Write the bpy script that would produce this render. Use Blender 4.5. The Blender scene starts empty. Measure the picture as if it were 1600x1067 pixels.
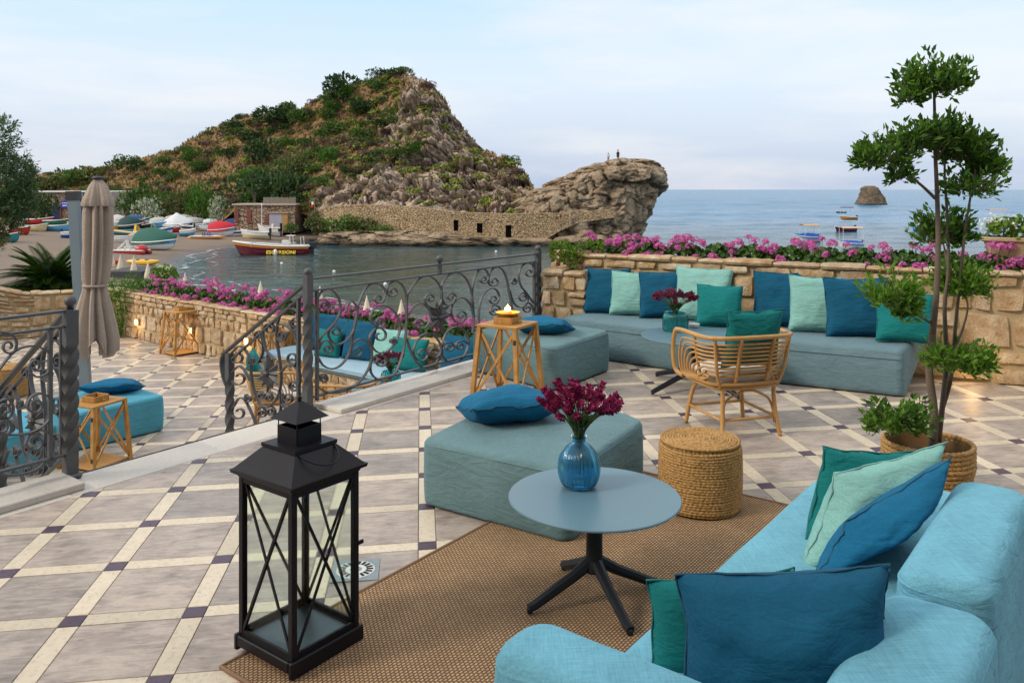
import bpy, math, random
import numpy as np
from mathutils import Vector, Matrix
R = math.radians
random.seed(7)
rng = np.random.default_rng(11)
SC = bpy.context.scene
COL = SC.collection

# ------------------------------------------------------------------ camera, sky, sun, exposure
F, HY, EY = 1283.76, 296.0, 1.8346          # focal length and horizon in photo pixels, eye height
cam_d = bpy.data.cameras.new('camera')
cam_d.sensor_width = 36.0
cam_d.lens = F / 1600.0 * 36.0
cam_d.shift_y = -(533.5 - HY) / 1600.0
cam_d.clip_start, cam_d.clip_end = 0.05, 30000
cam = bpy.data.objects.new('camera', cam_d)
cam.location = (0, 0, EY)
cam.rotation_euler = (R(90), 0, 0)
COL.objects.link(cam)
SC.camera = cam

SUN_AZ, SUN_EL = R(248), R(34)               # compass-like: direction the light comes from, measured from +Y clockwise
world = bpy.data.worlds.new('World')
SC.world = world
world.use_nodes = True
wn = world.node_tree
wn.nodes.clear()
def wnode(t): return wn.nodes.new(t)
w_out = wnode('ShaderNodeOutputWorld'); w_bg = wnode('ShaderNodeBackground')
sky = wnode('ShaderNodeTexSky'); sky.sky_type = 'NISHITA'; sky.sun_disc = False
sky.sun_elevation = SUN_EL; sky.sun_rotation = SUN_AZ
sky.air_density = 1.0; sky.dust_density = 2.0; sky.ozone_density = 1.6; sky.altitude = 0
w_tc = wnode('ShaderNodeTexCoord')
w_map = wnode('ShaderNodeMapping'); w_map.inputs['Scale'].default_value = (1.3, 1.3, 7.0); w_map.inputs['Location'].default_value = (0.35, 0.1, 0.15)
w_noise = wnode('ShaderNodeTexNoise'); w_noise.inputs['Scale'].default_value = 1.9; w_noise.inputs['Detail'].default_value = 7; w_noise.inputs['Roughness'].default_value = 0.55
w_ramp = wnode('ShaderNodeValToRGB')
w_ramp.color_ramp.elements[0].position = 0.43; w_ramp.color_ramp.elements[0].color = (0.0, 0.0, 0.0, 1)
w_ramp.color_ramp.elements[1].position = 0.70; w_ramp.color_ramp.elements[1].color = (0.7, 0.7, 0.7, 1)
def wmix(blend='MIX', fac=1.0):
    n = wnode('ShaderNodeMix'); n.data_type = 'RGBA'; n.blend_type = blend; n.inputs['Factor'].default_value = fac; return n
# hazy evening sky: bluish near the horizon, paler in the middle, blue again higher up, with thin pinkish cloud
w_sep = wnode('ShaderNodeSeparateXYZ'); w_elev = wnode('ShaderNodeValToRGB'); el = w_elev.color_ramp.elements
el[0].position = 0.0; el[0].color = (0.275, 0.335, 0.455, 1); el[1].position = 0.07; el[1].color = (0.365, 0.415, 0.505, 1)
for ps, cl in ((0.13, (0.415, 0.475, 0.555)), (0.22, (0.34, 0.46, 0.59)), (0.55, (0.55, 0.58, 0.61)), (1.0, (0.84, 0.82, 0.79))): q = el.new(ps); q.color = (*cl, 1)   # overcast: brighter towards the zenith
w_cloud = wmix(); w_cloud.inputs['B'].default_value = (0.54, 0.525, 0.53, 1)
w_mul = wmix('MULTIPLY'); w_mul.inputs['B'].default_value = (14.0, 13.9, 13.5, 1)
w_mix = wmix('MIX', 0.84)
for o_, i_ in ((w_tc.outputs['Generated'], w_map.inputs['Vector']), (w_tc.outputs['Generated'], w_sep.inputs['Vector']), (w_sep.outputs['Z'], w_elev.inputs['Fac']), (w_map.outputs['Vector'], w_noise.inputs['Vector']),
               (w_noise.outputs['Fac'], w_ramp.inputs['Fac']), (w_ramp.outputs['Color'], w_cloud.inputs['Factor']), (w_elev.outputs['Color'], w_cloud.inputs['A']), (w_cloud.outputs['Result'], w_mul.inputs['A']),
               (sky.outputs['Color'], w_mix.inputs['A']), (w_mul.outputs['Result'], w_mix.inputs['B']), (w_mix.outputs['Result'], w_bg.inputs['Color'])): wn.links.new(o_, i_)
w_bg.inputs['Strength'].default_value = 0.1
wn.links.new(w_bg.outputs['Background'], w_out.inputs['Surface'])

sun_d = bpy.data.lights.new('sun', 'SUN')
sun_d.energy = 1.5; sun_d.angle = R(14); sun_d.color = (1.0, 0.86, 0.68)
sun = bpy.data.objects.new('sun', sun_d); COL.objects.link(sun)
sd = Vector((math.sin(SUN_AZ) * math.cos(SUN_EL), math.cos(SUN_AZ) * math.cos(SUN_EL), math.sin(SUN_EL)))
sun.rotation_euler = sd.to_track_quat('Z', 'Y').to_euler()
sun.location = (0, 0, 60)

SC.view_settings.view_transform = 'Standard'; SC.view_settings.look = 'None'
SC.view_settings.exposure = 0.54; SC.view_settings.gamma = 1.0; SC.view_settings.use_curve_mapping = False
SC.render.engine = 'CYCLES'
SC.cycles.use_denoising = True
SC.cycles.max_bounces = 7; SC.cycles.diffuse_bounces = 3; SC.cycles.glossy_bounces = 3
SC.cycles.transmission_bounces = 6; SC.cycles.transparent_max_bounces = 10
SC.cycles.caustics_reflective = False; SC.cycles.caustics_refractive = False
SC.cycles.sample_clamp_indirect = 6

# ------------------------------------------------------------------ geometry helpers
FA, FB = 0.0177, 0.0115                      # fall of the terrace paving towards its drain
LOW = -0.85                                  # lower terrace
SEA = -6.67                                  # sea level
def fz(x, y): return FA * x + FB * y
def g(px, py, h=0.0):
    dx, dz = (px - 800) / F, -(py - HY) / F
    Y = (EY - h) / (FA * dx + FB - dz)
    return Vector((dx * Y, Y, EY + dz * Y))
def gz(px, py, z):
    Y = (EY - z) * F / (py - HY)
    return Vector(((px - 800) / F * Y, Y, z))
def at(px, py, Y): return Vector(((px - 800) / F * Y, Y, EY - (py - HY) / F * Y))
E_U = Vector((math.cos(R(51.4)), math.sin(R(51.4)), 0))   # terrace edge runs this way
E_N = Vector((-E_U.y, E_U.x, 0))                          # and down the stairs this way

class MB:
    def __init__(s): s.v = []; s.f = []; s.m = []
    def add(s, vs, fs, m=0):
        o = len(s.v); s.v.extend([tuple(p) for p in vs]); s.f.extend([tuple(i + o for i in f) for f in fs]); s.m.extend([m] * len(fs)); return s
    def box(s, a, b, m=0, mat=None):
        x0, y0, z0 = a; x1, y1, z1 = b
        vs = [Vector(p) for p in ((x0,y0,z0),(x1,y0,z0),(x1,y1,z0),(x0,y1,z0),(x0,y0,z1),(x1,y0,z1),(x1,y1,z1),(x0,y1,z1))]
        if mat: vs = [mat @ p for p in vs]
        return s.add(vs, [(3,2,1,0),(4,5,6,7),(0,1,5,4),(1,2,6,5),(2,3,7,6),(3,0,4,7)], m)
    def bbox(s, a, b, c=0.01, mat=None, m=0):
        """box with chamfered edges"""
        x0, y0, z0 = a; x1, y1, z1 = b
        X, Y, Z = (x0, x1), (y0, y1), (z0, z1)
        vs = []; idx = {}
        for i in (0, 1):
            for j in (0, 1):
                for k in (0, 1):
                    sx, sy, sz = (1, -1)[i] * c, (1, -1)[j] * c, (1, -1)[k] * c
                    for ax, p in (('x', (X[i], Y[j] + sy, Z[k] + sz)), ('y', (X[i] + sx, Y[j], Z[k] + sz)), ('z', (X[i] + sx, Y[j] + sy, Z[k]))):
                        idx[(i, j, k, ax)] = len(vs); vs.append(Vector(p))
        fs = []
        q = lambda *ks: fs.append(tuple(idx[k] for k in ks))
        for i in (0, 1): q((i,0,0,'x'), (i,1,0,'x'), (i,1,1,'x'), (i,0,1,'x'))
        for j in (0, 1): q((0,j,0,'y'), (1,j,0,'y'), (1,j,1,'y'), (0,j,1,'y'))
        for k in (0, 1): q((0,0,k,'z'), (1,0,k,'z'), (1,1,k,'z'), (0,1,k,'z'))
        for a_ in (0, 1):
            for b_ in (0, 1):
                q((0,a_,b_,'y'), (1,a_,b_,'y'), (1,a_,b_,'z'), (0,a_,b_,'z'))
                q((a_,0,b_,'x'), (a_,1,b_,'x'), (a_,1,b_,'z'), (a_,0,b_,'z'))
                q((a_,b_,0,'x'), (a_,b_,1,'x'), (a_,b_,1,'y'), (a_,b_,0,'y'))
        for i in (0, 1):
            for j in (0, 1):
                for k in (0, 1): q((i,j,k,'x'), (i,j,k,'y'), (i,j,k,'z'))
        if mat: vs = [mat @ p for p in vs]
        return s.add(vs, fs, m)
    def tube(s, pts, r, n=8, cap=True, closed=False, m=0):
        pts = [Vector(p) for p in pts]; k = len(pts)
        rr = r if callable(r) else (lambda t: r)
        vs = []; up = None
        for i, p in enumerate(pts):
            a = pts[(i - 1) % k] if (closed or i > 0) else p
            b = pts[(i + 1) % k] if (closed or i < k - 1) else p
            t = (b - a)
            t = t.normalized() if t.length > 1e-9 else Vector((0, 0, 1))
            if up is None:
                up = Vector((0, 0, 1)) if abs(t.z) < 0.9 else Vector((1, 0, 0))
            x = (up - t * up.dot(t))
            x = x.normalized() if x.length > 1e-6 else t.orthogonal().normalized()
            up = x; y = t.cross(x); q = rr(i / max(1, k - 1))
            for j in range(n):
                w = 2 * math.pi * j / n
                vs.append(p + x * (math.cos(w) * q) + y * (math.sin(w) * q))
        fs = []
        for i in range(k if closed else k - 1):
            i2 = (i + 1) % k
            for j in range(n): fs.append((i*n + j, i*n + (j+1) % n, i2*n + (j+1) % n, i2*n + j))
        if cap and not closed:
            fs.append(tuple(range(n - 1, -1, -1))); fs.append(tuple((k-1)*n + j for j in range(n)))
        return s.add(vs, fs, m)
    def bar(s, pts, side, w, t, m=0):
        """flat bar swept along pts; 'side' is the constant direction of its width w, t its thickness"""
        pts = [Vector(p) for p in pts]; side = Vector(side).normalized(); k = len(pts); vs = []
        for i, p in enumerate(pts):
            tn = (pts[min(k - 1, i + 1)] - pts[max(0, i - 1)]).normalized()
            nn = side.cross(tn).normalized()
            tt = t(i / (k - 1)) if callable(t) else t
            for a, b in ((-1, -1), (1, -1), (1, 1), (-1, 1)): vs.append(p + side * (a * w / 2) + nn * (b * tt / 2))
        fs = []
        for i in range(k - 1):
            for j in range(4): fs.append((i*4 + j, i*4 + (j+1) % 4, i*4 + 4 + (j+1) % 4, i*4 + 4 + j))
        fs += [(3, 2, 1, 0), tuple((k-1)*4 + j for j in range(4))]
        return s.add(vs, fs, m)
    def lathe(s, prof, n=24, c=(0, 0, 0), m=0, wob=None):
        vs = []; k = len(prof)
        for i, (r, z) in enumerate(prof):
            for j in range(n):
                a = 2 * math.pi * j / n
                q = r * (wob(a, i / (k - 1)) if wob else 1)
                vs.append((c[0] + math.cos(a) * q, c[1] + math.sin(a) * q, c[2] + z))
        fs = []
        for i in range(k - 1):
            for j in range(n): fs.append((i*n + j, i*n + (j+1) % n, (i+1)*n + (j+1) % n, (i+1)*n + j))
        if prof[0][0] > 1e-4: fs.append(tuple(range(n - 1, -1, -1)))
        if prof[-1][0] > 1e-4: fs.append(tuple((k-1)*n + j for j in range(n)))
        return s.add(vs, fs, m)
    def prism(s, poly, z0, z1, m=0):
        n = len(poly); vs = [(p[0], p[1], z0(p) if callable(z0) else z0) for p in poly] + [(p[0], p[1], z1(p) if callable(z1) else z1) for p in poly]
        fs = [tuple(range(n - 1, -1, -1)), tuple(range(n, 2*n))] + [(i, (i+1) % n, n + (i+1) % n, n + i) for i in range(n)]
        return s.add(vs, fs, m)
    def quad(s, a, b, c, d, m=0): return s.add([a, b, c, d], [(0, 1, 2, 3)], m)
    def build(s, name, mat, parent=None, smooth=False, world=True, kind=None, weld=False):
        me = bpy.data.meshes.new(name)
        vs = s.v
        if parent is not None and world:
            L = parent_origin(parent); vs = [(p[0] - L[0], p[1] - L[1], p[2] - L[2]) for p in vs]
        me.from_pydata(vs, [], s.f)
        for mm in (mat if isinstance(mat, (list, tuple)) else [mat]): me.materials.append(mm)
        if isinstance(mat, (list, tuple)): me.polygons.foreach_set('material_index', s.m)
        if smooth:
            me.polygons.foreach_set('use_smooth', [True] * len(me.polygons))
            if smooth is not True: me.set_sharp_from_angle(angle=R(smooth))
        me.update()
        return link(name, me, parent, kind)
def parent_origin(p):
    L = Vector((0, 0, 0))
    while p is not None: L += p.location; p = p.parent
    return L
def link(name, me, parent=None, kind=None):
    o = bpy.data.objects.new(name, me); COL.objects.link(o)
    if parent is not None: o.parent = parent
    if kind: o['kind'] = kind
    return o
def thing(name, label, cat, loc=(0, 0, 0), rz=0.0, group=None):
    o = bpy.data.objects.new(name, None); o.empty_display_size = 0.1; COL.objects.link(o)
    o.location = loc; o.rotation_euler = (0, 0, rz)
    return tag(o, label, cat, group)
def tag(o, label, cat, group=None):
    o['label'] = label; o['category'] = cat
    if group: o['group'] = group
    return o
def struct(o): o['kind'] = 'structure'; return o
def copy_tree(o, parent=None):
    kids = list(o.children)
    c = o.copy(); COL.objects.link(c); c.parent = parent
    for k in kids: copy_tree(k, c)
    return c
ORD = ['first', 'second', 'third', 'fourth', 'fifth', 'sixth', 'seventh', 'eighth', 'ninth', 'tenth', 'eleventh', 'twelfth', 'thirteenth',
       'fourteenth', 'fifteenth', 'sixteenth', 'seventeenth', 'eighteenth', 'nineteenth', 'twentieth', 'twenty-first', 'twenty-second', 'twenty-third', 'twenty-fourth', 'twenty-fifth', 'twenty-sixth', 'twenty-seventh', 'twenty-eighth', 'twenty-ninth', 'thirtieth']
def catmull(P, n=8, closed=False):
    P = [Vector(p) for p in P]; out = []; k = len(P)
    for i in range(k if closed else k - 1):
        if closed: p0, p1, p2, p3 = P[i-1], P[i], P[(i+1) % k], P[(i+2) % k]
        else: p0, p1, p2, p3 = P[max(0, i-1)], P[i], P[i+1], P[min(k-1, i+2)]
        for j in range(n):
            t = j / n
            out.append(0.5 * ((2*p1) + (p2 - p0)*t + (2*p0 - 5*p1 + 4*p2 - p3)*t*t + (3*p1 - p0 - 3*p2 + p3)*t**3))
    if not closed: out.append(P[-1])
    return out
# vectorised value noise
_perm = rng.permutation(4096).astype(np.int64); _vals = rng.random(4096) * 2 - 1
def vnoise(p):
    p = np.asarray(p, float); i = np.floor(p).astype(np.int64); f = p - i; f = f*f*f*(f*(f*6 - 15) + 10)
    def h(a, b, c): return _vals[_perm[(_perm[(_perm[a & 4095] + b) & 4095] + c) & 4095]]
    x, y, z = i[..., 0], i[..., 1], i[..., 2]; fx, fy, fz_ = f[..., 0], f[..., 1], f[..., 2]
    l = lambda a, b, t: a + (b - a) * t
    return l(l(l(h(x,y,z), h(x+1,y,z), fx), l(h(x,y+1,z), h(x+1,y+1,z), fx), fy), l(l(h(x,y,z+1), h(x+1,y,z+1), fx), l(h(x,y+1,z+1), h(x+1,y+1,z+1), fx), fy), fz_)
def fbm(p, o=4, lac=2.03, gain=0.5, ridged=False):
    p = np.asarray(p, float); a = 1.0; t = 0; s = 0
    for k in range(o):
        n = vnoise(p + k * 17.3); n = (1 - 2*np.abs(n)) if ridged else n
        t = t + a * n; s += a; a *= gain; p = p * lac
    return t / s

# ------------------------------------------------------------------ materials
MATS = {}
class NT:
    def __init__(s, name):
        m = bpy.data.materials.new(name); m.use_nodes = True; s.mat = m; s.nt = m.node_tree
        s.b = s.nt.nodes['Principled BSDF']; s.out = s.nt.nodes['Material Output']; s.tc = None
    def n(s, t, props=None, **ins):
        nd = s.nt.nodes.new('ShaderNode' + t)
        for k, v in (props or {}).items(): setattr(nd, k, v)
        for k, v in ins.items():
            k = k.replace('_', ' '); s.set(nd.inputs[k], v)
        return nd
    def set(s, sock, v):
        if hasattr(v, 'is_output') or isinstance(v, bpy.types.NodeSocket): s.nt.links.new(v, sock)
        elif isinstance(v, (tuple, list)) and sock.type == 'RGBA' and len(v) == 3: sock.default_value = (*v, 1)
        else: sock.default_value = v
    def p(s, **k):
        for a, v in k.items(): s.set(s.b.inputs[a.replace('_', ' ')], v)
    def co(s, which='Object', scale=(1, 1, 1), rot=(0, 0, 0)):
        if s.tc is None: s.tc = s.n('TexCoord')
        if which == 'World':
            src = s.n('NewGeometry').outputs['Position']
        else: src = s.tc.outputs[which]
        return s.n('Mapping', Vector=src, Scale=scale, Rotation=rot).outputs['Vector']
    def noise(s, vec, scale, detail=4, rough=0.55, dist=0.0):
        return s.n('TexNoise', Vector=vec, Scale=scale, Detail=detail, Roughness=rough, Distortion=dist).outputs['Fac']
    def ramp(s, fac, stops):
        r = s.n('ValToRGB', Fac=fac); cr = r.color_ramp
        while len(cr.elements) > 1: cr.elements.remove(cr.elements[-1])
        for i, (pos, c) in enumerate(stops):
            e = cr.elements[0] if i == 0 else cr.elements.new(pos)
            e.position = pos; e.color = (*c, 1) if len(c) == 3 else c
        return r.outputs['Color']
    def mix(s, fac, a, b, mode='MIX'):
        nd = s.n('Mix', {'data_type': 'RGBA', 'blend_type': mode}); s.set(nd.inputs['Factor'], fac)
        s.set(nd.inputs['A'], a); s.set(nd.inputs['B'], b); return nd.outputs['Result']
    def math(s, op, a, b=0.0, c=0.0):
        nd = s.n('Math', {'operation': op}); s.set(nd.inputs[0], a); s.set(nd.inputs[1], b); s.set(nd.inputs[2], c); return nd.outputs[0]
    def rand(s): return s.n('ObjectInfo').outputs['Random']
    def bump(s, h, strength=0.3, dist=0.01, normal=None):
        nd = s.n('Bump', Height=h, Strength=strength, Distance=dist)
        if normal is not None: s.set(nd.inputs['Normal'], normal)
        s.set(s.b.inputs['Normal'], nd.outputs['Normal']); return nd.outputs['Normal']
    def hsv(s, col, h=0.5, sat=1.0, v=1.0):
        return s.n('HueSaturation', Color=col, Hue=h, Saturation=sat, Value=v).outputs['Color']
def plain(name, col, rough=0.6, var=0.12, metallic=0.0, scale=6.0, bump=0.0, spec=0.5, coat=0.0):
    """painted, cast or moulded surface: colour with slight mottling and uneven gloss"""
    if name in MATS: return MATS[name]
    k = NT(name); v = k.co('Object'); n = k.noise(v, scale, 5)
    c = k.mix(n, tuple(x * (1 - var) for x in col), tuple(min(1, x * (1 + var)) for x in col))
    k.p(Base_Color=c, Metallic=metallic, Roughness=k.math('MULTIPLY_ADD', n, 0.2, rough - 0.1), Specular_IOR_Level=spec, Coat_Weight=coat)
    if bump: k.bump(k.noise(v, scale * 8, 3), bump, 0.004)
    MATS[name] = k.mat; return k.mat
def worley(p):
    """F1, F2 and a random value of the nearest cell"""
    p = np.asarray(p, float).reshape(-1, 3); b = np.floor(p).astype(np.int64); f1 = np.full(len(p), 9.0); f2 = f1.copy(); cid = np.zeros(len(p))
    for dx in (-1, 0, 1):
        for dy in (-1, 0, 1):
            for dz in (-1, 0, 1):
                c = b + np.array([dx, dy, dz]); h = _perm[(_perm[(_perm[c[:, 0] & 4095] + c[:, 1]) & 4095] + c[:, 2]) & 4095]
                q = c + 0.5 + 0.48*np.stack([_vals[h], _vals[(h + 911) & 4095], _vals[(h + 2333) & 4095]], -1); d = np.sqrt(((p - q)**2).sum(-1)); n = d < f1
                f2 = np.where(n, f1, np.minimum(f2, d)); cid = np.where(n, _vals[(h + 77) & 4095], cid); f1 = np.where(n, d, f1)
    return f1, f2, cid
def fractured(P, sc, seed=0.0):
    """blocky broken rock: blocks stand out by different amounts, cracks cut in between"""
    s = P.shape[:-1]; w = P + np.stack([fbm(P*sc[0]*1.7 + 3 + seed, 3), fbm(P*sc[0]*1.7 + 13, 3), fbm(P*sc[0]*1.7 + 23, 3)], -1)*0.5/sc[0]
    f1, f2, c = worley(w*np.asarray(sc) + seed); e = np.clip((f2 - f1)/0.16, 0, 1); return (c*0.8 + (e - 1)*0.75 - f1*0.35).reshape(s)
def fabric(name, col, wrinkle=0.35, sheen=0.25, weave=700, mott=0.16):
    if name in MATS: return MATS[name]
    k = NT(name); v = k.co('Object')
    big = k.noise(v, 3.5, 4); fine = k.noise(k.co('Object', (1, 1, 6)), 60, 3, 0.7)
    slub = k.noise(k.co('Object', (90, 6, 90)), 2.0, 3, 0.6); slub2 = k.noise(k.co('Object', (6, 90, 90)), 2.0, 3, 0.6)
    f = k.ramp(k.math('ADD', k.math('MULTIPLY', big, 0.4), k.math('MULTIPLY', k.math('ADD', slub, slub2), 0.3)), [(0.34, (0,)*3), (0.66, (1,)*3)])
    c = k.mix(f, tuple(x * (1 - mott * 1.6) for x in col), tuple(min(1, x * (1 + mott)) for x in col))
    k.p(Base_Color=c, Roughness=0.88, Specular_IOR_Level=0.2, Sheen_Weight=sheen, Sheen_Roughness=0.45, Sheen_Tint=tuple(min(1, x * 1.5 + .1) for x in col))
    wv = k.math('ADD', k.n('TexWave', {'wave_type': 'BANDS', 'bands_direction': 'X'}, Vector=v, Scale=weave / 6.28).outputs['Fac'],
                k.n('TexWave', {'wave_type': 'BANDS', 'bands_direction': 'Y'}, Vector=v, Scale=weave / 6.28).outputs['Fac'])
    wr = k.noise(k.co('Object', (1.0, 1.0, 2.6)), 7, 3, 0.55, 0.8)
    n1 = k.bump(k.math('ADD', k.math('MULTIPLY', slub, 0.5), k.math('MULTIPLY', slub2, 0.5)), 0.25, 0.003)
    k.bump(wr, wrinkle, 0.035, n1)
    MATS[name] = k.mat; return k.mat
# ------------------------------------------------------------------ paving materials
def mat_travertine():
    k = NT('travertine'); r = k.rand()
    off = k.n('CombineXYZ', X=k.math('MULTIPLY', r, 37.0), Y=k.math('MULTIPLY', r, 91.0), Z=k.math('MULTIPLY', r, 13.0)).outputs[0]
    def vec(sc, rot=(0, 0, 0)):
        a = k.n('VectorMath', {'operation': 'ADD'}); k.set(a.inputs[0], k.co('Object', (1, 1, 1))); k.set(a.inputs[1], off)
        return k.n('Mapping', Vector=a.outputs[0], Scale=sc, Rotation=rot).outputs['Vector']
    veins = k.noise(vec((7.0, 30, 3), (0, 0, 0.6)), 1.0, 9, 0.70, 0.9)
    cloud = k.noise(vec((1, 1, 1)), 5.5, 5, 0.6)
    pits = k.noise(vec((16, 60, 14), (0, 0, 0.6)), 1.6, 5, 0.75)
    f = k.math('ADD', k.math('MULTIPLY', veins, 0.6), k.math('MULTIPLY', cloud, 0.4))
    c = k.ramp(f, [(0.30, (0.12, 0.095, 0.082)), (0.41, (0.255, 0.218, 0.198)), (0.50, (0.345, 0.298, 0.27)), (0.60, (0.455, 0.395, 0.35)), (0.74, (0.43, 0.335, 0.26))])
    c = k.hsv(c, 0.5, k.math('MULTIPLY_ADD', r, 0.4, 0.85), k.math('MULTIPLY_ADD', r, 0.36, 0.84))
    hole = k.ramp(pits, [(0.31, (0, 0, 0)), (0.37, (1, 1, 1))])
    c = k.mix(1.0, c, k.mix(hole, (0.5, 0.45, 0.42), (1, 1, 1)), 'MULTIPLY')
    k.p(Base_Color=c, Roughness=k.math('MULTIPLY_ADD', cloud, 0.3, 0.30), Specular_IOR_Level=0.45)
    k.bump(k.math('ADD', k.math('MULTIPLY', hole, 0.7), k.math('MULTIPLY', veins, 0.3)), 0.25, 0.004)
    return k.mat
def mat_marble(name, lo, hi, rough=0.45, pit=0.2, sp=0.82):
    k = NT(name); r = k.rand(); v = k.co('World')
    n1 = k.noise(v, 9, 6, 0.62, 0.4); n2 = k.noise(v, 45, 4, 0.7)
    c = k.mix(n1, lo, hi); c = k.mix(k.ramp(n2, [(0.32, (0.0,)*3), (0.5, (1,)*3)]), tuple(x * sp for x in lo), c)
    c = k.hsv(c, 0.5, 1.0, k.math('MULTIPLY_ADD', r, 0.26, 0.87))
    k.p(Base_Color=c, Roughness=k.math('MULTIPLY_ADD', n1, 0.25, rough - 0.1), Specular_IOR_Level=0.4)
    k.bump(n2, pit, 0.003); return k.mat
M_TRAV = mat_travertine()
M_BAND = mat_marble('cream_limestone', (0.53, 0.455, 0.345), (0.69, 0.615, 0.50), 0.45, 0.12, 0.90)
M_INSET = mat_marble('purple_porphyry', (0.060, 0.036, 0.066), (0.11, 0.075, 0.115), 0.4)
M_COPE = mat_marble('pale_marble', (0.50, 0.47, 0.43), (0.60, 0.57, 0.53), 0.45, 0.08, 0.95)
M_GROUT = plain('grout', (0.27, 0.235, 0.20), 0.9, 0.25, scale=30)
M_DARKJOINT = plain('dark_metal_strip', (0.02, 0.02, 0.024), 0.45, 0.1)

P_R = Vector((-1.643, 6.614, 0)); P_L = Vector((-2.785, 5.181, 0))      # newel posts either side of the stairs
P_E = Vector((0.285, 9.03, 0))                                           # railing end post beside the stone pillar
def edge_side(p): return (Vector((p[0], p[1], 0)) - P_R).dot(E_N)
def clip_poly(poly, inside, t=0.0):
    out = []
    for i in range(len(poly)):
        a, b = poly[i], poly[(i + 1) % len(poly)]; da, db = inside(a) - t, inside(b) - t
        if da <= 0: out.append(a)
        if (da < 0) != (db < 0) and da != db:
            s = da / (da - db); out.append((a[0] + (b[0]-a[0])*s, a[1] + (b[1]-a[1])*s))
    return out
# face of the curved wall behind the sofa (plan)
WALL_PTS = [(0.30, 9.36), (0.78, 9.06), (1.55, 8.58), (2.3, 8.13), (3.0, 7.70), (3.66, 7.34), (4.37, 7.01), (5.2, 6.70), (6.4, 6.35)]
def wall_y(x):
    for (x0, y0), (x1, y1) in zip(WALL_PTS, WALL_PTS[1:]):
        if x <= x1: return y0 + (y1 - y0) * (x - x0) / (x1 - x0)
    return WALL_PTS[-1][1]

def paving(floor, ox, oy, th, zf, tilt, keep, clipline, irange, jrange, nmax=300, sinset=0.09):
    per = 0.5; hb = sinset / 2; c, s = math.cos(th), math.sin(th); j = 0.0022; ch = 0.0016
    def w(i, k): return (ox + per * (i * c - k * s), oy + per * (i * s + k * c))
    ex = Vector((c, s, FA*c + FB*s if tilt else 0)).normalized(); ey = Vector((-s, c, -FA*s + FB*c if tilt else 0)).normalized(); ez = ex.cross(ey)
    def frustum(poly):
        n = len(poly); cx = sum(p[0] for p in poly) / n; cy = sum(p[1] for p in poly) / n
        mb = MB(); vs = [(p[0], p[1], -0.012) for p in poly] + [(p[0], p[1], -ch) for p in poly]
        for p in poly:
            d = Vector((p[0]-cx, p[1]-cy)); d = d * (1 - ch*1.4 / max(d.length, 1e-4)); vs.append((cx + d.x, cy + d.y, 0))
        fs = [tuple(range(2*n, 3*n))]
        for a in (0, n):
            fs += [(a+i, a+(i+1) % n, a+n+(i+1) % n, a+n+i) for i in range(n)]
        mb.add(vs, fs); return mb
    shared = {}
    out = {'slab': [], 'band': [], 'inset': []}
    for i in range(*irange):
        for k in range(*jrange):
            for kind, di, dk, hx, hy in (('slab', .5, .5, .25 - hb, .25 - hb), ('band', .5, 0, .25 - hb, hb), ('band', 0, .5, hb, .25 - hb), ('inset', 0, 0, hb, hb)):
                ctr = w(i + di, k + dk)
                if not keep(ctr[0], ctr[1]): continue
                hx2, hy2 = hx - j, hy - j
                loc = [(-hx2, -hy2), (hx2, -hy2), (hx2, hy2), (-hx2, hy2)]
                wp = [(ctr[0] + a*c - b*s, ctr[1] + a*s + b*c) for a, b in loc]
                d = [clipline(p) for p in wp]
                if min(d) > -0.004: continue
                if max(d) > 0:
                    wp = clip_poly(wp, clipline); loc = [((p[0]-ctr[0])*c + (p[1]-ctr[1])*s, -(p[0]-ctr[0])*s + (p[1]-ctr[1])*c) for p in wp]
                    if len(loc) < 3: continue
                    key = None
                else: key = (kind, di)
                out[kind].append((ctr[1], ctr, loc, key))
    mats = {'slab': M_TRAV, 'band': M_BAND, 'inset': M_INSET}
    for kind, lst in out.items():
        lst.sort(key=lambda t: math.hypot(*t[1])); rest = MB()
        lst2 = sorted(lst, key=lambda t: (0 if t[1][1] > 1.2 and abs(t[1][0]/t[1][1]) < 0.75 else 1, t[1][1]))
        for n, (_, ctr, loc, key) in enumerate(lst2):
            z = zf(*ctr) + (0.0006 * math.sin(ctr[0]*91 + ctr[1]*57))
            m4 = Matrix(((ex.x, ey.x, ez.x, ctr[0]), (ex.y, ey.y, ez.y, ctr[1]), (ex.z, ey.z, ez.z, z), (0, 0, 0, 1)))
            if n < nmax:
                if key is not None and key in shared: me = shared[key]; o = link(kind, me, floor)
                else:
                    o = frustum(loc).build(kind, mats[kind], floor, world=False)
                    if key is not None: shared[key] = o.data
                o.matrix_local = m4
            else:
                fm = frustum(loc); rest.add([m4 @ Vector(p) for p in fm.v], fm.f)
        if rest.v: rest.build('distant_' + kind, mats[kind], floor, world=False, kind='stuff')

# ---- upper terrace
def keep_up(x, y):
    if y < 1.2 or y > 9.6 or x > 5.6: return False
    if x > 0.3 and y > wall_y(x) + 0.35: return False
    return abs(x / y) < 0.80
mb = MB()
body = [tuple((P_R + E_U * -8 - E_N * -0.04)[:2]), tuple((P_R + E_U * 3.2 - E_N * -0.04)[:2]), (0.9, 9.5), (2.4, 8.5), (3.8, 7.8), (7.0, 6.7), (9.0, -3), (-8.0, -3)]
mb.prism(body, lambda p: LOW - 0.3, lambda p: fz(*p) - 0.0065)
floor_up = struct(mb.build('terrace_floor', M_GROUT))
paving(floor_up, -1.9179, 3.9802, 0.111, fz, True, keep_up, lambda p: edge_side(p) + 0.325, (-6, 16), (-8, 14))
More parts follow.
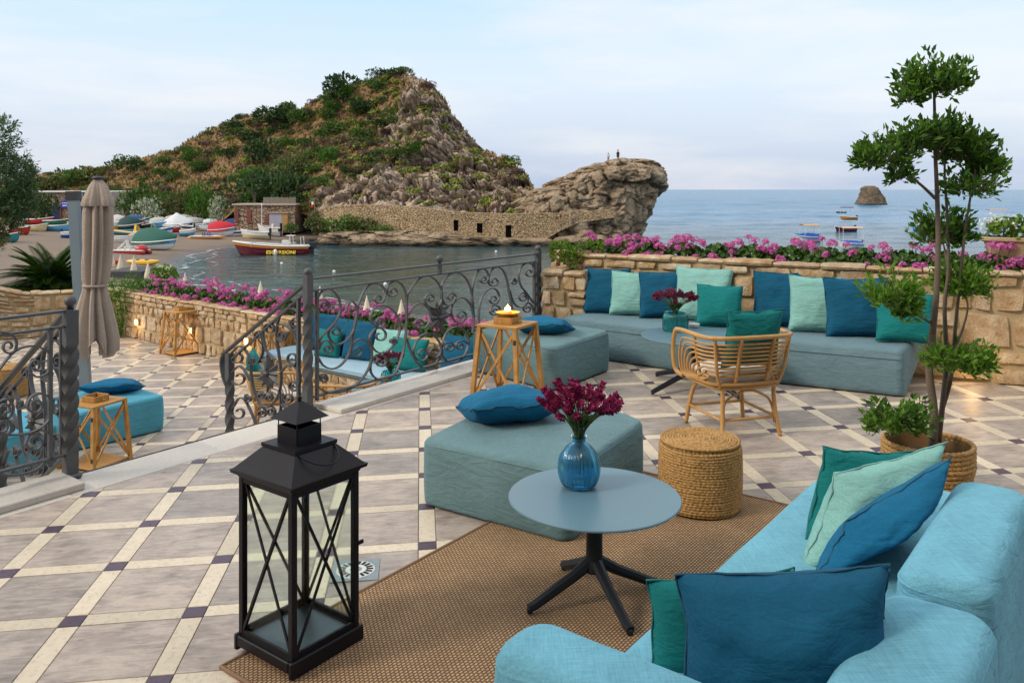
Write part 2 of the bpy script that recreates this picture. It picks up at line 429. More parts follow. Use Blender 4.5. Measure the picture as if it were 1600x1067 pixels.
# ---- lower terrace
LW0, LW1 = Vector((-7.62, 15.48, 0)), Vector((0.35, 9.03, 0))            # face of the lower parapet wall (plan)
LWD = (LW1 - LW0).normalized(); LWN = Vector((LWD.y, -LWD.x, 0))          # LWN points to the terrace
if LWN.y > 0: LWN = -LWN
def keep_low(x, y):
    if edge_side((x, y)) < 0.1 or y < 5 or x < -10.5 or y > 15.6: return False
    if (Vector((x, y, 0)) - LW0).dot(LWN) < -0.3: return False
    return x / y > -0.72
mb = MB()
mb.prism([(-13, 16.5), (-13, 0), (-6, 0), tuple((P_R + E_U*3.4 + E_N*0.05)[:2]), tuple((LW1 - LWN*0.25)[:2]), tuple((LW0 - LWN*0.25)[:2])], LOW - 0.4, LOW - 0.0065)
floor_low = struct(mb.build('lower_terrace_floor', M_GROUT))
paving(floor_low, -4.0197, 9.6637, 0.1006, lambda x, y: LOW, False, keep_low, lambda p: -1.0, (-14, 10), (-12, 16), 300)

# ---- marble edge of the terrace, kerbs under the railings
edge = thing('terrace_edge', 'pale marble edging along the top of the stairs with dark strip', 'kerb', (P_R.x, P_R.y, 0))
def edge_pt(u, n, z=0.0):
    p = P_R + E_U * u + E_N * n; return Vector((p.x, p.y, fz(p.x, p.y) + z))
def edge_slab(mbx, u0, u1, n0, n1, z0, z1, ch=0.004):
    A = Matrix(((E_U.x, E_N.x, 0, P_R.x), (E_U.y, E_N.y, 0, P_R.y), (FA*E_U.x + FB*E_U.y, FA*E_N.x + FB*E_N.y, 1, fz(P_R.x, P_R.y)), (0, 0, 0, 1)))
    mbx.bbox((u0, n0, z0), (u1, n1, z1), ch, A)
for a, b in ((-7.0, -5.2), (-5.198, -3.6), (-3.598, -1.95), (-1.948, -0.95), (-0.948, 0.10), (0.102, 1.6), (1.602, 3.15)):
    m = MB(); edge_slab(m, a, b, -0.32, 0.03, -0.05, 0.002); m.build('edge_slab', M_COPE, edge)
m = MB(); edge_slab(m, -1.80, -0.03, 0.031, 0.045, -0.06, 0.006, 0.002); m.build('metal_strip', M_DARKJOINT, edge)
kerb_r = thing('railing_kerb', 'raised pale marble kerb under the long scrollwork railing', 'kerb', (P_R.x, P_R.y, 0))
for a, b in ((0.10, 1.35), (1.353, 3.05)):
    m = MB(); edge_slab(m, a, b, -0.29, 0.06, 0.0025, 0.040, 0.006); m.build('kerb_slab', M_COPE, kerb_r)
kerb_l = thing('railing_kerb', 'raised pale marble kerb under the short railing beside the stairs', 'kerb', (P_L.x, P_L.y, 0))
for a, b in ((-4.2, -3.1), (-3.097, -1.86)):
    m = MB(); edge_slab(m, a, b, -0.27, 0.06, 0.0025, 0.045, 0.006); m.build('kerb_slab', M_COPE, kerb_l)
# ---- stairs down to the lower terrace
stairs = thing('stone_stairs', 'pale marble stairs going down between the two iron railings', 'stairs', (P_R.x - 1, P_R.y, LOW))
for i in range(4):
    z1 = -0.17 * (i + 1) + 0.02; m = MB()
    A = Matrix(((E_U.x, E_N.x, 0, P_R.x), (E_U.y, E_N.y, 0, P_R.y), (0, 0, 1, 0), (0, 0, 0, 1)))
    m.bbox((-1.95, 0.06 + 0.28 * i, LOW - 0.01), (0.12, 0.06 + 0.28 * (i + 1), z1), 0.006, A); m.build('step', M_COPE, stairs)
# ---- floor drain
dr = g(556, 891)
drain = thing('floor_drain', 'round slotted metal floor drain in a square plate near black lantern', 'drain', (dr.x, dr.y, fz(dr.x, dr.y) + 0.001), 0.111)
M_DRAIN = plain('drain_plate', (0.25, 0.30, 0.33), 0.5, 0.3, 0.3, 20); M_WHITE_ENAMEL = plain('drain_ring', (0.62, 0.66, 0.66), 0.5, 0.15, 0.0, 20); M_SLOTSHADE = plain('slot_shade', (0.012, 0.012, 0.014), 0.8)
m = MB(); m.bbox((-0.11, -0.11, -0.002), (0.11, 0.11, 0.004), 0.002); m.build('plate', M_DRAIN, drain, world=False)
m = MB(); m.lathe([(0.0, 0.0055), (0.088, 0.0055), (0.092, 0.004)], 40); m.build('ring', M_WHITE_ENAMEL, drain, True, world=False)
for i in range(18):
    a = 2 * math.pi * i / 18; m = MB(); A = Matrix.Translation((math.cos(a)*0.066, math.sin(a)*0.066, 0.006)) @ Matrix.Rotation(a, 4, 'Z')
    m.box((-0.016, -0.007, -0.0005), (0.016, 0.007, 0.0008), 0, A); m.build('slot', M_SLOTSHADE, drain, world=False)  # thin black bars stand in for the shade in the open slots
m = MB(); m.lathe([(0.0, 0.0075), (0.026, 0.0075), (0.028, 0.005)], 24); m.build('cap', M_DRAIN, drain, world=False)

# ------------------------------------------------------------------ rubble walls, every stone its own piece
def mat_stone(name, cols, glow=0):
    k = NT(name); r = k.rand()
    off = k.n('CombineXYZ', X=k.math('MULTIPLY', r, 57.0), Y=k.math('MULTIPLY', r, 21.0), Z=k.math('MULTIPLY', r, 33.0)).outputs[0]
    a = k.n('VectorMath', {'operation': 'ADD'}); k.set(a.inputs[0], k.co('Object')); k.set(a.inputs[1], off); v = a.outputs[0]
    base = k.ramp(r, [(i / (len(cols) - 1), c) for i, c in enumerate(cols)])
    n1 = k.noise(v, 9, 6, 0.6); n2 = k.noise(v, 55, 5, 0.7)
    c = k.mix(k.ramp(n1, [(0.35, (0,)*3), (0.65, (1,)*3)]), k.mix(1.0, base, (0.74, 0.62, 0.5), 'MULTIPLY'), k.mix(0.3, base, (0.68, 0.58, 0.42)))
    c = k.mix(k.ramp(n2, [(0.3, (0.75,)*3), (0.45, (0,)*3)]), c, (0.16, 0.11, 0.07))
    k.p(Base_Color=c, Roughness=0.88, Specular_IOR_Level=0.2)
    n = k.bump(n1, 0.8, 0.045); k.bump(n2, 0.7, 0.012, n); return k.mat
M_STONE = mat_stone('sandstone', [(0.55, 0.43, 0.28), (0.46, 0.32, 0.18), (0.61, 0.51, 0.36), (0.40, 0.29, 0.20), (0.58, 0.43, 0.24), (0.50, 0.40, 0.31), (0.66, 0.57, 0.43)])
M_MORTAR = plain('lime_mortar', (0.42, 0.325, 0.19), 0.95, 0.25, scale=25, bump=0.5)
def path_frame(P):
    P = [Vector((p[0], p[1], 0)) for p in P]; L = [0]
    for a, b in zip(P, P[1:]): L.append(L[-1] + (b - a).length)
    def f(s):
        s = min(max(s, -0.5), L[-1] + 0.5); i = 0
        while i < len(P) - 2 and s > L[i + 1]: i += 1
        d = (P[i + 1] - P[i]).normalized(); return P[i] + d * (s - L[i]), d
    return f, L[-1]
SPC = [0.0, 0.055, 0.30, 0.70, 0.945, 1.0]
def stone_mesh(mb, fr, c4, depth, side, rnd, nu=6, nv=6, bulge=0.028):
    """one stone: c4 = four (s, z) corners, standing proud of the mortar face by up to 'depth'"""
    vs = []; sd = rnd.random() * 100; tx, tz = rnd.uniform(-0.008, 0.008), rnd.uniform(-0.009, 0.004)
    for a in range(nu):
        for b in range(nv):
            u, v = SPC[a], SPC[b]
            # round the outline
            uu, vv = 2*u - 1, 2*v - 1
            q = max(abs(uu), abs(vv)); e = 0.07 * (abs(uu * vv)) ** 1.5
            uu *= 1 - e; vv *= 1 - e; u2, v2 = (uu + 1)/2, (vv + 1)/2
            s = (c4[0][0]*(1-u2) + c4[1][0]*u2)*(1-v2) + (c4[3][0]*(1-u2) + c4[2][0]*u2)*v2
            z = (c4[0][1]*(1-u2) + c4[1][1]*u2)*(1-v2) + (c4[3][1]*(1-u2) + c4[2][1]*u2)*v2
            edge_ = (q > 0.999)
            nz = math.sin(s*31 + sd) * math.cos(z*37 + sd*1.7) + 0.6 * math.sin(s*67 + z*53 + sd)
            jit = 0.006 * math.sin(s*83 + z*91 + sd*3)
            h = -0.03 if edge_ else 0.008 + depth * (1 - 0.25 * q**8) + bulge * (1 - q*q) * 0.22 + 0.011 * nz + tx * uu + tz * vv
            p, d = fr(s + (jit if edge_ else 0)); n = Vector((d.y, -d.x, 0)) * side
            vs.append(p + n * h + Vector((0, 0, z + (jit if edge_ else 0))))
    fs = [(a*nv + b, (a+1)*nv + b, (a+1)*nv + b + 1, a*nv + b + 1) for a in range(nu - 1) for b in range(nv - 1)]
    if side < 0: fs = [f[::-1] for f in fs]
    mb.add(vs, fs)
def rubble(wall, fr, L, z0f, z1f, side, seed, rows=(0.13, 0.24), asp=(0.8, 1.7), joint=0.014, depth=0.03, mat=None, s0=0.0):
    rnd = random.Random(seed); nrow = 0
    zt = lambda s: z1f(s); zb = lambda s: z0f(s)
    H = max(zt(s0) - zb(s0), zt(L) - zb(L)); fr_ = []; t = 0
    while t < 1 - 1e-6:
        dt = rnd.uniform(*rows) / H
        if 1 - t - dt < rows[0] * 0.7 / H: dt = 1 - t
        fr_.append((t, t + dt)); t += dt
    cnt = 0
    for t0, t1 in fr_:
        s = s0 - rnd.random() * 0.1
        while s < L:
            h = (t1 - t0) * H; w = h * rnd.uniform(*asp); s1 = s + w
            if L - s1 < h * 0.5: s1 = L
            a, b = max(s, s0), min(s1, L)
            if b - a > 0.04:
                Z = lambda x, t: zb(x) + (zt(x) - zb(x)) * t
                cells = [(a, b, t0, t1)]
                if h > rows[0] * 1.25 and rnd.random() < 0.30:
                    tm = t0 + (t1 - t0) * rnd.uniform(0.38, 0.62); cells = [(a, b, t0, tm), (a, b, tm, t1)]
                for (ca, cb, ta, tb) in cells:
                    jj = lambda m=0.02: rnd.uniform(-m, m) * min(1, (cb - ca) / 0.15)
                    c4 = [(ca + joint + jj(), Z(ca, ta) + joint + jj(0.012)), (cb - joint + jj(), Z(cb, ta) + joint + jj(0.012)), (cb - joint + jj(), Z(cb, tb) - joint + jj(0.012)), (ca + joint + jj(), Z(ca, tb) - joint + jj(0.012))]
                    m = MB(); stone_mesh(m, fr, c4, depth * rnd.uniform(0.5, 1.3), side, rnd); m.build('stone', mat or M_STONE, wall, smooth=24); cnt += 1
            s = s1
    return cnt
def wall_core(wall, P, z0, z1, thick, side, name='core'):
    P = [Vector((p[0], p[1], 0)) for p in P]; mb = MB(); k = len(P); ns = []
    for i in range(k):
        d = (P[min(k-1, i+1)] - P[max(0, i-1)]).normalized(); ns.append(Vector((d.y, -d.x, 0)) * side)
    vs = []
    for i in range(k):
        zz0 = z0(i) if callable(z0) else z0; zz1 = z1(i) if callable(z1) else z1
        vs += [P[i] + Vector((0, 0, zz0)), P[i] + Vector((0, 0, zz1)), P[i] - ns[i]*thick + Vector((0, 0, zz1)), P[i] - ns[i]*thick + Vector((0, 0, zz0))]
    fs = []
    for i in range(k - 1):
        for j in range(4): fs.append((i*4 + j, i*4 + (j+1) % 4, i*4 + 4 + (j+1) % 4, i*4 + 4 + j))
    fs += [(3, 2, 1, 0), tuple((k-1)*4 + j for j in range(4))]
    mb.add(vs, fs); return mb.build(name, M_MORTAR, wall)
def coping(wall, fr, L, zf, side, depth, seed, over=0.05, th=0.045, lens=(0.22, 0.5), s0=0.0):
    rnd = random.Random(seed); s = s0
    while s < L - 0.03:
        e = min(L, s + rnd.uniform(*lens)); m = MB(); n = max(2, int((e - s) / 0.06)); vs = []; t = th * rnd.uniform(0.8, 1.3); ov = over * rnd.uniform(0.5, 1.4)
        for i in range(n + 1):
            q = s + 0.006 + (e - s - 0.012) * i / n; p, d = fr(q); nn = Vector((d.y, -d.x, 0)) * side; w = 0.008 * math.sin(q * 43 + seed); en = 0.012 if i in (0, n) else 0
            z = zf(q)
            vs += [p + nn*(ov + w - 0.012 - en) + Vector((0,0,z)), p + nn*(ov + w - en) + Vector((0,0,z + t*0.45)), p + nn*(ov + w - 0.02 - en) + Vector((0,0,z + t - en*0.5)), p - nn*depth + Vector((0,0,z + t + w*0.4 - en*0.5)), p - nn*depth + Vector((0,0,z))]
        fs = [(i*5 + j, i*5 + (j+1) % 5, i*5 + 5 + (j+1) % 5, i*5 + 5 + j) for i in range(n) for j in range(5)] + [(4, 3, 2, 1, 0), tuple(n*5 + j for j in range(5))]
        m.add(vs, fs); m.build('coping_stone', M_STONE, wall, smooth=35); s = e
# ---- curved wall behind the sofa
WTOP = 1.09
sofa_wall = thing('stone_wall', 'curved sandstone rubble wall behind the long sofa', 'wall', (2.3, 8.13, 0.1))
wp = WALL_PTS[1:]
fr, L = path_frame(wp)
wall_core(sofa_wall, wp, lambda i: fz(*wp[i]) - 0.1, WTOP, 0.34, 1)
rubble(sofa_wall, fr, L, lambda s: fz(*fr(s)[0][:2]) + 0.0, lambda s: WTOP - 0.10, 1, 5, (0.24, 0.36), (0.6, 1.25), 0.014, 0.020)
rubble(sofa_wall, fr, L, lambda s: WTOP - 0.10, lambda s: WTOP - 0.005, 1, 6, (0.09, 0.1), (2.2, 5.0), 0.008, 0.022)
coping(sofa_wall, fr, L, lambda s: WTOP, 1, 0.16, 4)
# ---- pillar where the railing ends
pil = thing('stone_pillar', 'square sandstone pillar joining the long railing to the wall', 'pillar', (0.55, 9.05, 0.1))
PA, PB = Vector((0.335, 9.0, 0)), Vector((0.80, 8.78, 0))
ring = [PA, PB, PB + Vector((0.2, 0.32, 0)), PA + Vector((0.2, 0.42, 0))]
m = MB(); m.prism([tuple(p[:2]) for p in ring], 0.0, 0.90); m.build('core', M_MORTAR, pil)
for a, b, sd in ((PA, PB, 3), (PB, ring[2], 8), (ring[3], PA, 9)):
    f2, l2 = path_frame([a, b]); rubble(pil, f2, l2, lambda s: 0.1, lambda s: 0.90, 1, sd, (0.13, 0.2), (0.8, 1.6), 0.01, 0.03)
f2, l2 = path_frame([PA, PB]); coping(pil, f2, l2, lambda s: 0.90, 1, 0.40, 12, 0.05, 0.06, (0.2, 0.3))
# raised end of the wall above the pillar, where ivy starts
f2, l2 = path_frame([(0.46, 9.42), (0.80, 9.05)])
endw = thing('wall_end', 'short raised end of the sandstone wall above the pillar', 'wall', (0.6, 9.2, 0.9))
wall_core(endw, [(0.46, 9.42), (0.80, 9.05)], 0.0, WTOP, 0.3, 1); rubble(endw, f2, l2, lambda s: 0.86, lambda s: WTOP, 1, 31, (0.08, 0.11), (1.5, 3.0), 0.008, 0.03)
coping(endw, f2, l2, lambda s: WTOP, 1, 0.25, 33, 0.04)
# ---- parapet of the lower terrace
LTOP = -0.06
low_wall = thing('parapet_wall', 'low sandstone parapet round the lower terrace with flowers on top', 'wall', (LW0.x + 3, LW0.y - 3, LOW))
wp = [tuple((LW0 + LWD * (LW1 - LW0).length * t)[:2]) for t in (0, 0.3, 0.6, 1.0)]
frl, Ll = path_frame(wp)
wall_core(low_wall, wp, LOW - 0.3, LTOP, 0.30, 1 if LWN.dot(Vector((LWD.y, -LWD.x, 0))) > 0 else -1)
rubble(low_wall, frl, Ll - 1.0, lambda s: LOW, lambda s: LTOP - 0.16, 1, 21, (0.17, 0.32), (0.6, 1.3), 0.012, 0.03)
rubble(low_wall, frl, Ll, lambda s: LTOP - 0.16, lambda s: LTOP, 1, 22, (0.07, 0.085), (2.2, 4.8), 0.006, 0.03)
coping(low_wall, frl, Ll, lambda s: LTOP, 1, 0.2, 23, 0.05, 0.035, (0.3, 0.6))
# ---- sloping wall at the far left of the lower terrace
sl = thing('sloping_wall', 'sandstone wall with a sloping top below the cycad', 'wall', (-9.2, 14.6, LOW))
wp = [(-12.2, 13.4), (-10.4, 14.1), (-8.85, 14.75), (-8.55, 14.95)]
frs, Ls = path_frame(wp)
def slz(s):
    t = s / Ls; return 0.95 - 1.02 * min(1, t / 0.93) if t < 0.93 else -0.07
wall_core(sl, wp, LOW - 0.3, lambda i: [0.95, 0.42, -0.04, -0.08][i], 0.3, 1)
rubble(sl, frs, Ls, lambda s: LOW, lambda s: slz(s) - 0.01, 1, 41, (0.2, 0.34), (0.8, 1.5), 0.014, 0.03)
coping(sl, frs, Ls, slz, 1, 0.3, 43, 0.04, 0.04, (0.4, 0.8))
sl2 = thing('garden_wall', 'low pale stone garden wall between the sloping wall and hedge', 'wall', (-8.2, 15.1, LOW))
wp = [(-8.70, 14.86), (-7.55, 15.5)]; f2, l2 = path_frame(wp)
wall_core(sl2, wp, LOW - 0.3, -0.08, 0.3, 1); rubble(sl2, f2, l2, lambda s: LOW, lambda s: -0.09, 1, 45, (0.2, 0.3), (0.8, 1.5), 0.012, 0.03); coping(sl2, f2, l2, lambda s: -0.08, 1, 0.3, 46, 0.04, 0.04)

# ---- unseen hotel front, added behind the camera to shade the terrace from that side
M_PLASTER = plain('warm_plaster', (0.42, 0.33, 0.24), 0.9, 0.15, scale=2); M_SHUT = plain('dark_shutter', (0.03, 0.045, 0.04), 0.6)
hot = thing('unseen_hotel_facade', 'unseen plastered hotel front added behind the camera for shade', 'building', (0, -3.2, 0))
m = MB(); m.bbox((-16, -4.2, -1.2), (14, -3.2, 8.5), 0.05); m.build('wall', M_PLASTER, hot)
m = MB(); m.bbox((-16.4, -4.4, 8.5), (14.4, -2.7, 8.8), 0.04); m.build('cornice', M_COPE, hot)
for i in range(7):
    for z0_, z1_ in ((0.1, 2.5), (4.2, 6.4)):
        x = -12 + i*3.9; m = MB(); m.bbox((x, -3.25, z0_), (x + 1.3, -3.12, z1_), 0.02); m.build('shutter_door', M_SHUT, hot)
# ------------------------------------------------------------------ soft furniture
TEAL = (0.115, 0.335, 0.395)
M_SOFA = fabric('sofa_linen', (0.155, 0.41, 0.54), 0.45, 0.30, mott=0.2)
M_SHADED = fabric('sofa_linen_shaded', (0.125, 0.222, 0.25), 0.38, 0.25, mott=0.15)  # same cloth as the sofa, with the ottomans' dimmer light put into the colour
M_BENCH = fabric('sofa_linen_shaded_blue', (0.13, 0.218, 0.265), 0.38, 0.25, mott=0.14)  # sofa cloth again, the bench's weaker light put into a greyer blue
M_LOWSOFT = fabric('lower_blue_linen', (0.08, 0.33, 0.46), 0.3, 0.25)
M_PALE = fabric('pale_blue_canvas', (0.30, 0.45, 0.56), 0.2, 0.2)
M_BLUE = fabric('petrol_blue_linen', (0.005, 0.085, 0.165), 0.45, 0.18)
M_BRIGHT = fabric('bright_blue_linen', (0.007, 0.125, 0.255), 0.45, 0.18)
M_TEALC = fabric('teal_linen', (0.007, 0.175, 0.18), 0.45, 0.18)
M_MINT = fabric('mint_linen', (0.225, 0.475, 0.445), 0.5, 0.2)
M_WHITEF = fabric('white_cotton', (0.70, 0.69, 0.66), 0.4, 0.2, mott=0.05)
M_PIPE_D = plain('dark_piping', (0.010, 0.075, 0.14), 0.85); M_PIPE_T = plain('teal_piping', (0.008, 0.14, 0.145), 0.85); M_PIPE_M = plain('mint_piping', (0.19, 0.41, 0.385), 0.85)

def round_poly(poly, rc, n=6):
    P = [Vector((p[0], p[1])) for p in poly]; out = []; k = len(P)
    for i in range(k):
        a, b, c = P[i-1], P[i], P[(i+1) % k]
        d1 = (a - b).normalized(); d2 = (c - b).normalized(); r = min(rc, (a-b).length*0.45, (c-b).length*0.45)
        half = math.acos(max(-1, min(1, d1.dot(d2))))/2; bis = (d1 + d2).normalized(); cc_ = b + bis*(r/math.cos(half)); rr_ = r*math.tan(half)
        v0 = b + d1*r - cc_; v1 = b + d2*r - cc_; full = math.atan2(v0.x*v1.y - v0.y*v1.x, v0.dot(v1))
        for j in range(n + 1):
            a_ = full*j/n; out.append(cc_ + Vector((v0.x*math.cos(a_) - v0.y*math.sin(a_), v0.x*math.sin(a_) + v0.y*math.cos(a_))))
        m = int((c - b).length / 0.06); e0, e1 = b + d2*r, c - d2*min(rc, (c-b).length*0.45)
        for j in range(1, m): out.append(e0 + (e1 - e0) * j / m)
    return out
def soft_block(poly, z0, h, r=0.045, rc=0.075, bulge=0.006, wr=0.004, seed=0, zf=None, crown=0.012):
    """upholstered block on any convex footprint: rounded edges, slightly swollen sides, pulled cloth"""
    P = round_poly(poly, rc); n = len(P)
    A = sum(P[i-1].x*P[i].y - P[i].x*P[i-1].y for i in range(n))
    if A < 0: P = P[::-1]
    c = sum(P, Vector((0, 0))) / n; N = []
    for i in range(n):
        t = (P[(i+1) % n] - P[i-1]).normalized(); N.append(Vector((t.y, -t.x)))
    rings = [(-0.02, 0.006), (-0.004, 0.012), (0.0, 0.03)]
    for q in (0.25, 0.45, 0.62, 0.78): rings.append((bulge * math.sin(math.pi*q), h*q))
    for a in (0, 15, 30, 45, 60, 75, 90): rings.append((-r*(1 - math.cos(R(a))), h - r + r*math.sin(R(a))))
    vs = []
    for off, z in rings:
        for i in range(n): q = P[i] + N[i]*off; vs.append((q.x, q.y, z))
    for s in (0.93, 0.84, 0.72, 0.58, 0.42, 0.25, 0.1):
        for i in range(n):
            q = c + (P[i] - N[i]*r - c)*s; vs.append((q.x, q.y, h))
    vs.append((c.x, c.y, h)); vs = np.array(vs)
    tp = vs[:, 2] > h - 1e-6; cw = np.ones(len(vs))
    for i in range(len(poly)):
        a_, b_ = np.array(poly[i][:2]), np.array(poly[(i+1) % len(poly)][:2]); ed_ = (b_ - a_)/np.linalg.norm(b_ - a_); dd = np.abs((vs[:, 0]-a_[0])*ed_[1] - (vs[:, 1]-a_[1])*ed_[0]); cw *= 1 - np.exp(-(np.clip(dd - r, 0, None)/0.10)**2)
    vs[:, 2] += np.where(tp, crown*cw, 0)
    q = vs * np.array([3.2, 3.2, 7.0]) + seed*7.7
    nx = fbm(q, 3); ny = fbm(q + 31.7, 3); nz = fbm(vs*np.array([5.0, 3.2, 3.0]) + seed*3.1, 3)
    up = (vs[:, 2] > h - r*0.6); amt = np.clip(vs[:, 2] / 0.06, 0, 1)
    vs[:, 0] += nx*wr*amt; vs[:, 1] += ny*wr*amt; vs[:, 2] += np.where(up, nz*wr*1.0, 0)
    vs[:, 2] += np.array([zf(a, b) for a, b in vs[:, :2]]) if zf else 0; vs[:, 2] += z0
    k = len(rings) + 7; fs = []
    for a in range(k - 1):
        for i in range(n): fs.append((a*n + i, a*n + (i+1) % n, (a+1)*n + (i+1) % n, (a+1)*n + i))
    e = k*n
    for i in range(n): fs.append(((k-1)*n + i, (k-1)*n + (i+1) % n, e))
    fs.append(tuple(range(n-1, -1, -1)))
    m = MB(); m.add([tuple(p) for p in vs], fs)
    sm = MB(); lz = h - r*0.75
    pts = []
    for i in range(0, n, 1):
        q = P[i] + N[i]*(-r*0.08); z = lz + z0 + (zf(q.x, q.y) if zf else 0); pts.append((q.x, q.y, z))
    sm.tube(pts, 0.0045, 5, closed=True)
    return m, sm
def block_thing(name, label, cat, poly, z0, h, mat, seed, zf=None, group=None, seam=True, **kw):
    cx = sum(p[0] for p in poly)/len(poly); cy = sum(p[1] for p in poly)/len(poly)
    t = thing(name, label, cat, (cx, cy, z0 + (zf(cx, cy) if zf else 0)), group=group)
    m, s = soft_block(poly, z0, h, seed=seed, zf=zf, **kw); m.build('upholstery', mat, t, smooth=True)
    if seam: s.build('seam', mat, t, smooth=True)
    return t
# ottomans
def V2(v): return (v.x, v.y)
block_thing('ottoman', 'shaded teal wedge-shaped fabric ottoman behind the round table with blue vase', 'ottoman',
            [(-0.525, 4.66), (0.285, 4.10), (0.80, 4.93), (0.70, 5.15), (-0.10, 5.42)], 0.004, 0.375, M_SHADED, 1, fz, 'ottomans', r=0.04)
block_thing('ottoman', 'shaded teal square fabric ottoman beside the wooden lantern with lit candle', 'ottoman',
            [(-0.40, 7.93), (0.365, 7.07), (0.945, 7.83), (0.18, 8.55)], 0.004, 0.385, M_SHADED, 2, fz, 'ottomans', r=0.04)
c0 = Vector((-3.86, 9.16, 0))
block_thing('ottoman', 'bright blue fabric ottoman on the lower terrace beside closed parasol', 'ottoman',
            [V2(c0), V2(c0 - E_U*0.95), V2(c0 - E_U*0.95 + E_N*0.95), V2(c0 + E_N*0.95)], LOW + 0.003, 0.39, M_LOWSOFT, 3, None, 'ottomans')
c0 = Vector((-4.42, 8.02, 0))
block_thing('lounge_seat', 'low blue fabric seat behind the short iron railing', 'sofa',
            [V2(c0), V2(c0 - E_U*1.2), V2(c0 - E_U*1.2 + E_N*0.95), V2(c0 + E_N*0.95)], LOW + 0.003, 0.39, M_LOWSOFT, 4)
# long curved sofa along the wall
def lerp_path(P, t):
    P = [Vector((p[0], p[1], 0)) for p in P]; L = [0]
    for a, b in zip(P, P[1:]): L.append(L[-1] + (b-a).length)
    s = t*L[-1]; i = 0
    while i < len(P)-2 and s > L[i+1]: i += 1
    return P[i] + (P[i+1]-P[i])*((s-L[i])/(L[i+1]-L[i]))
FRONT = catmull([(0.50, 8.62, 0), (0.98, 8.22, 0), (1.49, 7.80, 0), (2.29, 7.25, 0), (3.19, 6.70, 0)], 6)
BACK = catmull([(0.86, 8.93, 0), (1.6, 8.50, 0), (2.3, 8.06, 0), (3.0, 7.63, 0), (3.66, 7.27, 0)], 6)
long_sofa = thing('long_sofa', 'long curved shaded teal fabric bench sofa against the stone wall', 'sofa', (2.2, 7.7, fz(2.2, 7.7)))
def bench_module(t0, t1, h, seed, parent, mat, FRONT=FRONT, BACK=BACK, zf=fz, z0=0.004, r=0.05):
    nt = max(8, int((t1-t0)*60)); sec = [(0.02, 0.006), (0.004, 0.012), (-0.002, 0.05), (-0.012, h*0.35), (-0.012, h*0.6), (-0.004, h - r*1.2)]
    for a in (0, 20, 40, 60, 80): sec.append((r*(1-math.cos(R(a))), h - r + r*math.sin(R(a))))
    sec += [(0.12, h+0.006), (0.22, h+0.012), (0.35, h+0.014), (0.5, h+0.012), (0.62, h+0.006)]
    vs = []; k = len(sec) + 1
    ts = [t0 + (t1-t0)*i/nt for i in range(nt+1)]
    e = 0.012
    ts = [t0, t0 + e*0.12, t0 + e*0.4, t0 + e] + [t for t in ts[1:-1] if t0+e*1.3 < t < t1-e*1.3] + [t1 - e, t1 - e*0.4, t1 - e*0.12, t1]
    for t in ts:
        a, b = lerp_path(FRONT, t), lerp_path(BACK, t); d = b - a; D = d.length; d = d/D
        q = min((t - t0), (t1 - t))/e; ins = 0 if q >= 1 else (1 - math.sqrt(1 - (1-q)**2))*0.05
        for o, z in sec: vs.append(a + d*(min(o, D-0.01) + ins) + Vector((0, 0, (z - ins*(z/h)) + z0)))
        vs.append(b + Vector((0, 0, z0 + h*0.97 - ins)))
    arr = np.array([tuple(v) for v in vs]); n1 = fbm(arr*np.array([2.2, 2.2, 14.0]) + seed, 3); n2 = fbm(arr*5 + seed*3, 3)
    amt = np.clip((arr[:, 2]-z0)/0.06, 0, 1)
    arr[:, 1] += n1*0.012*amt; arr[:, 0] += n1*0.007*amt; arr[:, 2] += n2*0.007*amt
    arr[:, 2] += np.array([zf(x, y) for x, y in arr[:, :2]]) if zf else 0
    fs = [(i*k+j, (i+1)*k+j, (i+1)*k+j+1, i*k+j+1) for i in range(len(ts)-1) for j in range(k-1)]
    fs += [tuple(range(k)), tuple((len(ts)-1)*k + j for j in range(k-1, -1, -1))]
    m = MB(); m.add([tuple(p) for p in arr], fs); o = m.build('seat_module', mat, parent, smooth=True)
    for zz in (h*0.80,):
        s = MB(); pts = []
        for t in ts[2:-2]:
            a, b = lerp_path(FRONT, t), lerp_path(BACK, t); d = (b-a).normalized(); p = a - d*0.012; pts.append(p + Vector((0, 0, zz + z0 + (zf(p.x, p.y) if zf else 0))))
        s.tube(pts, 0.004, 5); s.build('seam', mat, o, smooth=True)
bench_module(0.0, 0.548, 0.385, 3.0, long_sofa, M_BENCH); bench_module(0.551, 1.0, 0.385, 8.0, long_sofa, M_BENCH)

# modular sofa at the corner of the picture
SO = Vector((0.734, 3.060, 0)); SU = Vector((math.cos(R(51.5)), math.sin(R(51.5)), 0)); SV = Vector((SU.y, -SU.x, 0))
def suv(u, v): p = SO + SU*u + SV*v; return (p.x, p.y)
def srect(u0, u1, v0, v1): return [suv(u0, v0), suv(u0, v1), suv(u1, v1), suv(u1, v0)]
sofa = thing('modular_sofa', 'turquoise linen modular sofa with block backrests and low armrest', 'sofa', (*suv(0, 0.4), fz(*suv(0, 0.4))))
def sofa_part(name, rect, z0, h, seed, **kw):
    m, s = soft_block(rect, z0, h, seed=seed, zf=fz, **kw); o = m.build(name, M_SOFA, sofa, smooth=True); s.build('seam', M_SOFA, o, smooth=True)
    return o
sofa_part('seat', srect(-0.895, 1.37, 0.0, 0.675), 0.004, 0.375, 11, r=0.055, rc=0.085, wr=0.006, crown=0.012)
sofa_part('armrest', srect(-1.16, -0.90, -0.13, 0.665), 0.004, 0.565, 12, r=0.07, rc=0.105, wr=0.003)
sofa_part('backrest', srect(-1.20, -0.215, 0.665, 0.975), 0.004, 0.60, 13, r=0.06, rc=0.09, wr=0.003)
sofa_part('backrest', srect(-0.20, 0.79, 0.68, 0.945), 0.004, 0.635, 14, r=0.06, rc=0.09, wr=0.003)

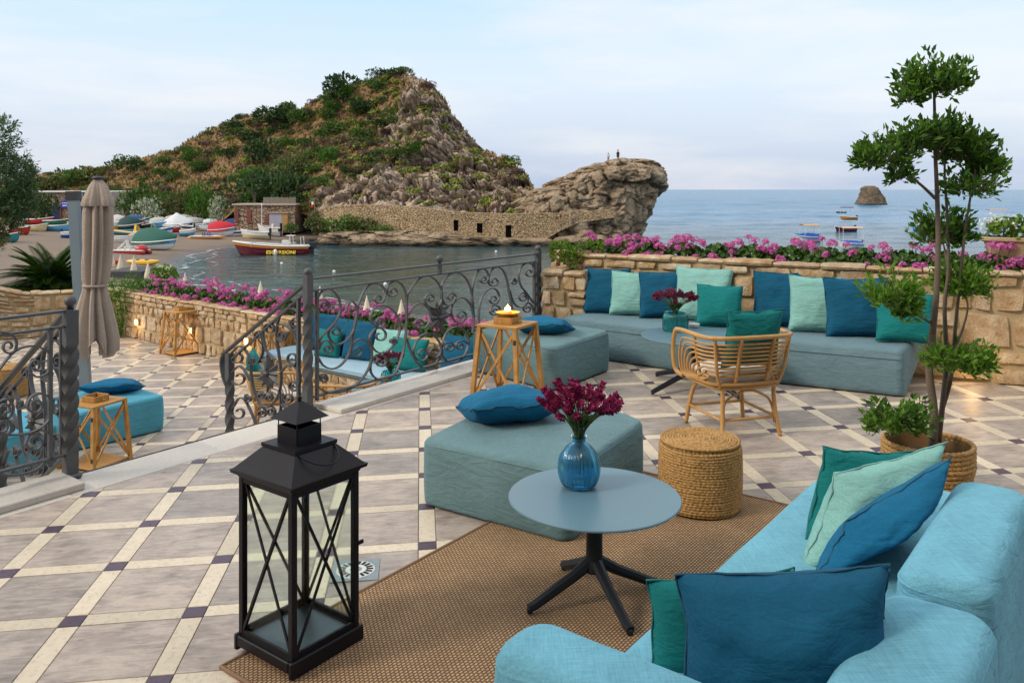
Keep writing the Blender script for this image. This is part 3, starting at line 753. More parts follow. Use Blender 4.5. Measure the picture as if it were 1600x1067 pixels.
# ------------------------------------------------------------------ cushions
def cushion(label, mat, pipe, w, h, t, base, yaw, lean=0.25, roll=0.0, seed=0, pinch=0.07, group=None, flat=False, sag=0.22, center=False, quad=None):
    c = thing('cushion', label, 'cushion', (0, 0, 0), group=group)
    n = 19; rs = np.random.default_rng(seed + 100)
    u, v = np.meshgrid(np.linspace(-1, 1, n), np.linspace(-1, 1, n), indexing='ij')
    cu = np.sign(u)*np.abs(u)**0.9; cv = np.sign(v)*np.abs(v)**0.9
    X = w/2*cu*(1 - pinch*(1 - cv**2)); Z = h/2*cv*(1 - pinch*(1 - cu**2))
    th = ((1 - u**2).clip(0)*(1 - v**2).clip(0))**0.40*(1 - sag*v)
    th = th*(1 - 0.22*np.exp(-((u*0.2)**2 + (v - 0.8)**2)/0.12)*rs.random())
    P = np.stack([X*9, Z*9, np.full_like(X, seed*3.3)], -1); wr = fbm(P, 3); wr2 = fbm(P*0.5 + 9, 2)
    ang = np.arctan2(cv, cu); rad = np.sqrt(u**2 + v**2)/1.414
    corner = np.sin(ang*22 + seed)*np.clip((rad - 0.45)*1.6, 0, 1)*0.045
    bend = 0.035*wr2
    verts = []; faces = []
    for sgn in (-1, 1):
        nz = fbm(P + sgn*5, 3)
        Y = sgn*(t/2)*th*(1 + 0.22*nz + corner) + bend*w + sgn*0.003
        o = len(verts); verts += [tuple(p) for p in np.stack([X, Y, Z], -1).reshape(-1, 3)]
        for i in range(n-1):
            for j in range(n-1):
                f = (o+i*n+j, o+(i+1)*n+j, o+(i+1)*n+j+1, o+i*n+j+1); faces.append(f if sgn < 0 else f[::-1])
    ring = [(i, 0) for i in range(n-1)] + [(n-1, j) for j in range(n-1)] + [(i, n-1) for i in range(n-1, 0, -1)] + [(0, j) for j in range(n-1, 0, -1)]
    for a in range(len(ring)):
        (i, j), (k, l) = ring[a], ring[(a+1) % len(ring)]; faces.append((i*n+j, n*n+i*n+j, n*n+k*n+l, k*n+l))
    m = MB(); m.add(verts, faces); m.build('cover', mat, c, smooth=True, world=False)
    pm = MB(); pts = []
    for a, (i, j) in enumerate(ring):
        p = (Vector(verts[i*n+j]) + Vector(verts[n*n+i*n+j]))/2; d = Vector((p.x/w, 0, p.z/h)); p += d*0.003; p.y += 0.006*math.sin(a*0.9 + seed) + 0.004*math.sin(a*2.3 + seed); p += d*0.006*math.sin(a*0.7 + seed*2)
        pts.append(p)
    pm.tube(pts, 0.0040, 5, closed=True); pm.build('piping', pipe, c, smooth=True, world=False)
    if quad:
        TL, TR, BL = [Vector(q) for q in quad]; ex, ez = (TR - TL)/w, (TL - BL)/h; ey = ez.cross(ex).normalized(); c.location = (TR + BL)/2
        A = Matrix((ex, ey, ez)).transposed()
        for o in c.children:
            for vv in o.data.vertices: vv.co = A @ vv.co
        return c
    Rm = Matrix.Rotation(yaw, 4, 'Z') @ Matrix.Rotation(-lean, 4, 'X') @ Matrix.Rotation(roll, 4, 'Y')
    if center: off = Vector((0, 0, 0))
    else:
        zs = [(Rm @ Vector(p)) for p in verts]; lo = min(p.z for p in zs); off = Vector((0, 0, -lo))
        # keep base point under the bottom edge
        b = Rm @ Vector((0, 0, -h/2)); off.x, off.y = -b.x, -b.y
    c.matrix_world = Matrix.Translation(Vector(base) + off) @ Rm
    return c
SEAT_UP = 0.398
def bench_cushion(label, mat, pipe, px, py, w, h, yaw, lean, seed, t=0.17, roll=0.0, fwd=-0.16):
    fwd = {1: -.12, 2: -.20, 3: -.25, 4: -.20, 5: -.32, 6: -.20, 7: -.26, 8: -.25, 9: -.30}[seed]; p = g(px, py, SEAT_UP); p.y += fwd; p.z = fz(p.x, p.y) + SEAT_UP - 0.004
    cushion(label, mat, pipe, w, h, t, p, R(yaw), lean, R(roll), seed, group='cushions on the long sofa')
bench_cushion('petrol blue cushion beside the stone pillar at the end of the long sofa', M_BLUE, M_PIPE_D, 944, 488, 0.50, 0.49, -20, 0.20, 1)
bench_cushion('mint cushion between the first and second blue cushions by the pillar', M_MINT, M_PIPE_M, 982, 489, 0.46, 0.46, -14, 0.20, 2, roll=2)
bench_cushion('petrol blue cushion between two mint cushions near the stone pillar', M_BLUE, M_PIPE_D, 1028, 492, 0.46, 0.48, -14, 0.22, 3, roll=-2)
bench_cushion('large mint cushion behind the small teal cushion on the long sofa', M_MINT, M_PIPE_M, 1088, 497, 0.57, 0.54, -24, 0.28, 4, roll=1)
bench_cushion('small teal cushion leaning on the large mint cushion of the long sofa', M_TEALC, M_PIPE_T, 1110, 503, 0.43, 0.41, -16, 0.34, 5, 0.15, roll=1)
bench_cushion('petrol blue cushion right after the bare stone gap in the row', M_BLUE, M_PIPE_D, 1207, 504, 0.50, 0.52, -24, 0.20, 6)
bench_cushion('mint cushion between two petrol blue cushions on the longer half of sofa', M_MINT, M_PIPE_M, 1258, 512, 0.46, 0.51, -12, 0.22, 7, roll=2)
bench_cushion('large petrol blue cushion between the mint cushion and the end teal cushion', M_BLUE, M_PIPE_D, 1324, 519, 0.55, 0.53, -12, 0.24, 8, roll=-1)
bench_cushion('teal cushion at the tree end of the long sofa', M_TEALC, M_PIPE_T, 1390, 526, 0.47, 0.42, -14, 0.30, 9, 0.15, roll=2)
# on the ottomans
p = g(795, 660, 0.40)
cushion('bright blue cushion lying on the wedge-shaped ottoman', M_BRIGHT, M_PIPE_D, 0.56, 0.46, 0.22, (p.x, p.y + 0.10, fz(p.x, p.y) + 0.472), R(12), R(-76), R(4), 21, center=True)
p = g(845, 524, 0.40)
cushion('bright blue cushion lying on the square ottoman behind the lit lantern', M_BRIGHT, M_PIPE_D, 0.52, 0.46, 0.17, (p.x + 0.02, p.y + 0.12, fz(p.x, p.y) + 0.47), R(-18), R(-78), R(0), 22, center=True)
p = gz(168, 617, LOW + 0.4)
cushion('bright blue cushion lying on the lower terrace ottoman', M_BRIGHT, M_PIPE_D, 0.60, 0.46, 0.16, (p.x, p.y + 0.1, LOW + 0.47), R(8), R(-76), R(3), 23, center=True)
# on the modular sofa
def sc(x, y, z): return (x, y, z)
def qc(label, mat, pipe, tl, tr, bl, t, seed, **kw):
    q = [at(*tl), at(*tr), at(*bl)]; cushion(label, mat, pipe, (q[1]-q[0]).length, (q[0]-q[2]).length, t, (0, 0, 0), 0, 0, 0, seed, quad=q, **kw)
qc('large dark petrol cushion against the armrest of the modular sofa', M_BLUE, M_PIPE_D, (1054, 897, 2.36), (1390, 880, 2.28), (1064, 1085, 2.31), 0.40, 31, pinch=0.09)
qc('teal cushion mostly hidden behind the large dark petrol cushion', M_TEALC, M_PIPE_T, (1012, 906, 2.50), (1240, 890, 2.47), (1014, 1065, 2.46), 0.16, 32)
qc('bright blue cushion slumped on its corner against the modular sofa backrest', M_BRIGHT, M_PIPE_D, (1322, 812, 2.98), (1488, 714, 3.12), (1272, 905, 2.92), 0.22, 33, pinch=0.08)
qc('mint cushion behind the slumped bright blue cushion on the modular sofa', M_MINT, M_PIPE_M, (1303, 738, 3.16), (1477, 689, 3.30), (1248, 890, 3.06), 0.24, 34, pinch=0.08)
qc('dark teal cushion behind the mint cushion on the modular sofa', M_TEALC, M_PIPE_T, (1289, 699, 3.34), (1430, 706, 3.46), (1254, 856, 3.26), 0.15, 35)
# lower bench by the parapet
lowb = thing('stone_bench', 'stone bench with pale blue seat pad along the lower parapet', 'bench', (-1.6, 10.4, LOW))
b0, b1 = LW0 + LWD*5.95, LW0 + LWD*9.6
FB_ = [tuple((b0 + LWN*0.66)[:]), tuple((b1 + LWN*0.66)[:])]; BB_ = [tuple((b0 + LWN*0.03)[:]), tuple((b1 + LWN*0.03)[:])]
m = MB(); m.prism([V2(b0 + LWN*0.04), V2(b0 + LWN*0.62), V2(b1 + LWN*0.62), V2(b1 + LWN*0.04)], LOW - 0.02, LOW + 0.36); m.build('core', M_MORTAR, lowb)
f2, l2 = path_frame([V2(b0 + LWN*0.62), V2(b1 + LWN*0.62)]); rubble(lowb, f2, l2, lambda s: LOW, lambda s: LOW + 0.36, 1, 51, (0.1, 0.18), (1.2, 2.4), 0.01, 0.02)
bench_module(0.0, 1.0, 0.105, 5.0, lowb, M_PALE, FB_, BB_, None, LOW + 0.37, 0.03)
def low_cushion(label, mat, pipe, s, w, h, yaw, seed, fwd=0.16, t=0.16, lean=0.3):
    q = LW0 + LWD*s + LWN*(0.03 + fwd); cushion(label, mat, pipe, w, h, t, (q.x, q.y, LOW + 0.475), R(yaw), lean, 0, seed, group='cushions on the lower bench')
low_cushion('petrol blue cushion at the parasol end of the lower bench', M_BLUE, M_PIPE_D, 6.55, 0.58, 0.52, -33, 41)
low_cushion('petrol blue cushion partly behind the small teal one on lower bench', M_BLUE, M_PIPE_D, 7.0, 0.52, 0.50, -38, 42)
low_cushion('small teal cushion in front of blue cushions on the lower bench', M_TEALC, M_PIPE_T, 6.98, 0.40, 0.37, -25, 43, 0.36)
low_cushion('petrol blue cushion leaning towards the mint cushion on the lower bench', M_BLUE, M_PIPE_D, 7.45, 0.50, 0.52, -25, 44, 0.24)
low_cushion('mint cushion in the middle of the lower bench', M_MINT, M_PIPE_M, 7.95, 0.50, 0.46, -30, 45, 0.2)
low_cushion('teal cushion lying against the mint cushion on the lower bench', M_TEALC, M_PIPE_T, 8.40, 0.52, 0.40, -24, 46, 0.28)
low_cushion('petrol blue cushion at the far end of the lower bench by the kerb', M_BLUE, M_PIPE_D, 9.1, 0.5, 0.5, -34, 47)

# ------------------------------------------------------------------ rug
def mat_rug():
    k = NT('woven_jute'); v = k.co('Object')
    br = k.n('TexBrick', {'offset': 0.5}, Vector=v, Scale=1.0, Mortar_Size=0.0034, Mortar_Smooth=0.35, Bias=0.0, Brick_Width=0.020, Row_Height=0.014)
    k.set(br.inputs['Color1'], (0.47, 0.33, 0.19)); k.set(br.inputs['Color2'], (0.60, 0.44, 0.25)); k.set(br.inputs['Mortar'], (0.17, 0.105, 0.075))
    n = k.noise(v, 5, 5); f = k.noise(k.co('Object', (40, 300, 1)), 1, 3)
    c = k.mix(k.math('MULTIPLY', f, 0.6), br.outputs['Color'], k.mix(1.0, br.outputs['Color'], (0.6, 0.5, 0.45), 'MULTIPLY'))
    c = k.hsv(c, 0.5, 1.0, k.math('MULTIPLY_ADD', n, 0.5, 0.75)); k.p(Base_Color=c, Roughness=0.95, Specular_IOR_Level=0.1)
    k.bump(k.math('SUBTRACT', 1.0, br.outputs['Fac']), 0.9, 0.006); return k.mat
RC = Vector((-1.105, 3.12, 0)); RU = Vector((math.cos(R(52.3)), math.sin(R(52.3)), 0)); RV = Vector((RU.y, -RU.x, 0))
rug = thing('jute_rug', 'large woven brown jute rug under the round table and sofa', 'rug', (RC.x, RC.y, fz(RC.x, RC.y)), R(52.3))
rl, rw, nx, ny = 2.74, 2.55, 40, 36
vs = []; fs = []
for i in range(nx+1):
    for j in range(ny+1):
        x, y = rl*i/nx, -rw*j/ny; p = RC + RU*x - RV*y
        e = min(i, nx-i, j, ny-j); z = fz(p.x, p.y) - fz(RC.x, RC.y) + 0.009 + 0.0025*math.sin(x*5 + y*3) * (1 if e else 0)
        vs.append((x, y, z))
for i in range(nx):
    for j in range(ny): a = i*(ny+1)+j; fs.append((a, a+1, a+ny+2, a+ny+1))
fs = [f[::-1] for f in fs]
m = MB(); m.add(vs, fs); ro = m.build('woven_field', mat_rug(), rug, True, world=False)
m = MB(); pts = [vs[i*(ny+1)] for i in range(nx+1)] + [vs[nx*(ny+1)+j] for j in range(1, ny+1)] + [vs[i*(ny+1)+ny] for i in range(nx-1, -1, -1)] + [vs[j] for j in range(ny-1, 0, -1)]
m.tube([(p[0], p[1], p[2]-0.002) for p in pts], 0.009, 6, closed=True); m.build('bound_edge', plain('rug_binding', (0.25, 0.15, 0.085), 0.9, 0.2, scale=60, bump=0.4), rug, True, world=False)

# ------------------------------------------------------------------ round tables
M_TTOP = plain('slate_blue_compact', (0.115, 0.215, 0.275), 0.34, 0.06, scale=2.0, spec=0.5)
M_TLEG = plain('anthracite_aluminium', (0.014, 0.017, 0.023), 0.42, 0.12, spec=0.25)
def table(label, c, z, r, h, rot, foot):
    t = thing('round_table', label, 'table', (c[0], c[1], z), rot, 'round pedestal tables')
    m = MB(); m.lathe([(0, h-0.011), (r-0.004, h-0.011), (r, h-0.008), (r, h-0.003), (r-0.003, h), (0, h)], 72); m.build('tabletop', M_TTOP, t, smooth=30, world=False)
    m = MB(); m.lathe([(0.12, h-0.022), (0.12, h-0.012)], 24); m.build('mounting_plate', M_TLEG, t, smooth=30, world=False)
    m = MB(); m.lathe([(0.038, 0.16), (0.036, 0.22), (0.034, h-0.03), (0.045, h-0.02)], 20); m.lathe([(0.01, 0.115), (0.045, 0.125), (0.047, 0.15), (0.038, 0.175)], 20); m.build('column', M_TLEG, t, smooth=40, world=False)
    for i in range(4):
        a = math.pi/2*i; d = Vector((math.cos(a), math.sin(a), 0)); m = MB()
        pts = [Vector((0, 0, 0.17)), d*0.03 + Vector((0, 0, 0.160)), d*0.10*foot/0.3 + Vector((0, 0, 0.115)), d*(foot-0.03) + Vector((0, 0, 0.028)), d*foot + Vector((0, 0, 0.020))]
        m.tube(pts, lambda q: 0.030 - 0.012*q, 8); lg = m.build('leg', M_TLEG, t, smooth=40, world=False)
        m = MB(); m.lathe([(0.013, 0.0), (0.013, 0.018), (0.008, 0.022)], 10, tuple(d*(foot-0.006))); m.build('foot_pad', M_TLEG, lg, world=False)
    return t
TN = Vector((0.357, 3.565, 0)); table('round slate blue pedestal table on the jute rug holding blue ribbed vase', TN, fz(TN.x, TN.y) + 0.011, 0.373, 0.45, R(22), 0.31)
TM = Vector((1.60, 7.16, 0)); table('round slate blue table between the rattan chair and long sofa', TM, fz(TM.x, TM.y) + 0.004, 0.47, 0.45, R(32), 0.50)
TL = Vector((-1.43, 9.35, 0)); table('round slate blue table on the lower terrace before the bench', TL, LOW + 0.004, 0.40, 0.45, R(10), 0.33)

# ------------------------------------------------------------------ vases with flowers
def mat_glass(name, col, rough=0.05):
    k = NT(name); n = k.noise(k.co('Object'), 12, 3)
    k.p(Base_Color=k.mix(n, tuple(x*0.9 for x in col), col), Roughness=rough, Transmission_Weight=0.9, IOR=1.45, Specular_IOR_Level=0.5); return k.mat
M_VBLUE = mat_glass('blue_glass', (0.14, 0.58, 0.86)); M_VTEAL = mat_glass('teal_glass', (0.08, 0.62, 0.64))
def leafmat(name, c1, c2, rough=0.5, trans=0.25, sat=1.0):
    if name in MATS: return MATS[name]
    k = NT(name); g_ = k.n('NewGeometry'); r = g_.outputs['Random Per Island']
    c = k.mix(r, c1, c2); n = k.noise(k.co('Object'), 8, 2); c = k.hsv(c, 0.5, 1.0, k.math('MULTIPLY_ADD', n, 0.7, 0.65))
    k.p(Base_Color=c, Roughness=rough, Specular_IOR_Level=0.35)
    if trans:
        tr = k.n('BsdfTranslucent', Color=k.mix(1.0, c, (1.3, 1.4, 0.6), 'MULTIPLY')); mx = k.n('MixShader', Fac=trans)
        k.nt.links.new(k.b.outputs[0], mx.inputs[1]); k.nt.links.new(tr.outputs[0], mx.inputs[2]); k.nt.links.new(mx.outputs[0], k.out.inputs['Surface'])
    MATS[name] = k.mat; return k.mat
M_HEATHER = leafmat('maroon_heather', (0.19, 0.008, 0.07), (0.40, 0.035, 0.17), 0.7, 0.15); M_LEAF = leafmat('fresh_leaf', (0.03, 0.085, 0.015), (0.075, 0.16, 0.03), 0.5); M_STEM = plain('green_stem', (0.06, 0.10, 0.03), 0.7)
M_PINKH = leafmat('mixed_heather', (0.12, 0.01, 0.05), (0.30, 0.06, 0.14), 0.7, 0.15)
def leaf(mb, p, d, up, l, w, m=0, fold=0.2):
    """pointed leaf folded along its midrib"""
    d = d.normalized(); s = d.cross(up); s = s.normalized() if s.length > 1e-4 else d.orthogonal().normalized(); n = s.cross(d)
    a, b, c = p, p + d*(l*0.5) + n*(-fold*w*0.3), p + d*l
    e1, e2 = p + d*(l*0.45) + s*(w/2) + n*(fold*w), p + d*(l*0.45) - s*(w/2) + n*(fold*w)
    mb.add([a, e1, c, e2, b], [(0, 4, 1), (4, 2, 1), (0, 3, 4), (4, 3, 2)], m)
def rdir(rnd, zmin=-1, zmax=1):
    z = rnd.uniform(zmin, zmax); a = rnd.uniform(0, 2*math.pi); q = math.sqrt(max(0, 1-z*z)); return Vector((q*math.cos(a), q*math.sin(a), z))
def vase(label, flabel, pos, prof, mat, ribs, fl_r, fl_h, mat_f, seed, ns=26):
    rnd = random.Random(seed)
    t = thing('glass_vase', label, 'vase', pos, group='ribbed glass vases'); n = ribs*4
    wob = lambda a, q: 1 + (0.040*math.cos(a*ribs) if 0.06 < q < 0.86 else 0)
    top = prof[-1][1]; outer = catmull([(r, z, 0) for r, z in prof], 4); inner = [(max(0.001, p.x - 0.005), max(p.y, 0.012)) for p in outer[::-1]]
    m = MB(); m.lathe([(p.x, p.y) for p in outer], n, wob=wob); m.f = m.f[:-1] if prof[-1][0] > 1e-4 else m.f; m.m = m.m[:len(m.f)]
    m2 = MB(); m2.lathe(inner, n, wob=lambda a, q: 1); m2.f = [f for f in m2.f if len(f) == 4]; m.add(m2.v, m2.f); m.build('glass', mat, t, smooth=True, world=False)
    k = NT('vase_water_%d' % seed); k.p(Base_Color=(0.75, 0.9, 0.92), Roughness=0.02, Transmission_Weight=1.0, IOR=1.33)
    f = thing('flower_bunch', flabel, 'flowers', (pos[0], pos[1], pos[2] + top))
    st, fl, lf = MB(), MB(), MB()
    for i in range(ns):
        d = rdir(rnd, 0.25, 1.0); L = fl_h*rnd.uniform(0.75, 1.05); tip = Vector((d.x*fl_r*1.15, d.y*fl_r*1.15, 0.03 + L*(0.45 + 0.55*d.z)))
        b0_ = Vector((d.x*0.012, d.y*0.012, -top*0.75)); mid = Vector((d.x*0.02, d.y*0.02, 0.0))
        pts = catmull([b0_, mid, tip*0.55 + Vector((0, 0, 0.02)), tip], 4); st.tube(pts, 0.0018, 4)
        ax = (tip - pts[-4]).normalized()
        for j in range(60):
            q = rnd.random(); p = tip + ax*(0.028 - q*L*0.42); e = rdir(rnd); e = (e - ax*e.dot(ax)).normalized()
            rr = 0.014*(0.35 + 0.65*min(1, q*2.2)); leaf(fl, p + e*rr*0.4, (e + ax*0.9), ax, 0.019*rnd.uniform(.7, 1.2), 0.012, 0, 0.4)
        for j in range(9):
            p = pts[len(pts)//2] * rnd.uniform(0.3, 1.0); leaf(lf, p + Vector((0, 0, 0.02)), rdir(rnd, -0.2, 0.8), Vector((0, 0, 1)), 0.028, 0.010)
    st.build('stems', M_STEM, f, world=False); fl.build('blossom', mat_f, f, world=False); lf.build('leaves', M_LEAF, f, world=False)
    return t
pv = g(906, 766, 0.46)
vase('blue ribbed glass bottle vase on the round table', 'bunch of maroon heather in the blue ribbed vase', (pv.x, pv.y + 0.045, fz(pv.x, pv.y) + 0.463),
     [(0.045, 0.0), (0.075, 0.012), (0.092, 0.07), (0.086, 0.13), (0.055, 0.178), (0.030, 0.195), (0.029, 0.215), (0.036, 0.225)], M_VBLUE, 34, 0.15, 0.19, M_HEATHER, 1, 62)
pv = g(1056, 518, 0.45)
vase('teal ribbed glass vase on the table behind the rattan chair', 'bunch of purple heather in the teal vase behind rattan chair', (pv.x, pv.y + 0.02, fz(pv.x, pv.y) + 0.455),
     [(0.085, 0.0), (0.108, 0.01), (0.112, 0.09), (0.104, 0.14), (0.090, 0.155), (0.095, 0.165)], M_VTEAL, 26, 0.17, 0.16, M_PINKH, 2, 48)
vase('teal ribbed glass vase on the lower terrace table', 'bunch of pink heather in the lower terrace vase', (TL.x + 0.05, TL.y, LOW + 0.455),
     [(0.085, 0.0), (0.108, 0.01), (0.112, 0.09), (0.104, 0.14), (0.090, 0.155), (0.095, 0.165)], M_VTEAL, 26, 0.16, 0.17, M_PINKH, 3, 40)
pa = g(1084, 511, 0.45); m = MB()
m.lathe([(0.0, 0.0), (0.05, 0.0), (0.055, 0.025), (0.048, 0.025), (0.044, 0.008), (0.0, 0.008)], 24)
o = m.build('ashtray', plain('white_ceramic', (0.7, 0.7, 0.68), 0.25), None, smooth=40); o.location = (pa.x, pa.y, fz(pa.x, pa.y) + 0.456); tag(o, 'small white ceramic ashtray beside the teal vase', 'ashtray')
# ------------------------------------------------------------------ wrought iron railings
def mat_iron():
    k = NT('wrought_iron'); v = k.co('World'); n = k.noise(v, 18, 5, 0.6); f = k.noise(v, 160, 3)
    c = k.mix(n, (0.050, 0.054, 0.062), (0.125, 0.13, 0.14)); c = k.mix(k.ramp(f, [(0.62, (0,)*3), (0.75, (0.6,)*3)]), c, (0.17, 0.165, 0.16))
    k.p(Base_Color=c, Roughness=k.math('MULTIPLY_ADD', n, 0.3, 0.38), Metallic=0.35, Specular_IOR_Level=0.5); k.bump(f, 0.35, 0.003); return k.mat
M_IRON = mat_iron()
def plane_hit(px, py, P, N):
    d = Vector(((px - 800)/F, 1.0, -(py - HY)/F)); o = Vector((0, 0, EY)); t = (P - o).dot(N)/d.dot(N); return o + d*t
def spiral_pts(last, c, turns, sgn, n=16, shrink=0.28):
    r0 = math.hypot(last[0]-c[0], last[1]-c[1]); a0 = math.atan2(last[1]-c[1], last[0]-c[0]); out = []
    for i in range(1, n+1):
        q = i/n; r = r0*(1 - (1-shrink)*q); a = a0 + sgn*turns*2*math.pi*q; out.append((c[0] + r*math.cos(a), c[1] + r*math.sin(a)))
    return out
def turn_sign(p, q, c):
    return 1 if ((q[0]-c[0])*(0) or ((p[0]-c[0])*(q[1]-c[1]) - (p[1]-c[1])*(q[0]-c[0]))) > 0 else -1
def scroll(parent, crop, pts, end=None, start=None, P=None, N=None, w=0.026, t=0.010, turns=1.1, shift=None, name='scroll'):
    x0, y0, s = crop; c2 = [Vector((p[0], p[1], 0)) for p in pts]; body = [(p.x, p.y) for p in catmull(c2, 5)]
    if end: body += spiral_pts(body[-1], end, turns, turn_sign(body[-3], body[-1], end))
    if start: body = spiral_pts(body[0], start, turns, turn_sign(body[2], body[0], start))[::-1] + body
    W = [plane_hit(x0 + p[0]/s, y0 + p[1]/s, P, N) for p in body]
    if shift is not None: W = [p + shift for p in W]
    m = MB(); m.bar(W, N, w, t); return m.build(name, M_IRON, parent, smooth=30)
def twisted_post(parent, base, h, half=0.026, turns=3.0, z_a=0.16, z_b=0.80):
    m = MB(); rings = []
    zs = [0, z_a*h] + [z_a*h + (z_b-z_a)*h*i/44 for i in range(1, 45)] + [h]
    vs = []
    for z in zs:
        q = min(1, max(0, (z - z_a*h)/((z_b-z_a)*h))); a = R(51.4) + q*turns*math.pi/2*2
        for i in range(4): b = a + math.pi/4 + i*math.pi/2; vs.append((base.x + math.cos(b)*half*1.414, base.y + math.sin(b)*half*1.414, base.z + z))
    fs = [(i*4+j, i*4+(j+1) % 4, i*4+4+(j+1) % 4, i*4+4+j) for i in range(len(zs)-1) for j in range(4)] + [(3, 2, 1, 0), tuple((len(zs)-1)*4+j for j in range(4))]
    m.add(vs, fs); p = m.build('post', M_IRON, parent, smooth=25)
    m = MB(); m.bbox((-0.055, -0.055, 0), (0.055, 0.055, 0.035), 0.012, Matrix.Translation(base) @ Matrix.Rotation(R(51.4), 4, 'Z')); m.build('base_collar', M_IRON, p)
    return p
def ball(parent, c, r):
    m = MB(); m.lathe([(0.012, -r*1.35), (0.014, -r*0.95), (r*0.55, -r*0.82), (r*0.9, -r*0.45), (r, 0), (r*0.9, r*0.45), (r*0.6, r*0.8), (0.001, r)], 18, c); return m.build('ball_finial', M_IRON, parent, smooth=True)
def rosette(parent, c, N, r, n=10):
    N = N.normalized(); U = Vector((0, 0, 1)).cross(N).normalized(); V = N.cross(U); m = MB()
    for i in range(n):
        a = 2*math.pi*i/n; d = U*math.cos(a) + V*math.sin(a); e = N.cross(d); rr = r*(1 if i % 2 else 0.86)
        m.add([c + d*r*0.12 - e*r*0.07 + N*0.012, c + d*rr*0.65 - e*r*0.19 + N*0.02, c + d*rr + N*0.006, c + d*rr*0.65 + e*r*0.19 + N*0.02, c + d*r*0.12 + e*r*0.07 + N*0.012,
               c + d*r*0.12 - N*0.012, c + d*rr*0.65 - N*0.008, c + d*rr - N*0.004], [(0, 1, 2, 3, 4), (5, 6, 1, 0), (6, 7, 2, 1), (5, 4, 3, 6), (6, 3, 2, 7)])
    m.lathe([(0.001, -0.02), (r*0.2, -0.015), (r*0.24, 0), (r*0.2, 0.015), (0.001, 0.02)], 12, tuple(c)); return m.build('rosette', M_IRON, parent)
rail = thing('iron_railing', 'long wrought iron scrollwork railing along the terrace edge', 'railing', (P_R.x, P_R.y, fz(P_R.x, P_R.y)), group='wrought iron railings')
zR, zE = 1.113, 1.127
PRb = Vector((P_R.x, P_R.y, fz(P_R.x, P_R.y) + 0.004)); PEb = Vector((P_E.x, P_E.y, fz(P_E.x, P_E.y) + 0.04))
twisted_post(rail, PRb, 1.10, 0.030); ball(rail, (P_R.x, P_R.y, zR + 0.055), 0.036)
twisted_post(rail, PEb, 1.02, 0.028); ball(rail, (P_E.x, P_E.y, zE + 0.06), 0.036)
m = MB(); m.bar([Vector((P_R.x, P_R.y, zR)), Vector((P_E.x, P_E.y, zE))], E_N, 0.045, 0.016); m.build('handrail', M_IRON, rail)
A_, B_ = P_R + E_U*0.05, P_E - E_U*0.05
m = MB(); m.bar([Vector((A_.x, A_.y, 1.016)), Vector((B_.x, B_.y, 1.045))], E_N, 0.03, 0.014); m.build('upper_bar', M_IRON, rail)
m = MB(); m.bar([Vector((A_.x, A_.y, 0.155)), Vector((B_.x, B_.y, 0.215))], E_N, 0.03, 0.014); m.build('lower_bar', M_IRON, rail)
pm = plane_hit(687, 412, P_R, E_N); m = MB(); m.bar([Vector((pm.x, pm.y, 1.03)), Vector((pm.x, pm.y, 1.13))], E_N, 0.03, 0.03); m.build('middle_stub', M_IRON, rail); ball(rail, (pm.x, pm.y, 1.175), 0.036)
for q, za, zb in ((0.09, 0.12, 1.02), (3.02, 0.2, 1.05)):
    b = P_R + E_U*q; m = MB(); m.bar([Vector((b.x, b.y, za)), Vector((b.x, b.y, zb))], E_N, 0.03, 0.022); m.build('upright', M_IRON, rail)
C1, C2 = (480, 385, 4.105), (660, 380, 4.85)
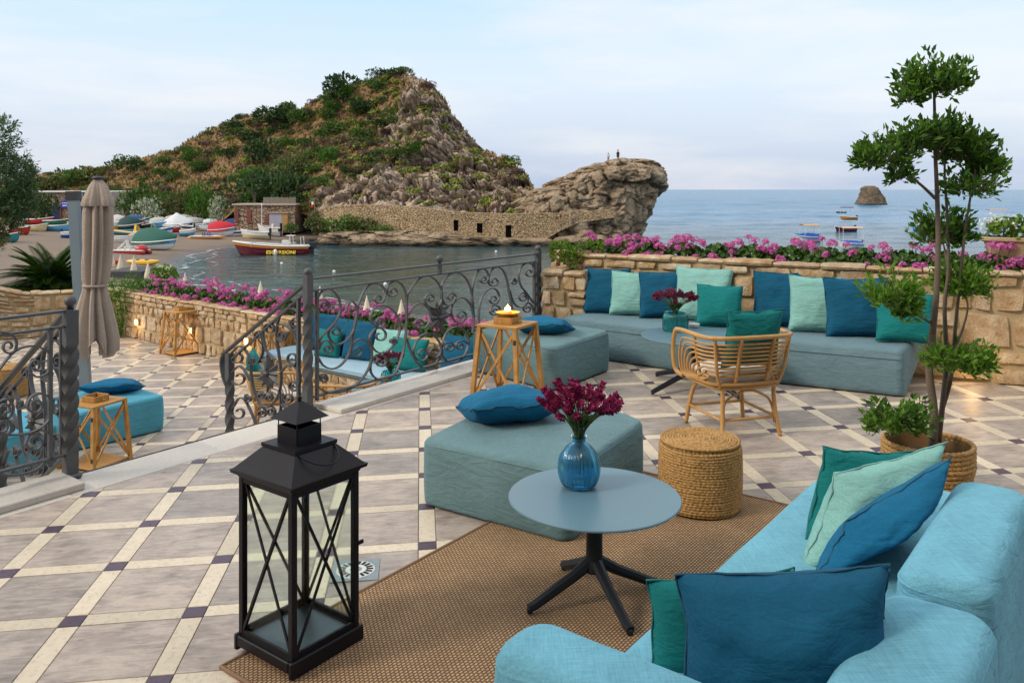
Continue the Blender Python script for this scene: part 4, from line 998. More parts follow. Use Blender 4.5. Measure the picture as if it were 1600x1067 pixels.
for cr, pts, e, s in [
    (C1, [(62,340),(95,288),(150,276),(200,330),(212,400),(190,470),(140,530),(95,575),(75,620),(78,655)], None, None),
    (C1, [(62,356),(100,340),(138,362),(136,392)], (113,376), None),
    (C1, [(250,410),(262,370),(290,355),(315,385),(318,450),(300,530),(260,595),(205,627),(160,610),(137,565),(150,520)], (180,545), None),
    (C1, [(72,664),(100,610),(140,610),(166,650)], (133,655), None),
    (C1, [(72,715),(100,760),(150,785),(210,765),(262,700),(288,600),(310,470),(335,350),(385,258),(450,240),(500,280),(495,335)], (458,335), None),
    (C1, [(70,860),(85,825),(115,820),(130,848)], (105,848), None),
    (C1, [(72,905),(130,935),(210,935),(290,905),(350,850),(395,780),(415,700),(405,640),(365,600),(320,600),(285,640)], (322,668), None),
    (C1, [(512,300),(520,250),(565,222),(610,250),(636,320),(637,430),(632,560),(612,690),(570,800),(510,858),(450,852),(408,805),(412,735),(445,695)], (468,738), (548,290)),
    (C1, [(455,522),(415,490),(408,440),(440,390),(495,382),(555,415),(590,480),(592,545),(560,625),(510,675),(455,680),(415,640),(400,585),(425,538)], (465,572), (463,485)),
    (C1, [(575,620),(560,595),(535,598)], (545,608), None),
    (C2, [(-117,560),(-117,414),(-87,343),(-22,268),(50,252),(105,285),(140,345),(146,420),(120,480),(75,490),(30,465),(20,420)], (58,420), None),
    (C2, [(145,440),(146,320),(200,240),(270,225),(330,268),(365,345),(380,440),(388,560),(380,680)], None, None),
    (C2, [(146,420),(180,470),(235,452),(252,405)], (215,410), None),
    (C2, [(390,570),(365,470),(320,420),(270,420),(225,470),(220,540),(250,592),(300,600),(330,560)], (292,548), None),
    (C1, [(645,440),(690,378),(745,370),(785,415),(785,475),(755,522),(710,525)], (722,492), None),
    (C1, [(638,590),(660,660),(700,740),(760,785),(830,786)], None, None),
    (C1, [(845,566),(800,562),(750,575),(700,610),(680,680),(700,722)], (735,690), None),
    (C2, [(-20,705),(40,680),(95,705),(138,775),(130,860),(90,920),(20,950)], None, None),
    (C2, [(130,850),(100,868),(62,850)], (90,825), None),
    (C2, [(150,870),(148,790),(170,700),(220,645),(290,640),(340,690),(346,780),(310,860),(250,905),(195,900),(150,850)], None, None),
    (C2, [(152,780),(175,755),(215,755)], (203,790), None), (C2, [(342,760),(310,740),(270,745)], (287,778), None),
    (C2, [(388,560),(375,460),(378,350),(395,260),(430,203),(475,200),(500,245),(490,298)], (465,275), None),
    (C2, [(505,310),(500,265),(522,205),(565,182),(610,205),(640,280),(655,360),(670,440),(684,520)], None, (540,290)),
    (C2, [(662,360),(690,450),(740,487),(785,465),(798,415),(770,374)], (764,412), None),
    (C2, [(430,620),(430,480),(460,390),(510,345),(555,350),(582,400),(565,455)], (540,425), None),
    (C2, [(597,525),(575,480),(530,475),(511,515)], (545,516), None), (C2, [(672,300),(690,265),(712,285)], (690,292), None),
    (C2, [(838,450),(790,380),(745,320),(730,250),(745,185),(790,152),(835,165),(848,215)], (810,222), None),
    (C2, [(842,520),(825,470),(795,450),(765,485)], (795,497), None)]:
    scroll(rail, cr, pts, e, s, P_R, E_N)
rosette(rail, plane_hit(688, 495, P_R, E_N), E_N, 0.17)
# stair railing
def stair_rail(label, P, shift, full=True):
    t = thing('stair_railing', label, 'railing', (P.x, P.y, fz(P.x, P.y)), group='wrought iron railings')
    Q = P + E_N*1.11; zt, zb = 1.09, 0.42
    m = MB(); tail = [Vector((P.x, P.y, zt)), Vector((Q.x, Q.y, zb))] ; dq = (tail[1]-tail[0]).normalized()
    pts = [tail[0], tail[1], tail[1] + dq*0.08, tail[1] + dq*0.13 + Vector((0, 0, -0.03)), tail[1] + dq*0.14 + Vector((0, 0, -0.10)), tail[1] + dq*0.10 + Vector((0, 0, -0.22)), tail[1] + dq*0.03 + Vector((0, 0, -0.33))]
    m.bar(catmull(pts, 5), E_U, 0.045, 0.016); m.build('handrail', M_IRON, t, smooth=30)
    for dz in (-0.10, -0.93):
        m = MB(); m.bar([Vector((P.x, P.y, zt + dz)) + E_N*0.05, Vector((Q.x, Q.y, zb + dz*1.0)) - E_N*0.02], E_U, 0.03, 0.014); m.build('upper_bar' if dz > -.5 else 'lower_bar', M_IRON, t)
    qb = Vector((Q.x, Q.y, -0.655)); twisted_post(t, qb, 1.03, 0.030, 2.5)
    b = P + E_N*0.12; m = MB(); m.bar([Vector((b.x, b.y, 0.12)), Vector((b.x, b.y, 0.95))], E_U, 0.03, 0.022); m.build('upright', M_IRON, t)
    C3 = (330, 420, 3.95)
    for pts, e, s in [([(145,500),(170,478),(205,495),(238,555),(246,640),(262,740),(290,815),(330,850),(370,838),(405,800),(425,740),(432,650),(420,540),(405,430),(412,330),(440,262),(490,240),(535,265)], None, (165,545)),
        ([(145,620),(172,600),(205,625),(240,690)], None, (172,672)), ([(280,965),(245,880),(205,805),(170,800),(145,840)], (172,885), None),
        ([(395,560),(345,510),(325,440),(322,380),(345,340),(380,345)], (360,372), None), ([(250,590),(290,575),(318,520),(318,450),(300,385),(272,400)], (292,412), None),
        ([(400,385),(410,430),(445,445),(468,410)], (438,412), None), ([(415,350),(450,345),(500,385),(530,440),(535,540),(515,595),(485,580)], (505,550), None),
        ([(540,310),(515,305),(492,335),(505,375)], (517,345), None), ([(430,640),(465,600),(510,600),(545,640),(545,710),(515,755),(485,730)], (512,718), None),
        ([(430,830),(470,860),(520,830),(545,780)], None, None), ([(440,770),(450,830),(490,825)], (470,798), None),
        ([(288,760),(305,755),(328,775)], (308,782), None), ([(345,760),(370,768),(378,795)], (355,795), None), ([(285,870),(310,850),(338,875)], (312,890), None), ([(345,860),(375,850),(395,875)], (368,880), None), ([(425,760),(430,860),(400,915),(345,935)], None, None),
        ([(235,800),(215,775),(212,815)], (228,800), None), ([(232,560),(258,552),(262,585)], (246,575), None)]:
        scroll(t, C3, pts, e, s, P_R, E_U, shift=shift)
    rosette(t, plane_hit(330 + 345/3.95, 420 + 640/3.95, P_R, E_U) + shift, E_U, 0.17, 12)
    return t
stair_rail('wrought iron stair handrail going down before the rattan chair', P_R, Vector((0, 0, 0)))
stair_rail('wrought iron stair handrail going down behind the short railing', P_L, P_L - P_R)
railL = thing('iron_railing', 'short wrought iron railing with twisted post beside the marble kerb', 'railing', (P_L.x, P_L.y, fz(P_L.x, P_L.y)), group='wrought iron railings')
twisted_post(railL, Vector((P_L.x, P_L.y, 0.014)), 1.06, 0.036, 3.5); ball(railL, (P_L.x, P_L.y, 1.076 + 0.055), 0.036)
Z_ = P_L - E_U*2.2
for za, zb, w, t_, nm in ((1.072, 1.05, 0.045, 0.016, 'handrail'), (0.975, 0.95, 0.03, 0.014, 'upper_bar'), (0.17, 0.13, 0.03, 0.014, 'lower_bar')):
    m = MB(); m.bar([Vector((P_L.x, P_L.y, za)), Vector((Z_.x, Z_.y, zb))], E_N, w, t_); m.build(nm, M_IRON, railL)
b = P_L - E_U*0.12; m = MB(); m.bar([Vector((b.x, b.y, 0.12)), Vector((b.x, b.y, 0.98))], E_N, 0.03, 0.022); m.build('upright', M_IRON, railL)
C4 = (0, 460, 3.33)
for pts, e, s in [([(-90,520),(-40,450),(0,385),(60,310),(120,275),(190,270),(250,300),(270,350),(250,405),(200,430),(160,410)], (192,378), None),
    ([(-140,260),(-80,215),(-20,196),(50,205),(85,245),(80,290)], (45,270), None),
    ([(-150,640),(-80,700),(0,722),(80,730),(170,715),(240,670),(275,600),(260,540),(210,515),(160,535),(140,580)], (186,575), None),
    ([(-150,840),(-80,905),(0,935),(80,940),(180,915),(250,860),(278,790),(265,735),(215,705),(160,725),(132,775)], (182,765), None),
    ([(40,735),(60,690),(30,640),(-20,640)], (10,680), None), ([(-10,560),(40,545),(70,590),(50,640)], (30,600), None)]:
    scroll(railL, C4, pts, e, s, P_L, E_N)

# ------------------------------------------------------------------ black lantern
M_BLK = plain('black_powder_coat', (0.010, 0.009, 0.013), 0.40, 0.25, scale=25, bump=0.15, spec=0.22)
def mat_pane():
    k = NT('clear_glass'); k.p(Base_Color=(0.90, 0.96, 0.93), Roughness=0.06, Transmission_Weight=1.0, IOR=1.18, Specular_IOR_Level=0.5); return k.mat
M_PANE = mat_pane()
lc = Vector((-0.842, 3.255, 0)); lan = thing('black_lantern', 'tall black metal lantern with crossed glass sides on the rug corner', 'lantern', (lc.x, lc.y, fz(lc.x, lc.y) + 0.012), R(-37))
def LB(name, a, b, c=0.004, mat=M_BLK, parent=lan): m = MB(); m.bbox(a, b, c); return m.build(name, mat, parent, world=False)
m = MB(); H_ = 0.178
for sx in (-1, 1):
    m.bbox((sx*H_ - (0.02 if sx > 0 else 0), -H_, 0.0), (sx*H_ + (0 if sx > 0 else 0.02), H_, 0.062), 0.004)
    m.bbox((-H_ + 0.021, sx*H_ - (0.02 if sx > 0 else 0), 0.018), (H_ - 0.021, sx*H_ + (0 if sx > 0 else 0.02), 0.060), 0.004)
m.bbox((-H_ + 0.021, -H_ + 0.021, 0.045), (H_ - 0.021, H_ - 0.021, 0.055), 0.002)
m.build('base', M_BLK, lan, world=False)
LB('candle_tray', (-0.135, -0.135, 0.056), (0.135, 0.135, 0.062), 0.002, plain('zinc_tray', (0.16, 0.21, 0.25), 0.35, 0.25, 0.4, 9))
b_, t_ = 0.062, 0.675; q = 0.152
for sx in (-1, 1):
    for sy in (-1, 1): LB('corner_post', (sx*q - 0.013, sy*q - 0.013, b_), (sx*q + 0.013, sy*q + 0.013, t_), 0.003)
def rodp(name, a, b, r, parent, mat, n=6, world=False): m = MB(); m.tube([a, b], r, n); return m.build(name, mat, parent, smooth=40, world=world)
for i in range(4):
    A4 = Matrix.Rotation(math.pi/2*i, 4, 'Z')
    def tp(x, y, z): return A4 @ Vector((x, y, z))
    m = MB(); m.quad(tp(-q+0.013, -q+0.002, b_+0.01), tp(q-0.013, -q+0.002, b_+0.01), tp(q-0.013, -q+0.002, t_-0.01), tp(-q+0.013, -q+0.002, t_-0.01))
    m.quad(tp(-q+0.013, -q+0.0045, b_+0.01), tp(-q+0.013, -q+0.0045, t_-0.01), tp(q-0.013, -q+0.0045, t_-0.01), tp(q-0.013, -q+0.0045, b_+0.01))
    m.build('glass_pane', M_PANE, lan, world=False)
    for s in (-1, 1):
        m = MB(); m.bar([tp(-s*(q-0.012), -q-0.004-0.003*s, b_+0.02), tp(s*(q-0.012), -q-0.004-0.003*s, t_-0.012)], A4 @ Vector((0, -1, 0)), 0.006, 0.011); m.build('cross_bar', M_BLK, lan, world=False)
    for z0_, z1_ in ((b_, b_+0.02), (t_-0.02, t_)):
        m = MB(); m.box((-q+0.0135, -q-0.010, z0_), (q-0.0135, -q+0.0, z1_), 0, A4); m.build('frame_rail', M_BLK, lan, world=False)
# door latch and hinges on the side facing the sofa
for z_ in (0.17, 0.36, 0.58):
    m = MB(); m.tube([(q+0.012, -q+0.0, z_), (q+0.020, -q-0.004, z_)], 0.006, 8); m.build('hinge', M_BLK, lan, world=False)
m = MB(); m.tube([(q+0.01, q-0.01, 0.40), (q+0.034, q-0.006, 0.40)], 0.005, 8); m.bbox((q+0.03, q-0.012, 0.392), (q+0.037, q+0.016, 0.408), 0.002); m.build('latch', M_BLK, lan, world=False)
def frust(mb, a0, z0, a1, z1, cap=True):
    vs = [(sx*a0, sy*a0, z0) for sx, sy in ((-1,-1),(1,-1),(1,1),(-1,1))] + [(sx*a1, sy*a1, z1) for sx, sy in ((-1,-1),(1,-1),(1,1),(-1,1))]
    mb.add(vs, [(i, (i+1) % 4, 4+(i+1) % 4, 4+i) for i in range(4)] + ([(3,2,1,0), (4,5,6,7)] if cap else []))
m = MB(); frust(m, 0.165, 0.675, 0.172, 0.692); frust(m, 0.186, 0.692, 0.190, 0.706); frust(m, 0.182, 0.7062, 0.098, 0.792); m.build('roof', M_BLK, lan, world=False)
m = MB(); frust(m, 0.104, 0.792, 0.104, 0.806); m.build('roof_plate', M_BLK, lan, world=False)
m = MB(); hh = 0.060
for i in range(4): m.box((-hh, -hh, 0.806), (hh, -hh+0.004, 0.872), 0, Matrix.Rotation(math.pi/2*i, 4, 'Z'))
m.build('chimney', M_BLK, lan, world=False)
for sx in (-1, 1):
    for sy in (-1, 1): rodp('cap_rod', (sx*hh*0.95, sy*hh*0.95, 0.85), (sx*hh*0.95, sy*hh*0.95, 0.905), 0.0025, lan, M_BLK)
m = MB(); frust(m, 0.082, 0.900, 0.010, 0.962); cap_ = m.build('cap', M_BLK, lan, world=False)
m = MB(); m.lathe([(0.004, 0.955), (0.010, 0.962), (0.006, 0.968), (0.011, 0.976), (0.001, 0.986)], 12); m.build('finial', M_BLK, cap_, smooth=True, world=False)
m = MB(); arc = [(0.075 + 0.115*math.sin(R(a)), -0.09*math.cos(R(a)), 0.80 - 0.05*math.sin(R(a))) for a in range(0, 181, 12)]; m.tube(arc, 0.0032, 6); m.build('handle', M_BLK, lan, smooth=True, world=False)

# ------------------------------------------------------------------ wooden lanterns
def mat_wood(name, c1, c2, sc=(3, 40, 40)):
    k = NT(name); v = k.co('Object', sc); n = k.noise(v, 1.0, 5, 0.6, 0.6); w = k.n('TexWave', {'wave_type': 'BANDS', 'bands_direction': 'Z'}, Vector=k.co('Object', (60, 60, 2)), Scale=1.0, Distortion=6.0, Detail=3.0).outputs['Fac']
    c = k.mix(k.math('ADD', k.math('MULTIPLY', n, 0.6), k.math('MULTIPLY', w, 0.4)), c1, c2); k.p(Base_Color=c, Roughness=0.5, Specular_IOR_Level=0.35); k.bump(w, 0.15, 0.002); return k.mat
M_TEAK = mat_wood('teak', (0.30, 0.14, 0.034), (0.54, 0.30, 0.09)); M_HINGE = plain('dark_hinge', (0.02, 0.018, 0.016), 0.5)
def wood_lantern(label, pos, rz, h=0.66, top=0.185, bot=0.215):
    t = thing('wooden_lantern', label, 'lantern', pos, rz, 'wooden lanterns')
    def pst(sx, sy, z): r = bot + (top - 0.02 - bot)*z/h; return Vector((sx*r, sy*r, z))
    for sx in (-1, 1):
        for sy in (-1, 1): m = MB(); m.bar([pst(sx, sy, 0.0), pst(sx, sy, h-0.02)], (1, 0, 0), 0.034, 0.034); m.build('leg', M_TEAK, t, world=False)
    m = MB(); m.bbox((-top, -top, h-0.022), (top, top, h), 0.003); m.build('top_board', M_TEAK, t, world=False)
    m = MB(); m.bbox((-bot+0.012, -bot+0.012, 0.018), (bot-0.012, bot-0.012, 0.034), 0.003); m.build('bottom_board', M_TEAK, t, world=False)
    for i in range(4):
        A4 = Matrix.Rotation(math.pi/2*i, 4, 'Z')
        for s in (-1, 1):
            o_ = Vector((0, -0.004*s, 0)); a = A4 @ (pst(-s, -1, 0.04)*1.0 + o_); b = A4 @ (pst(s, -1, h-0.035) + o_)
            m = MB(); m.bar([a, b], A4 @ Vector((0, 1, 0.0)), 0.009, 0.021); m.build('cross_slat', M_TEAK, t, world=False)
    b = 0.085; m = MB()
    for i in range(4): m.bbox((-b, -b, h+0.001), (b-0.0105, -b+0.010, h+0.055), 0.002, Matrix.Rotation(math.pi/2*i, 4, 'Z'))
    bx = m.build('candle_box', M_TEAK, t, world=False)
    m = MB(); m.tube([(b+0.005, 0, h+0.02), (b+0.03, 0.02, h+0.02), (b+0.03, -0.02, h+0.018)], 0.005, 6); m.build('ring_pull', plain('brass', (0.45, 0.30, 0.10), 0.35, 0.2, 0.8), bx, world=False)
    for z_ in (0.12, h-0.12): m = MB(); m.bbox((-0.013, -0.004, -0.02), (0.013, 0.004, 0.02), 0.001, Matrix.Translation(pst(1, -1, z_) + Vector((0, -0.016, 0)))); m.build('hinge', M_HINGE, t, world=False)
    return t
pw = Vector((-0.035, 6.74, 0)); wl = wood_lantern('wooden lantern with lit candle dish on top beside the square ottoman', (pw.x, pw.y, fz(pw.x, pw.y) + 0.004), R(-30))
wood_lantern('wooden lantern beside the twisted railing post on the lower terrace', (-4.07, 8.03, LOW + 0.003), R(-22), 0.62, 0.20, 0.22)
wood_lantern('wooden lantern standing by the lower parapet near the hedge', (-5.42, 13.47, LOW + 0.003), R(-40), 0.70, 0.20, 0.24)
wood_lantern('wooden lantern behind the rattan chair on the lower terrace', (-3.42, 11.75, LOW + 0.003), R(-38), 0.66, 0.19, 0.22)
# lit candle dish
def emis(name, col, st):
    k = NT(name); k.p(Base_Color=col, Emission_Color=col, Emission_Strength=st, Roughness=0.5); return k.mat
M_FLAME = emis('flame', (1.0, 0.50, 0.12), 14.0); M_GOLD = plain('amber_dish', (0.55, 0.26, 0.03), 0.25, 0.15)
zc = fz(pw.x, pw.y) + 0.004 + 0.66
dish = thing('candle_dish', 'amber dish with a lit candle on top of the wooden lantern', 'candle', (pw.x + 0.0, pw.y, zc + 0.056))
m = MB(); m.lathe([(0.02, 0.0), (0.075, 0.004), (0.095, 0.03), (0.10, 0.032), (0.078, 0.010), (0.0, 0.008)], 28); m.build('dish', M_GOLD, dish, smooth=40, world=False)
m = MB(); m.lathe([(0.0, 0.008), (0.035, 0.008), (0.035, 0.042), (0.0, 0.044)], 20); m.build('candle', plain('wax', (0.75, 0.55, 0.25), 0.5), dish, smooth=40, world=False)
for a, b, hh_ in ((0, 0, 0.05), (0.012, 0.01, 0.035), (-0.014, 0.004, 0.032)):
    m = MB(); m.lathe([(0.001, 0.044), (0.011, 0.054), (0.012, 0.062), (0.006, 0.044 + hh_*0.75), (0.001, 0.044 + hh_)], 10, (a, b, 0)); m.build('flame', M_FLAME, dish, smooth=True, world=False)
def lamp(parent, loc, energy, col=(1.0, 0.60, 0.22), r=0.03):
    d = bpy.data.lights.new('candle_light', 'POINT'); d.energy = energy; d.color = col; d.shadow_soft_size = r
    o = bpy.data.objects.new('light', d); COL.objects.link(o); o.parent = parent; o.location = loc; return o
lamp(dish, (0, 0, 0.10), 2.0)
# wall lights along the lower parapet
M_LAMPW = emis('lamp_glass', (1.0, 0.62, 0.22), 5.0); M_LAMPF = plain('lamp_frame', (0.30, 0.22, 0.12), 0.5)
def wall_light(label, p, n, energy=3.0):
    t = thing('wall_light', label, 'lamp', p, group='small wall lights'); a = math.atan2(n.y, n.x); A = Matrix.Rotation(a - math.pi/2 + math.pi, 4, 'Z')
    m = MB(); m.bbox((-0.055, -0.035, -0.06), (0.055, 0.012, 0.06), 0.004, A); m.build('frame', M_LAMPF, t, world=False)
    m = MB(); m.bbox((-0.042, -0.047, -0.045), (0.042, -0.0355, 0.045), 0.004, A); m.build('lit_glass', M_LAMPW, t, world=False)
    lamp(t, tuple(n*0.11 + Vector((0, 0, -0.05))), energy)
for px, py, wh in ((216.5, 503, 'hedge end of the lower parapet'), (300, 516, 'lower parapet behind the far wooden lantern'), (388, 533, 'lower parapet behind the stair handrail')):
    d = Vector(((px-800)/F, 1, -(py-HY)/F)); o = Vector((0, 0, EY)); Pw = LW0 + LWN*0.045; tt = (Pw - o).dot(LWN)/d.dot(LWN); q_ = o + d*tt
    wall_light('small lit wall light on the ' + wh, q_, LWN, 1.3)
pq = Vector((3.98, 7.13, 0.36)); wn_ = Vector((-0.42, -0.91, 0)); wall_light('small lit wall light on the sofa wall behind the potted tree', pq, wn_, 0.9)

# ------------------------------------------------------------------ rattan chairs
def mat_rattan():
    k = NT('rattan'); v = k.co('Object'); n = k.noise(v, 14, 4); b = k.noise(k.co('Object', (1, 1, 1)), 90, 2)
    c = k.mix(n, (0.36, 0.17, 0.045), (0.60, 0.36, 0.13)); c = k.mix(k.ramp(b, [(0.6, (0,)*3), (0.7, (0.5,)*3)]), c, (0.22, 0.09, 0.025))
    k.p(Base_Color=c, Roughness=0.38, Specular_IOR_Level=0.45); return k.mat
M_RATTAN = mat_rattan(); M_WRAP = plain('rattan_binding', (0.40, 0.21, 0.065), 0.6, 0.4, scale=120, bump=0.8)
def rattan_chair():
    t = thing('rattan_chair', '', 'chair')
    def T(name, pts, r, n=8, mat=M_RATTAN, sm=6, parent=None): m = MB(); m.tube(catmull(pts, sm), r, n); return m.build(name, mat, parent or t, smooth=True, world=False)
    def half(z): return 0.285 + 0.075*(z - 0.36)/0.39          # half width grows upwards
    def back(z): return 0.235 + 0.105*(z - 0.36)/0.39
    def shell(z, yf, r0):
        w, b = half(z), back(z); zb = 0.385
        side = [(-w + 0.035, yf + 0.10, zb), (-w + 0.012, yf + 0.015, zb + 0.04), (-w, yf, zb + (z - zb)*0.5), (-w, yf + 0.03, z - 0.035), (-w, yf + 0.11, z), (-w, b - 0.16, z + 0.004), (-w + 0.06, b - 0.045, z + 0.008), (-w + 0.18, b, z + 0.010)]
        return side + [(-x, y, zz) for x, y, zz in side[::-1]]
    T('top_rail', shell(0.745, -0.29, 0), 0.0175)
    for k in range(9):
        z = 0.455 + 0.030*k; T('rib', shell(z, 0.06 - 0.30*k/9, 0), 0.0086, 7)
    # seat ring and under-frame
    ring = [(-0.25, -0.25, 0.375), (-0.285, 0.0, 0.375), (-0.24, 0.20, 0.375), (0.0, 0.245, 0.375), (0.24, 0.20, 0.375), (0.285, 0.0, 0.375), (0.25, -0.25, 0.375), (0.0, -0.285, 0.375)]
    m = MB(); m.tube(catmull(ring, 5, True), 0.017, 8, closed=True); m.build('seat_ring', M_RATTAN, t, smooth=True, world=False)
    m = MB(); m.tube(catmull([(x*1.08, y*1.08, 0.40) for x, y, z in ring], 5, True), 0.014, 8, closed=True); m.build('lower_rail', M_WRAP, t, smooth=True, world=False)
    for sx in (-1, 1):
        for x0, zt in ((0.13, 0.75),):
            T('back_upright', [(sx*x0*0.95, 0.225, 0.36), (sx*x0, 0.275, 0.50), (sx*x0*1.05, 0.345, 0.755)], 0.0135)
        T('side_upright', [(sx*0.235, 0.215, 0.37), (sx*0.28, 0.245, 0.5), (sx*0.315, 0.275, 0.755)], 0.0135); T('side_upright', [(sx*0.275, 0.03, 0.37), (sx*0.325, 0.04, 0.55), (sx*0.355, 0.045, 0.75)], 0.012)
        T('leg', [(sx*0.245, 0.255, 0.0), (sx*0.225, 0.23, 0.15), (sx*0.215, 0.215, 0.30), (sx*0.22, 0.215, 0.39)], 0.0165)
        T('leg', [(sx*0.255, -0.275, 0.0), (sx*0.235, -0.255, 0.15), (sx*0.215, -0.23, 0.27), (sx*0.20, -0.17, 0.335), (sx*0.19, -0.05, 0.352)], 0.0165)
        T('stretcher', [(sx*0.228, 0.235, 0.14), (sx*0.236, -0.255, 0.14)], 0.012, sm=2); T('brace', [(sx*0.215, 0.22, 0.16), (sx*0.18, 0.20, 0.27), (sx*0.06, 0.21, 0.335), (0, 0.215, 0.345)], 0.0095)
        T('binding', [(sx*0.225, 0.23, 0.10), (sx*0.220, 0.222, 0.17)], 0.0195, 8, M_WRAP, 2); T('binding', [(sx*0.126, 0.268, 0.485), (sx*0.1365, 0.347, 0.75)], 0.0158, 8, M_WRAP, 3)
    T('stretcher', [(-0.225, 0.225, 0.14), (0.225, 0.225, 0.14)], 0.012, sm=2); T('stretcher', [(-0.235, -0.25, 0.14), (0.235, -0.25, 0.14)], 0.012, sm=2)
    T('front_rail', [(-0.21, -0.23, 0.34), (0.0, -0.27, 0.355), (0.21, -0.23, 0.34)], 0.012)
    m, s = soft_block([(-0.24, -0.27), (0.24, -0.27), (0.26, 0.0), (0.21, 0.21), (-0.21, 0.21), (-0.26, 0.0)], 0.385, 0.095, r=0.045, rc=0.12, bulge=0.015, seed=77, wr=0.006); m.build('seat_pad', M_WHITEF, t, smooth=True, world=False)
    return t
ch = rattan_chair(); ch['label'] = 'rattan armchair with white seat pad in front of the long sofa'; ch['group'] = 'rattan armchairs'
cc = Vector((1.60, 5.95, 0)); ch.location = (cc.x, cc.y, fz(cc.x, cc.y) + 0.004); ch.rotation_euler = (0, 0, R(196)); ch.scale = (0.94, 0.94, 0.95)
cushion('teal cushion standing in the rattan armchair', M_TEALC, M_PIPE_T, 0.44, 0.42, 0.15, (cc.x + 0.08, cc.y - 0.13, fz(cc.x, cc.y) + 0.485), R(194), 0.22, 0, 61)
ch2 = copy_tree(ch); ch2['label'] = 'rattan armchair with teal cushion seen through the stair handrail'; ch2.location = (-2.62, 9.15, LOW + 0.003); ch2.rotation_euler = (0, 0, R(100))
cushion('teal cushion in the armchair seen through the stair handrail', M_TEALC, M_PIPE_T, 0.44, 0.42, 0.15, (-2.80, 9.12, LOW + 0.48), R(100), 0.25, 0, 62)
ch3 = copy_tree(ch); ch3['label'] = 'rattan armchair just below the long railing facing the lower table'; ch3.location = (-1.72, 8.52, LOW + 0.003); ch3.rotation_euler = (0, 0, R(170))

# ------------------------------------------------------------------ woven pouf, coiled rope by coil
def mat_straw(name, c1, c2, c3, dens=1.0):
    k = NT(name); v = k.co('Object'); n = k.noise(v, 9, 3); f = k.noise(v, 75*dens, 4, 0.7)
    c = k.ramp(f, [(0.28, c3), (0.45, c1), (0.68, c2)]); c = k.hsv(c, 0.5, 1.0, k.math('MULTIPLY_ADD', n, 0.6, 0.7)); k.p(Base_Color=c, Roughness=0.7, Specular_IOR_Level=0.25); k.bump(f, 0.8, 0.006); return k.mat
M_STRAW = mat_straw('water_hyacinth', (0.34, 0.19, 0.065), (0.55, 0.35, 0.14), (0.13, 0.062, 0.02))
def rope_ring(m, R_, z, r, knots, rnd, n=7):
    k = knots*4; pts = []; ph = rnd.random()*6
    vs = []
    for i in range(k):
        a = 2*math.pi*i/k; bulge = r*(0.78 + 0.30*abs(math.sin(a*knots/2 + ph))); c = Vector((math.cos(a)*R_, math.sin(a)*R_, z + 0.0018*math.sin(a*3 + ph)))
        e = Vector((math.cos(a), math.sin(a), 0))
        for j in range(n): w = 2*math.pi*j/n; vs.append(c + e*math.cos(w)*bulge + Vector((0, 0, math.sin(w)*bulge)))
    m.add(vs, [(i*n+j, ((i+1) % k)*n+j, ((i+1) % k)*n+(j+1) % n, i*n+(j+1) % n) for i in range(k) for j in range(n)])
def pouf(label, pos, rad, h):
    t = thing('woven_pouf', label, 'pouf', pos, group='woven poufs'); rnd = random.Random(4)
    m = MB(); m.lathe([(0, 0.004), (rad-0.012, 0.006), (rad-0.008, h*0.5), (rad-0.02, h-0.02), (0, h-0.008)], 32); m.build('core', plain('dark_straw', (0.16, 0.09, 0.035), 0.9), t, world=False)
    nr = 25
    for i in range(nr):
        z = 0.012 + (h - 0.035)*i/(nr-1); q = z/h; R_ = rad*(1.0 + 0.03*math.sin(math.pi*q)) - 0.008 - 0.022*max(0, (q - 0.86)/0.14)**2 - (0.006 if i == nr-1 else 0) - (0.006 if i == 0 else 0)
        m = MB(); rope_ring(m, R_, z, 0.0098, 58, rnd); m.build('woven_row', M_STRAW, t, smooth=True, world=False)
    for i in range(14):
        R_ = rad*(0.945 - 0.069*i); m = MB(); rope_ring(m, max(R_, 0.012), h - 0.010 + 0.006*(1 - (R_/rad)**2), 0.0092, max(6, int(58*R_/rad)), rnd); m.build('top_coil', M_STRAW, t, smooth=True, world=False)
    return t
pp = Vector((1.045, 4.565, 0)); pouf('round woven straw pouf between the round table and rattan chair', (pp.x, pp.y, fz(pp.x, pp.y) + 0.012), 0.222, 0.375)
pouf('round woven pouf seen behind the short railing on the lower terrace', (-6.55, 10.7, LOW + 0.003), 0.24, 0.38)
# ------------------------------------------------------------------ flower beds on the walls
M_GLEAF = leafmat('geranium_leaf', (0.025, 0.075, 0.012), (0.075, 0.16, 0.028), 0.55, 0.2)
M_PETAL = leafmat('magenta_petal', (0.46, 0.06, 0.36), (0.74, 0.24, 0.62), 0.6, 0.3); M_WPETAL = leafmat('white_petal', (0.72, 0.74, 0.70), (0.85, 0.86, 0.82), 0.6, 0.3)
M_YLEAF = leafmat('lime_leaf', (0.07, 0.15, 0.015), (0.16, 0.26, 0.03), 0.5, 0.3)
M_SOIL = plain('potting_soil', (0.05, 0.035, 0.022), 0.95, 0.3, scale=40)
def round_leaf(mb, p, n, r, rnd):
    n = n.normalized(); u = n.orthogonal().normalized(); v = n.cross(u); a0 = rnd.random()*6
    vs = [p] + [p + (u*math.cos(a0 + i*math.pi/3) + v*math.sin(a0 + i*math.pi/3))*r*rnd.uniform(0.85, 1.1) + n*(r*0.25*(1 if i % 2 else 0.6)) for i in range(6)]
    mb.add(vs, [(0, 1+i, 1+(i+1) % 6) for i in range(6)])
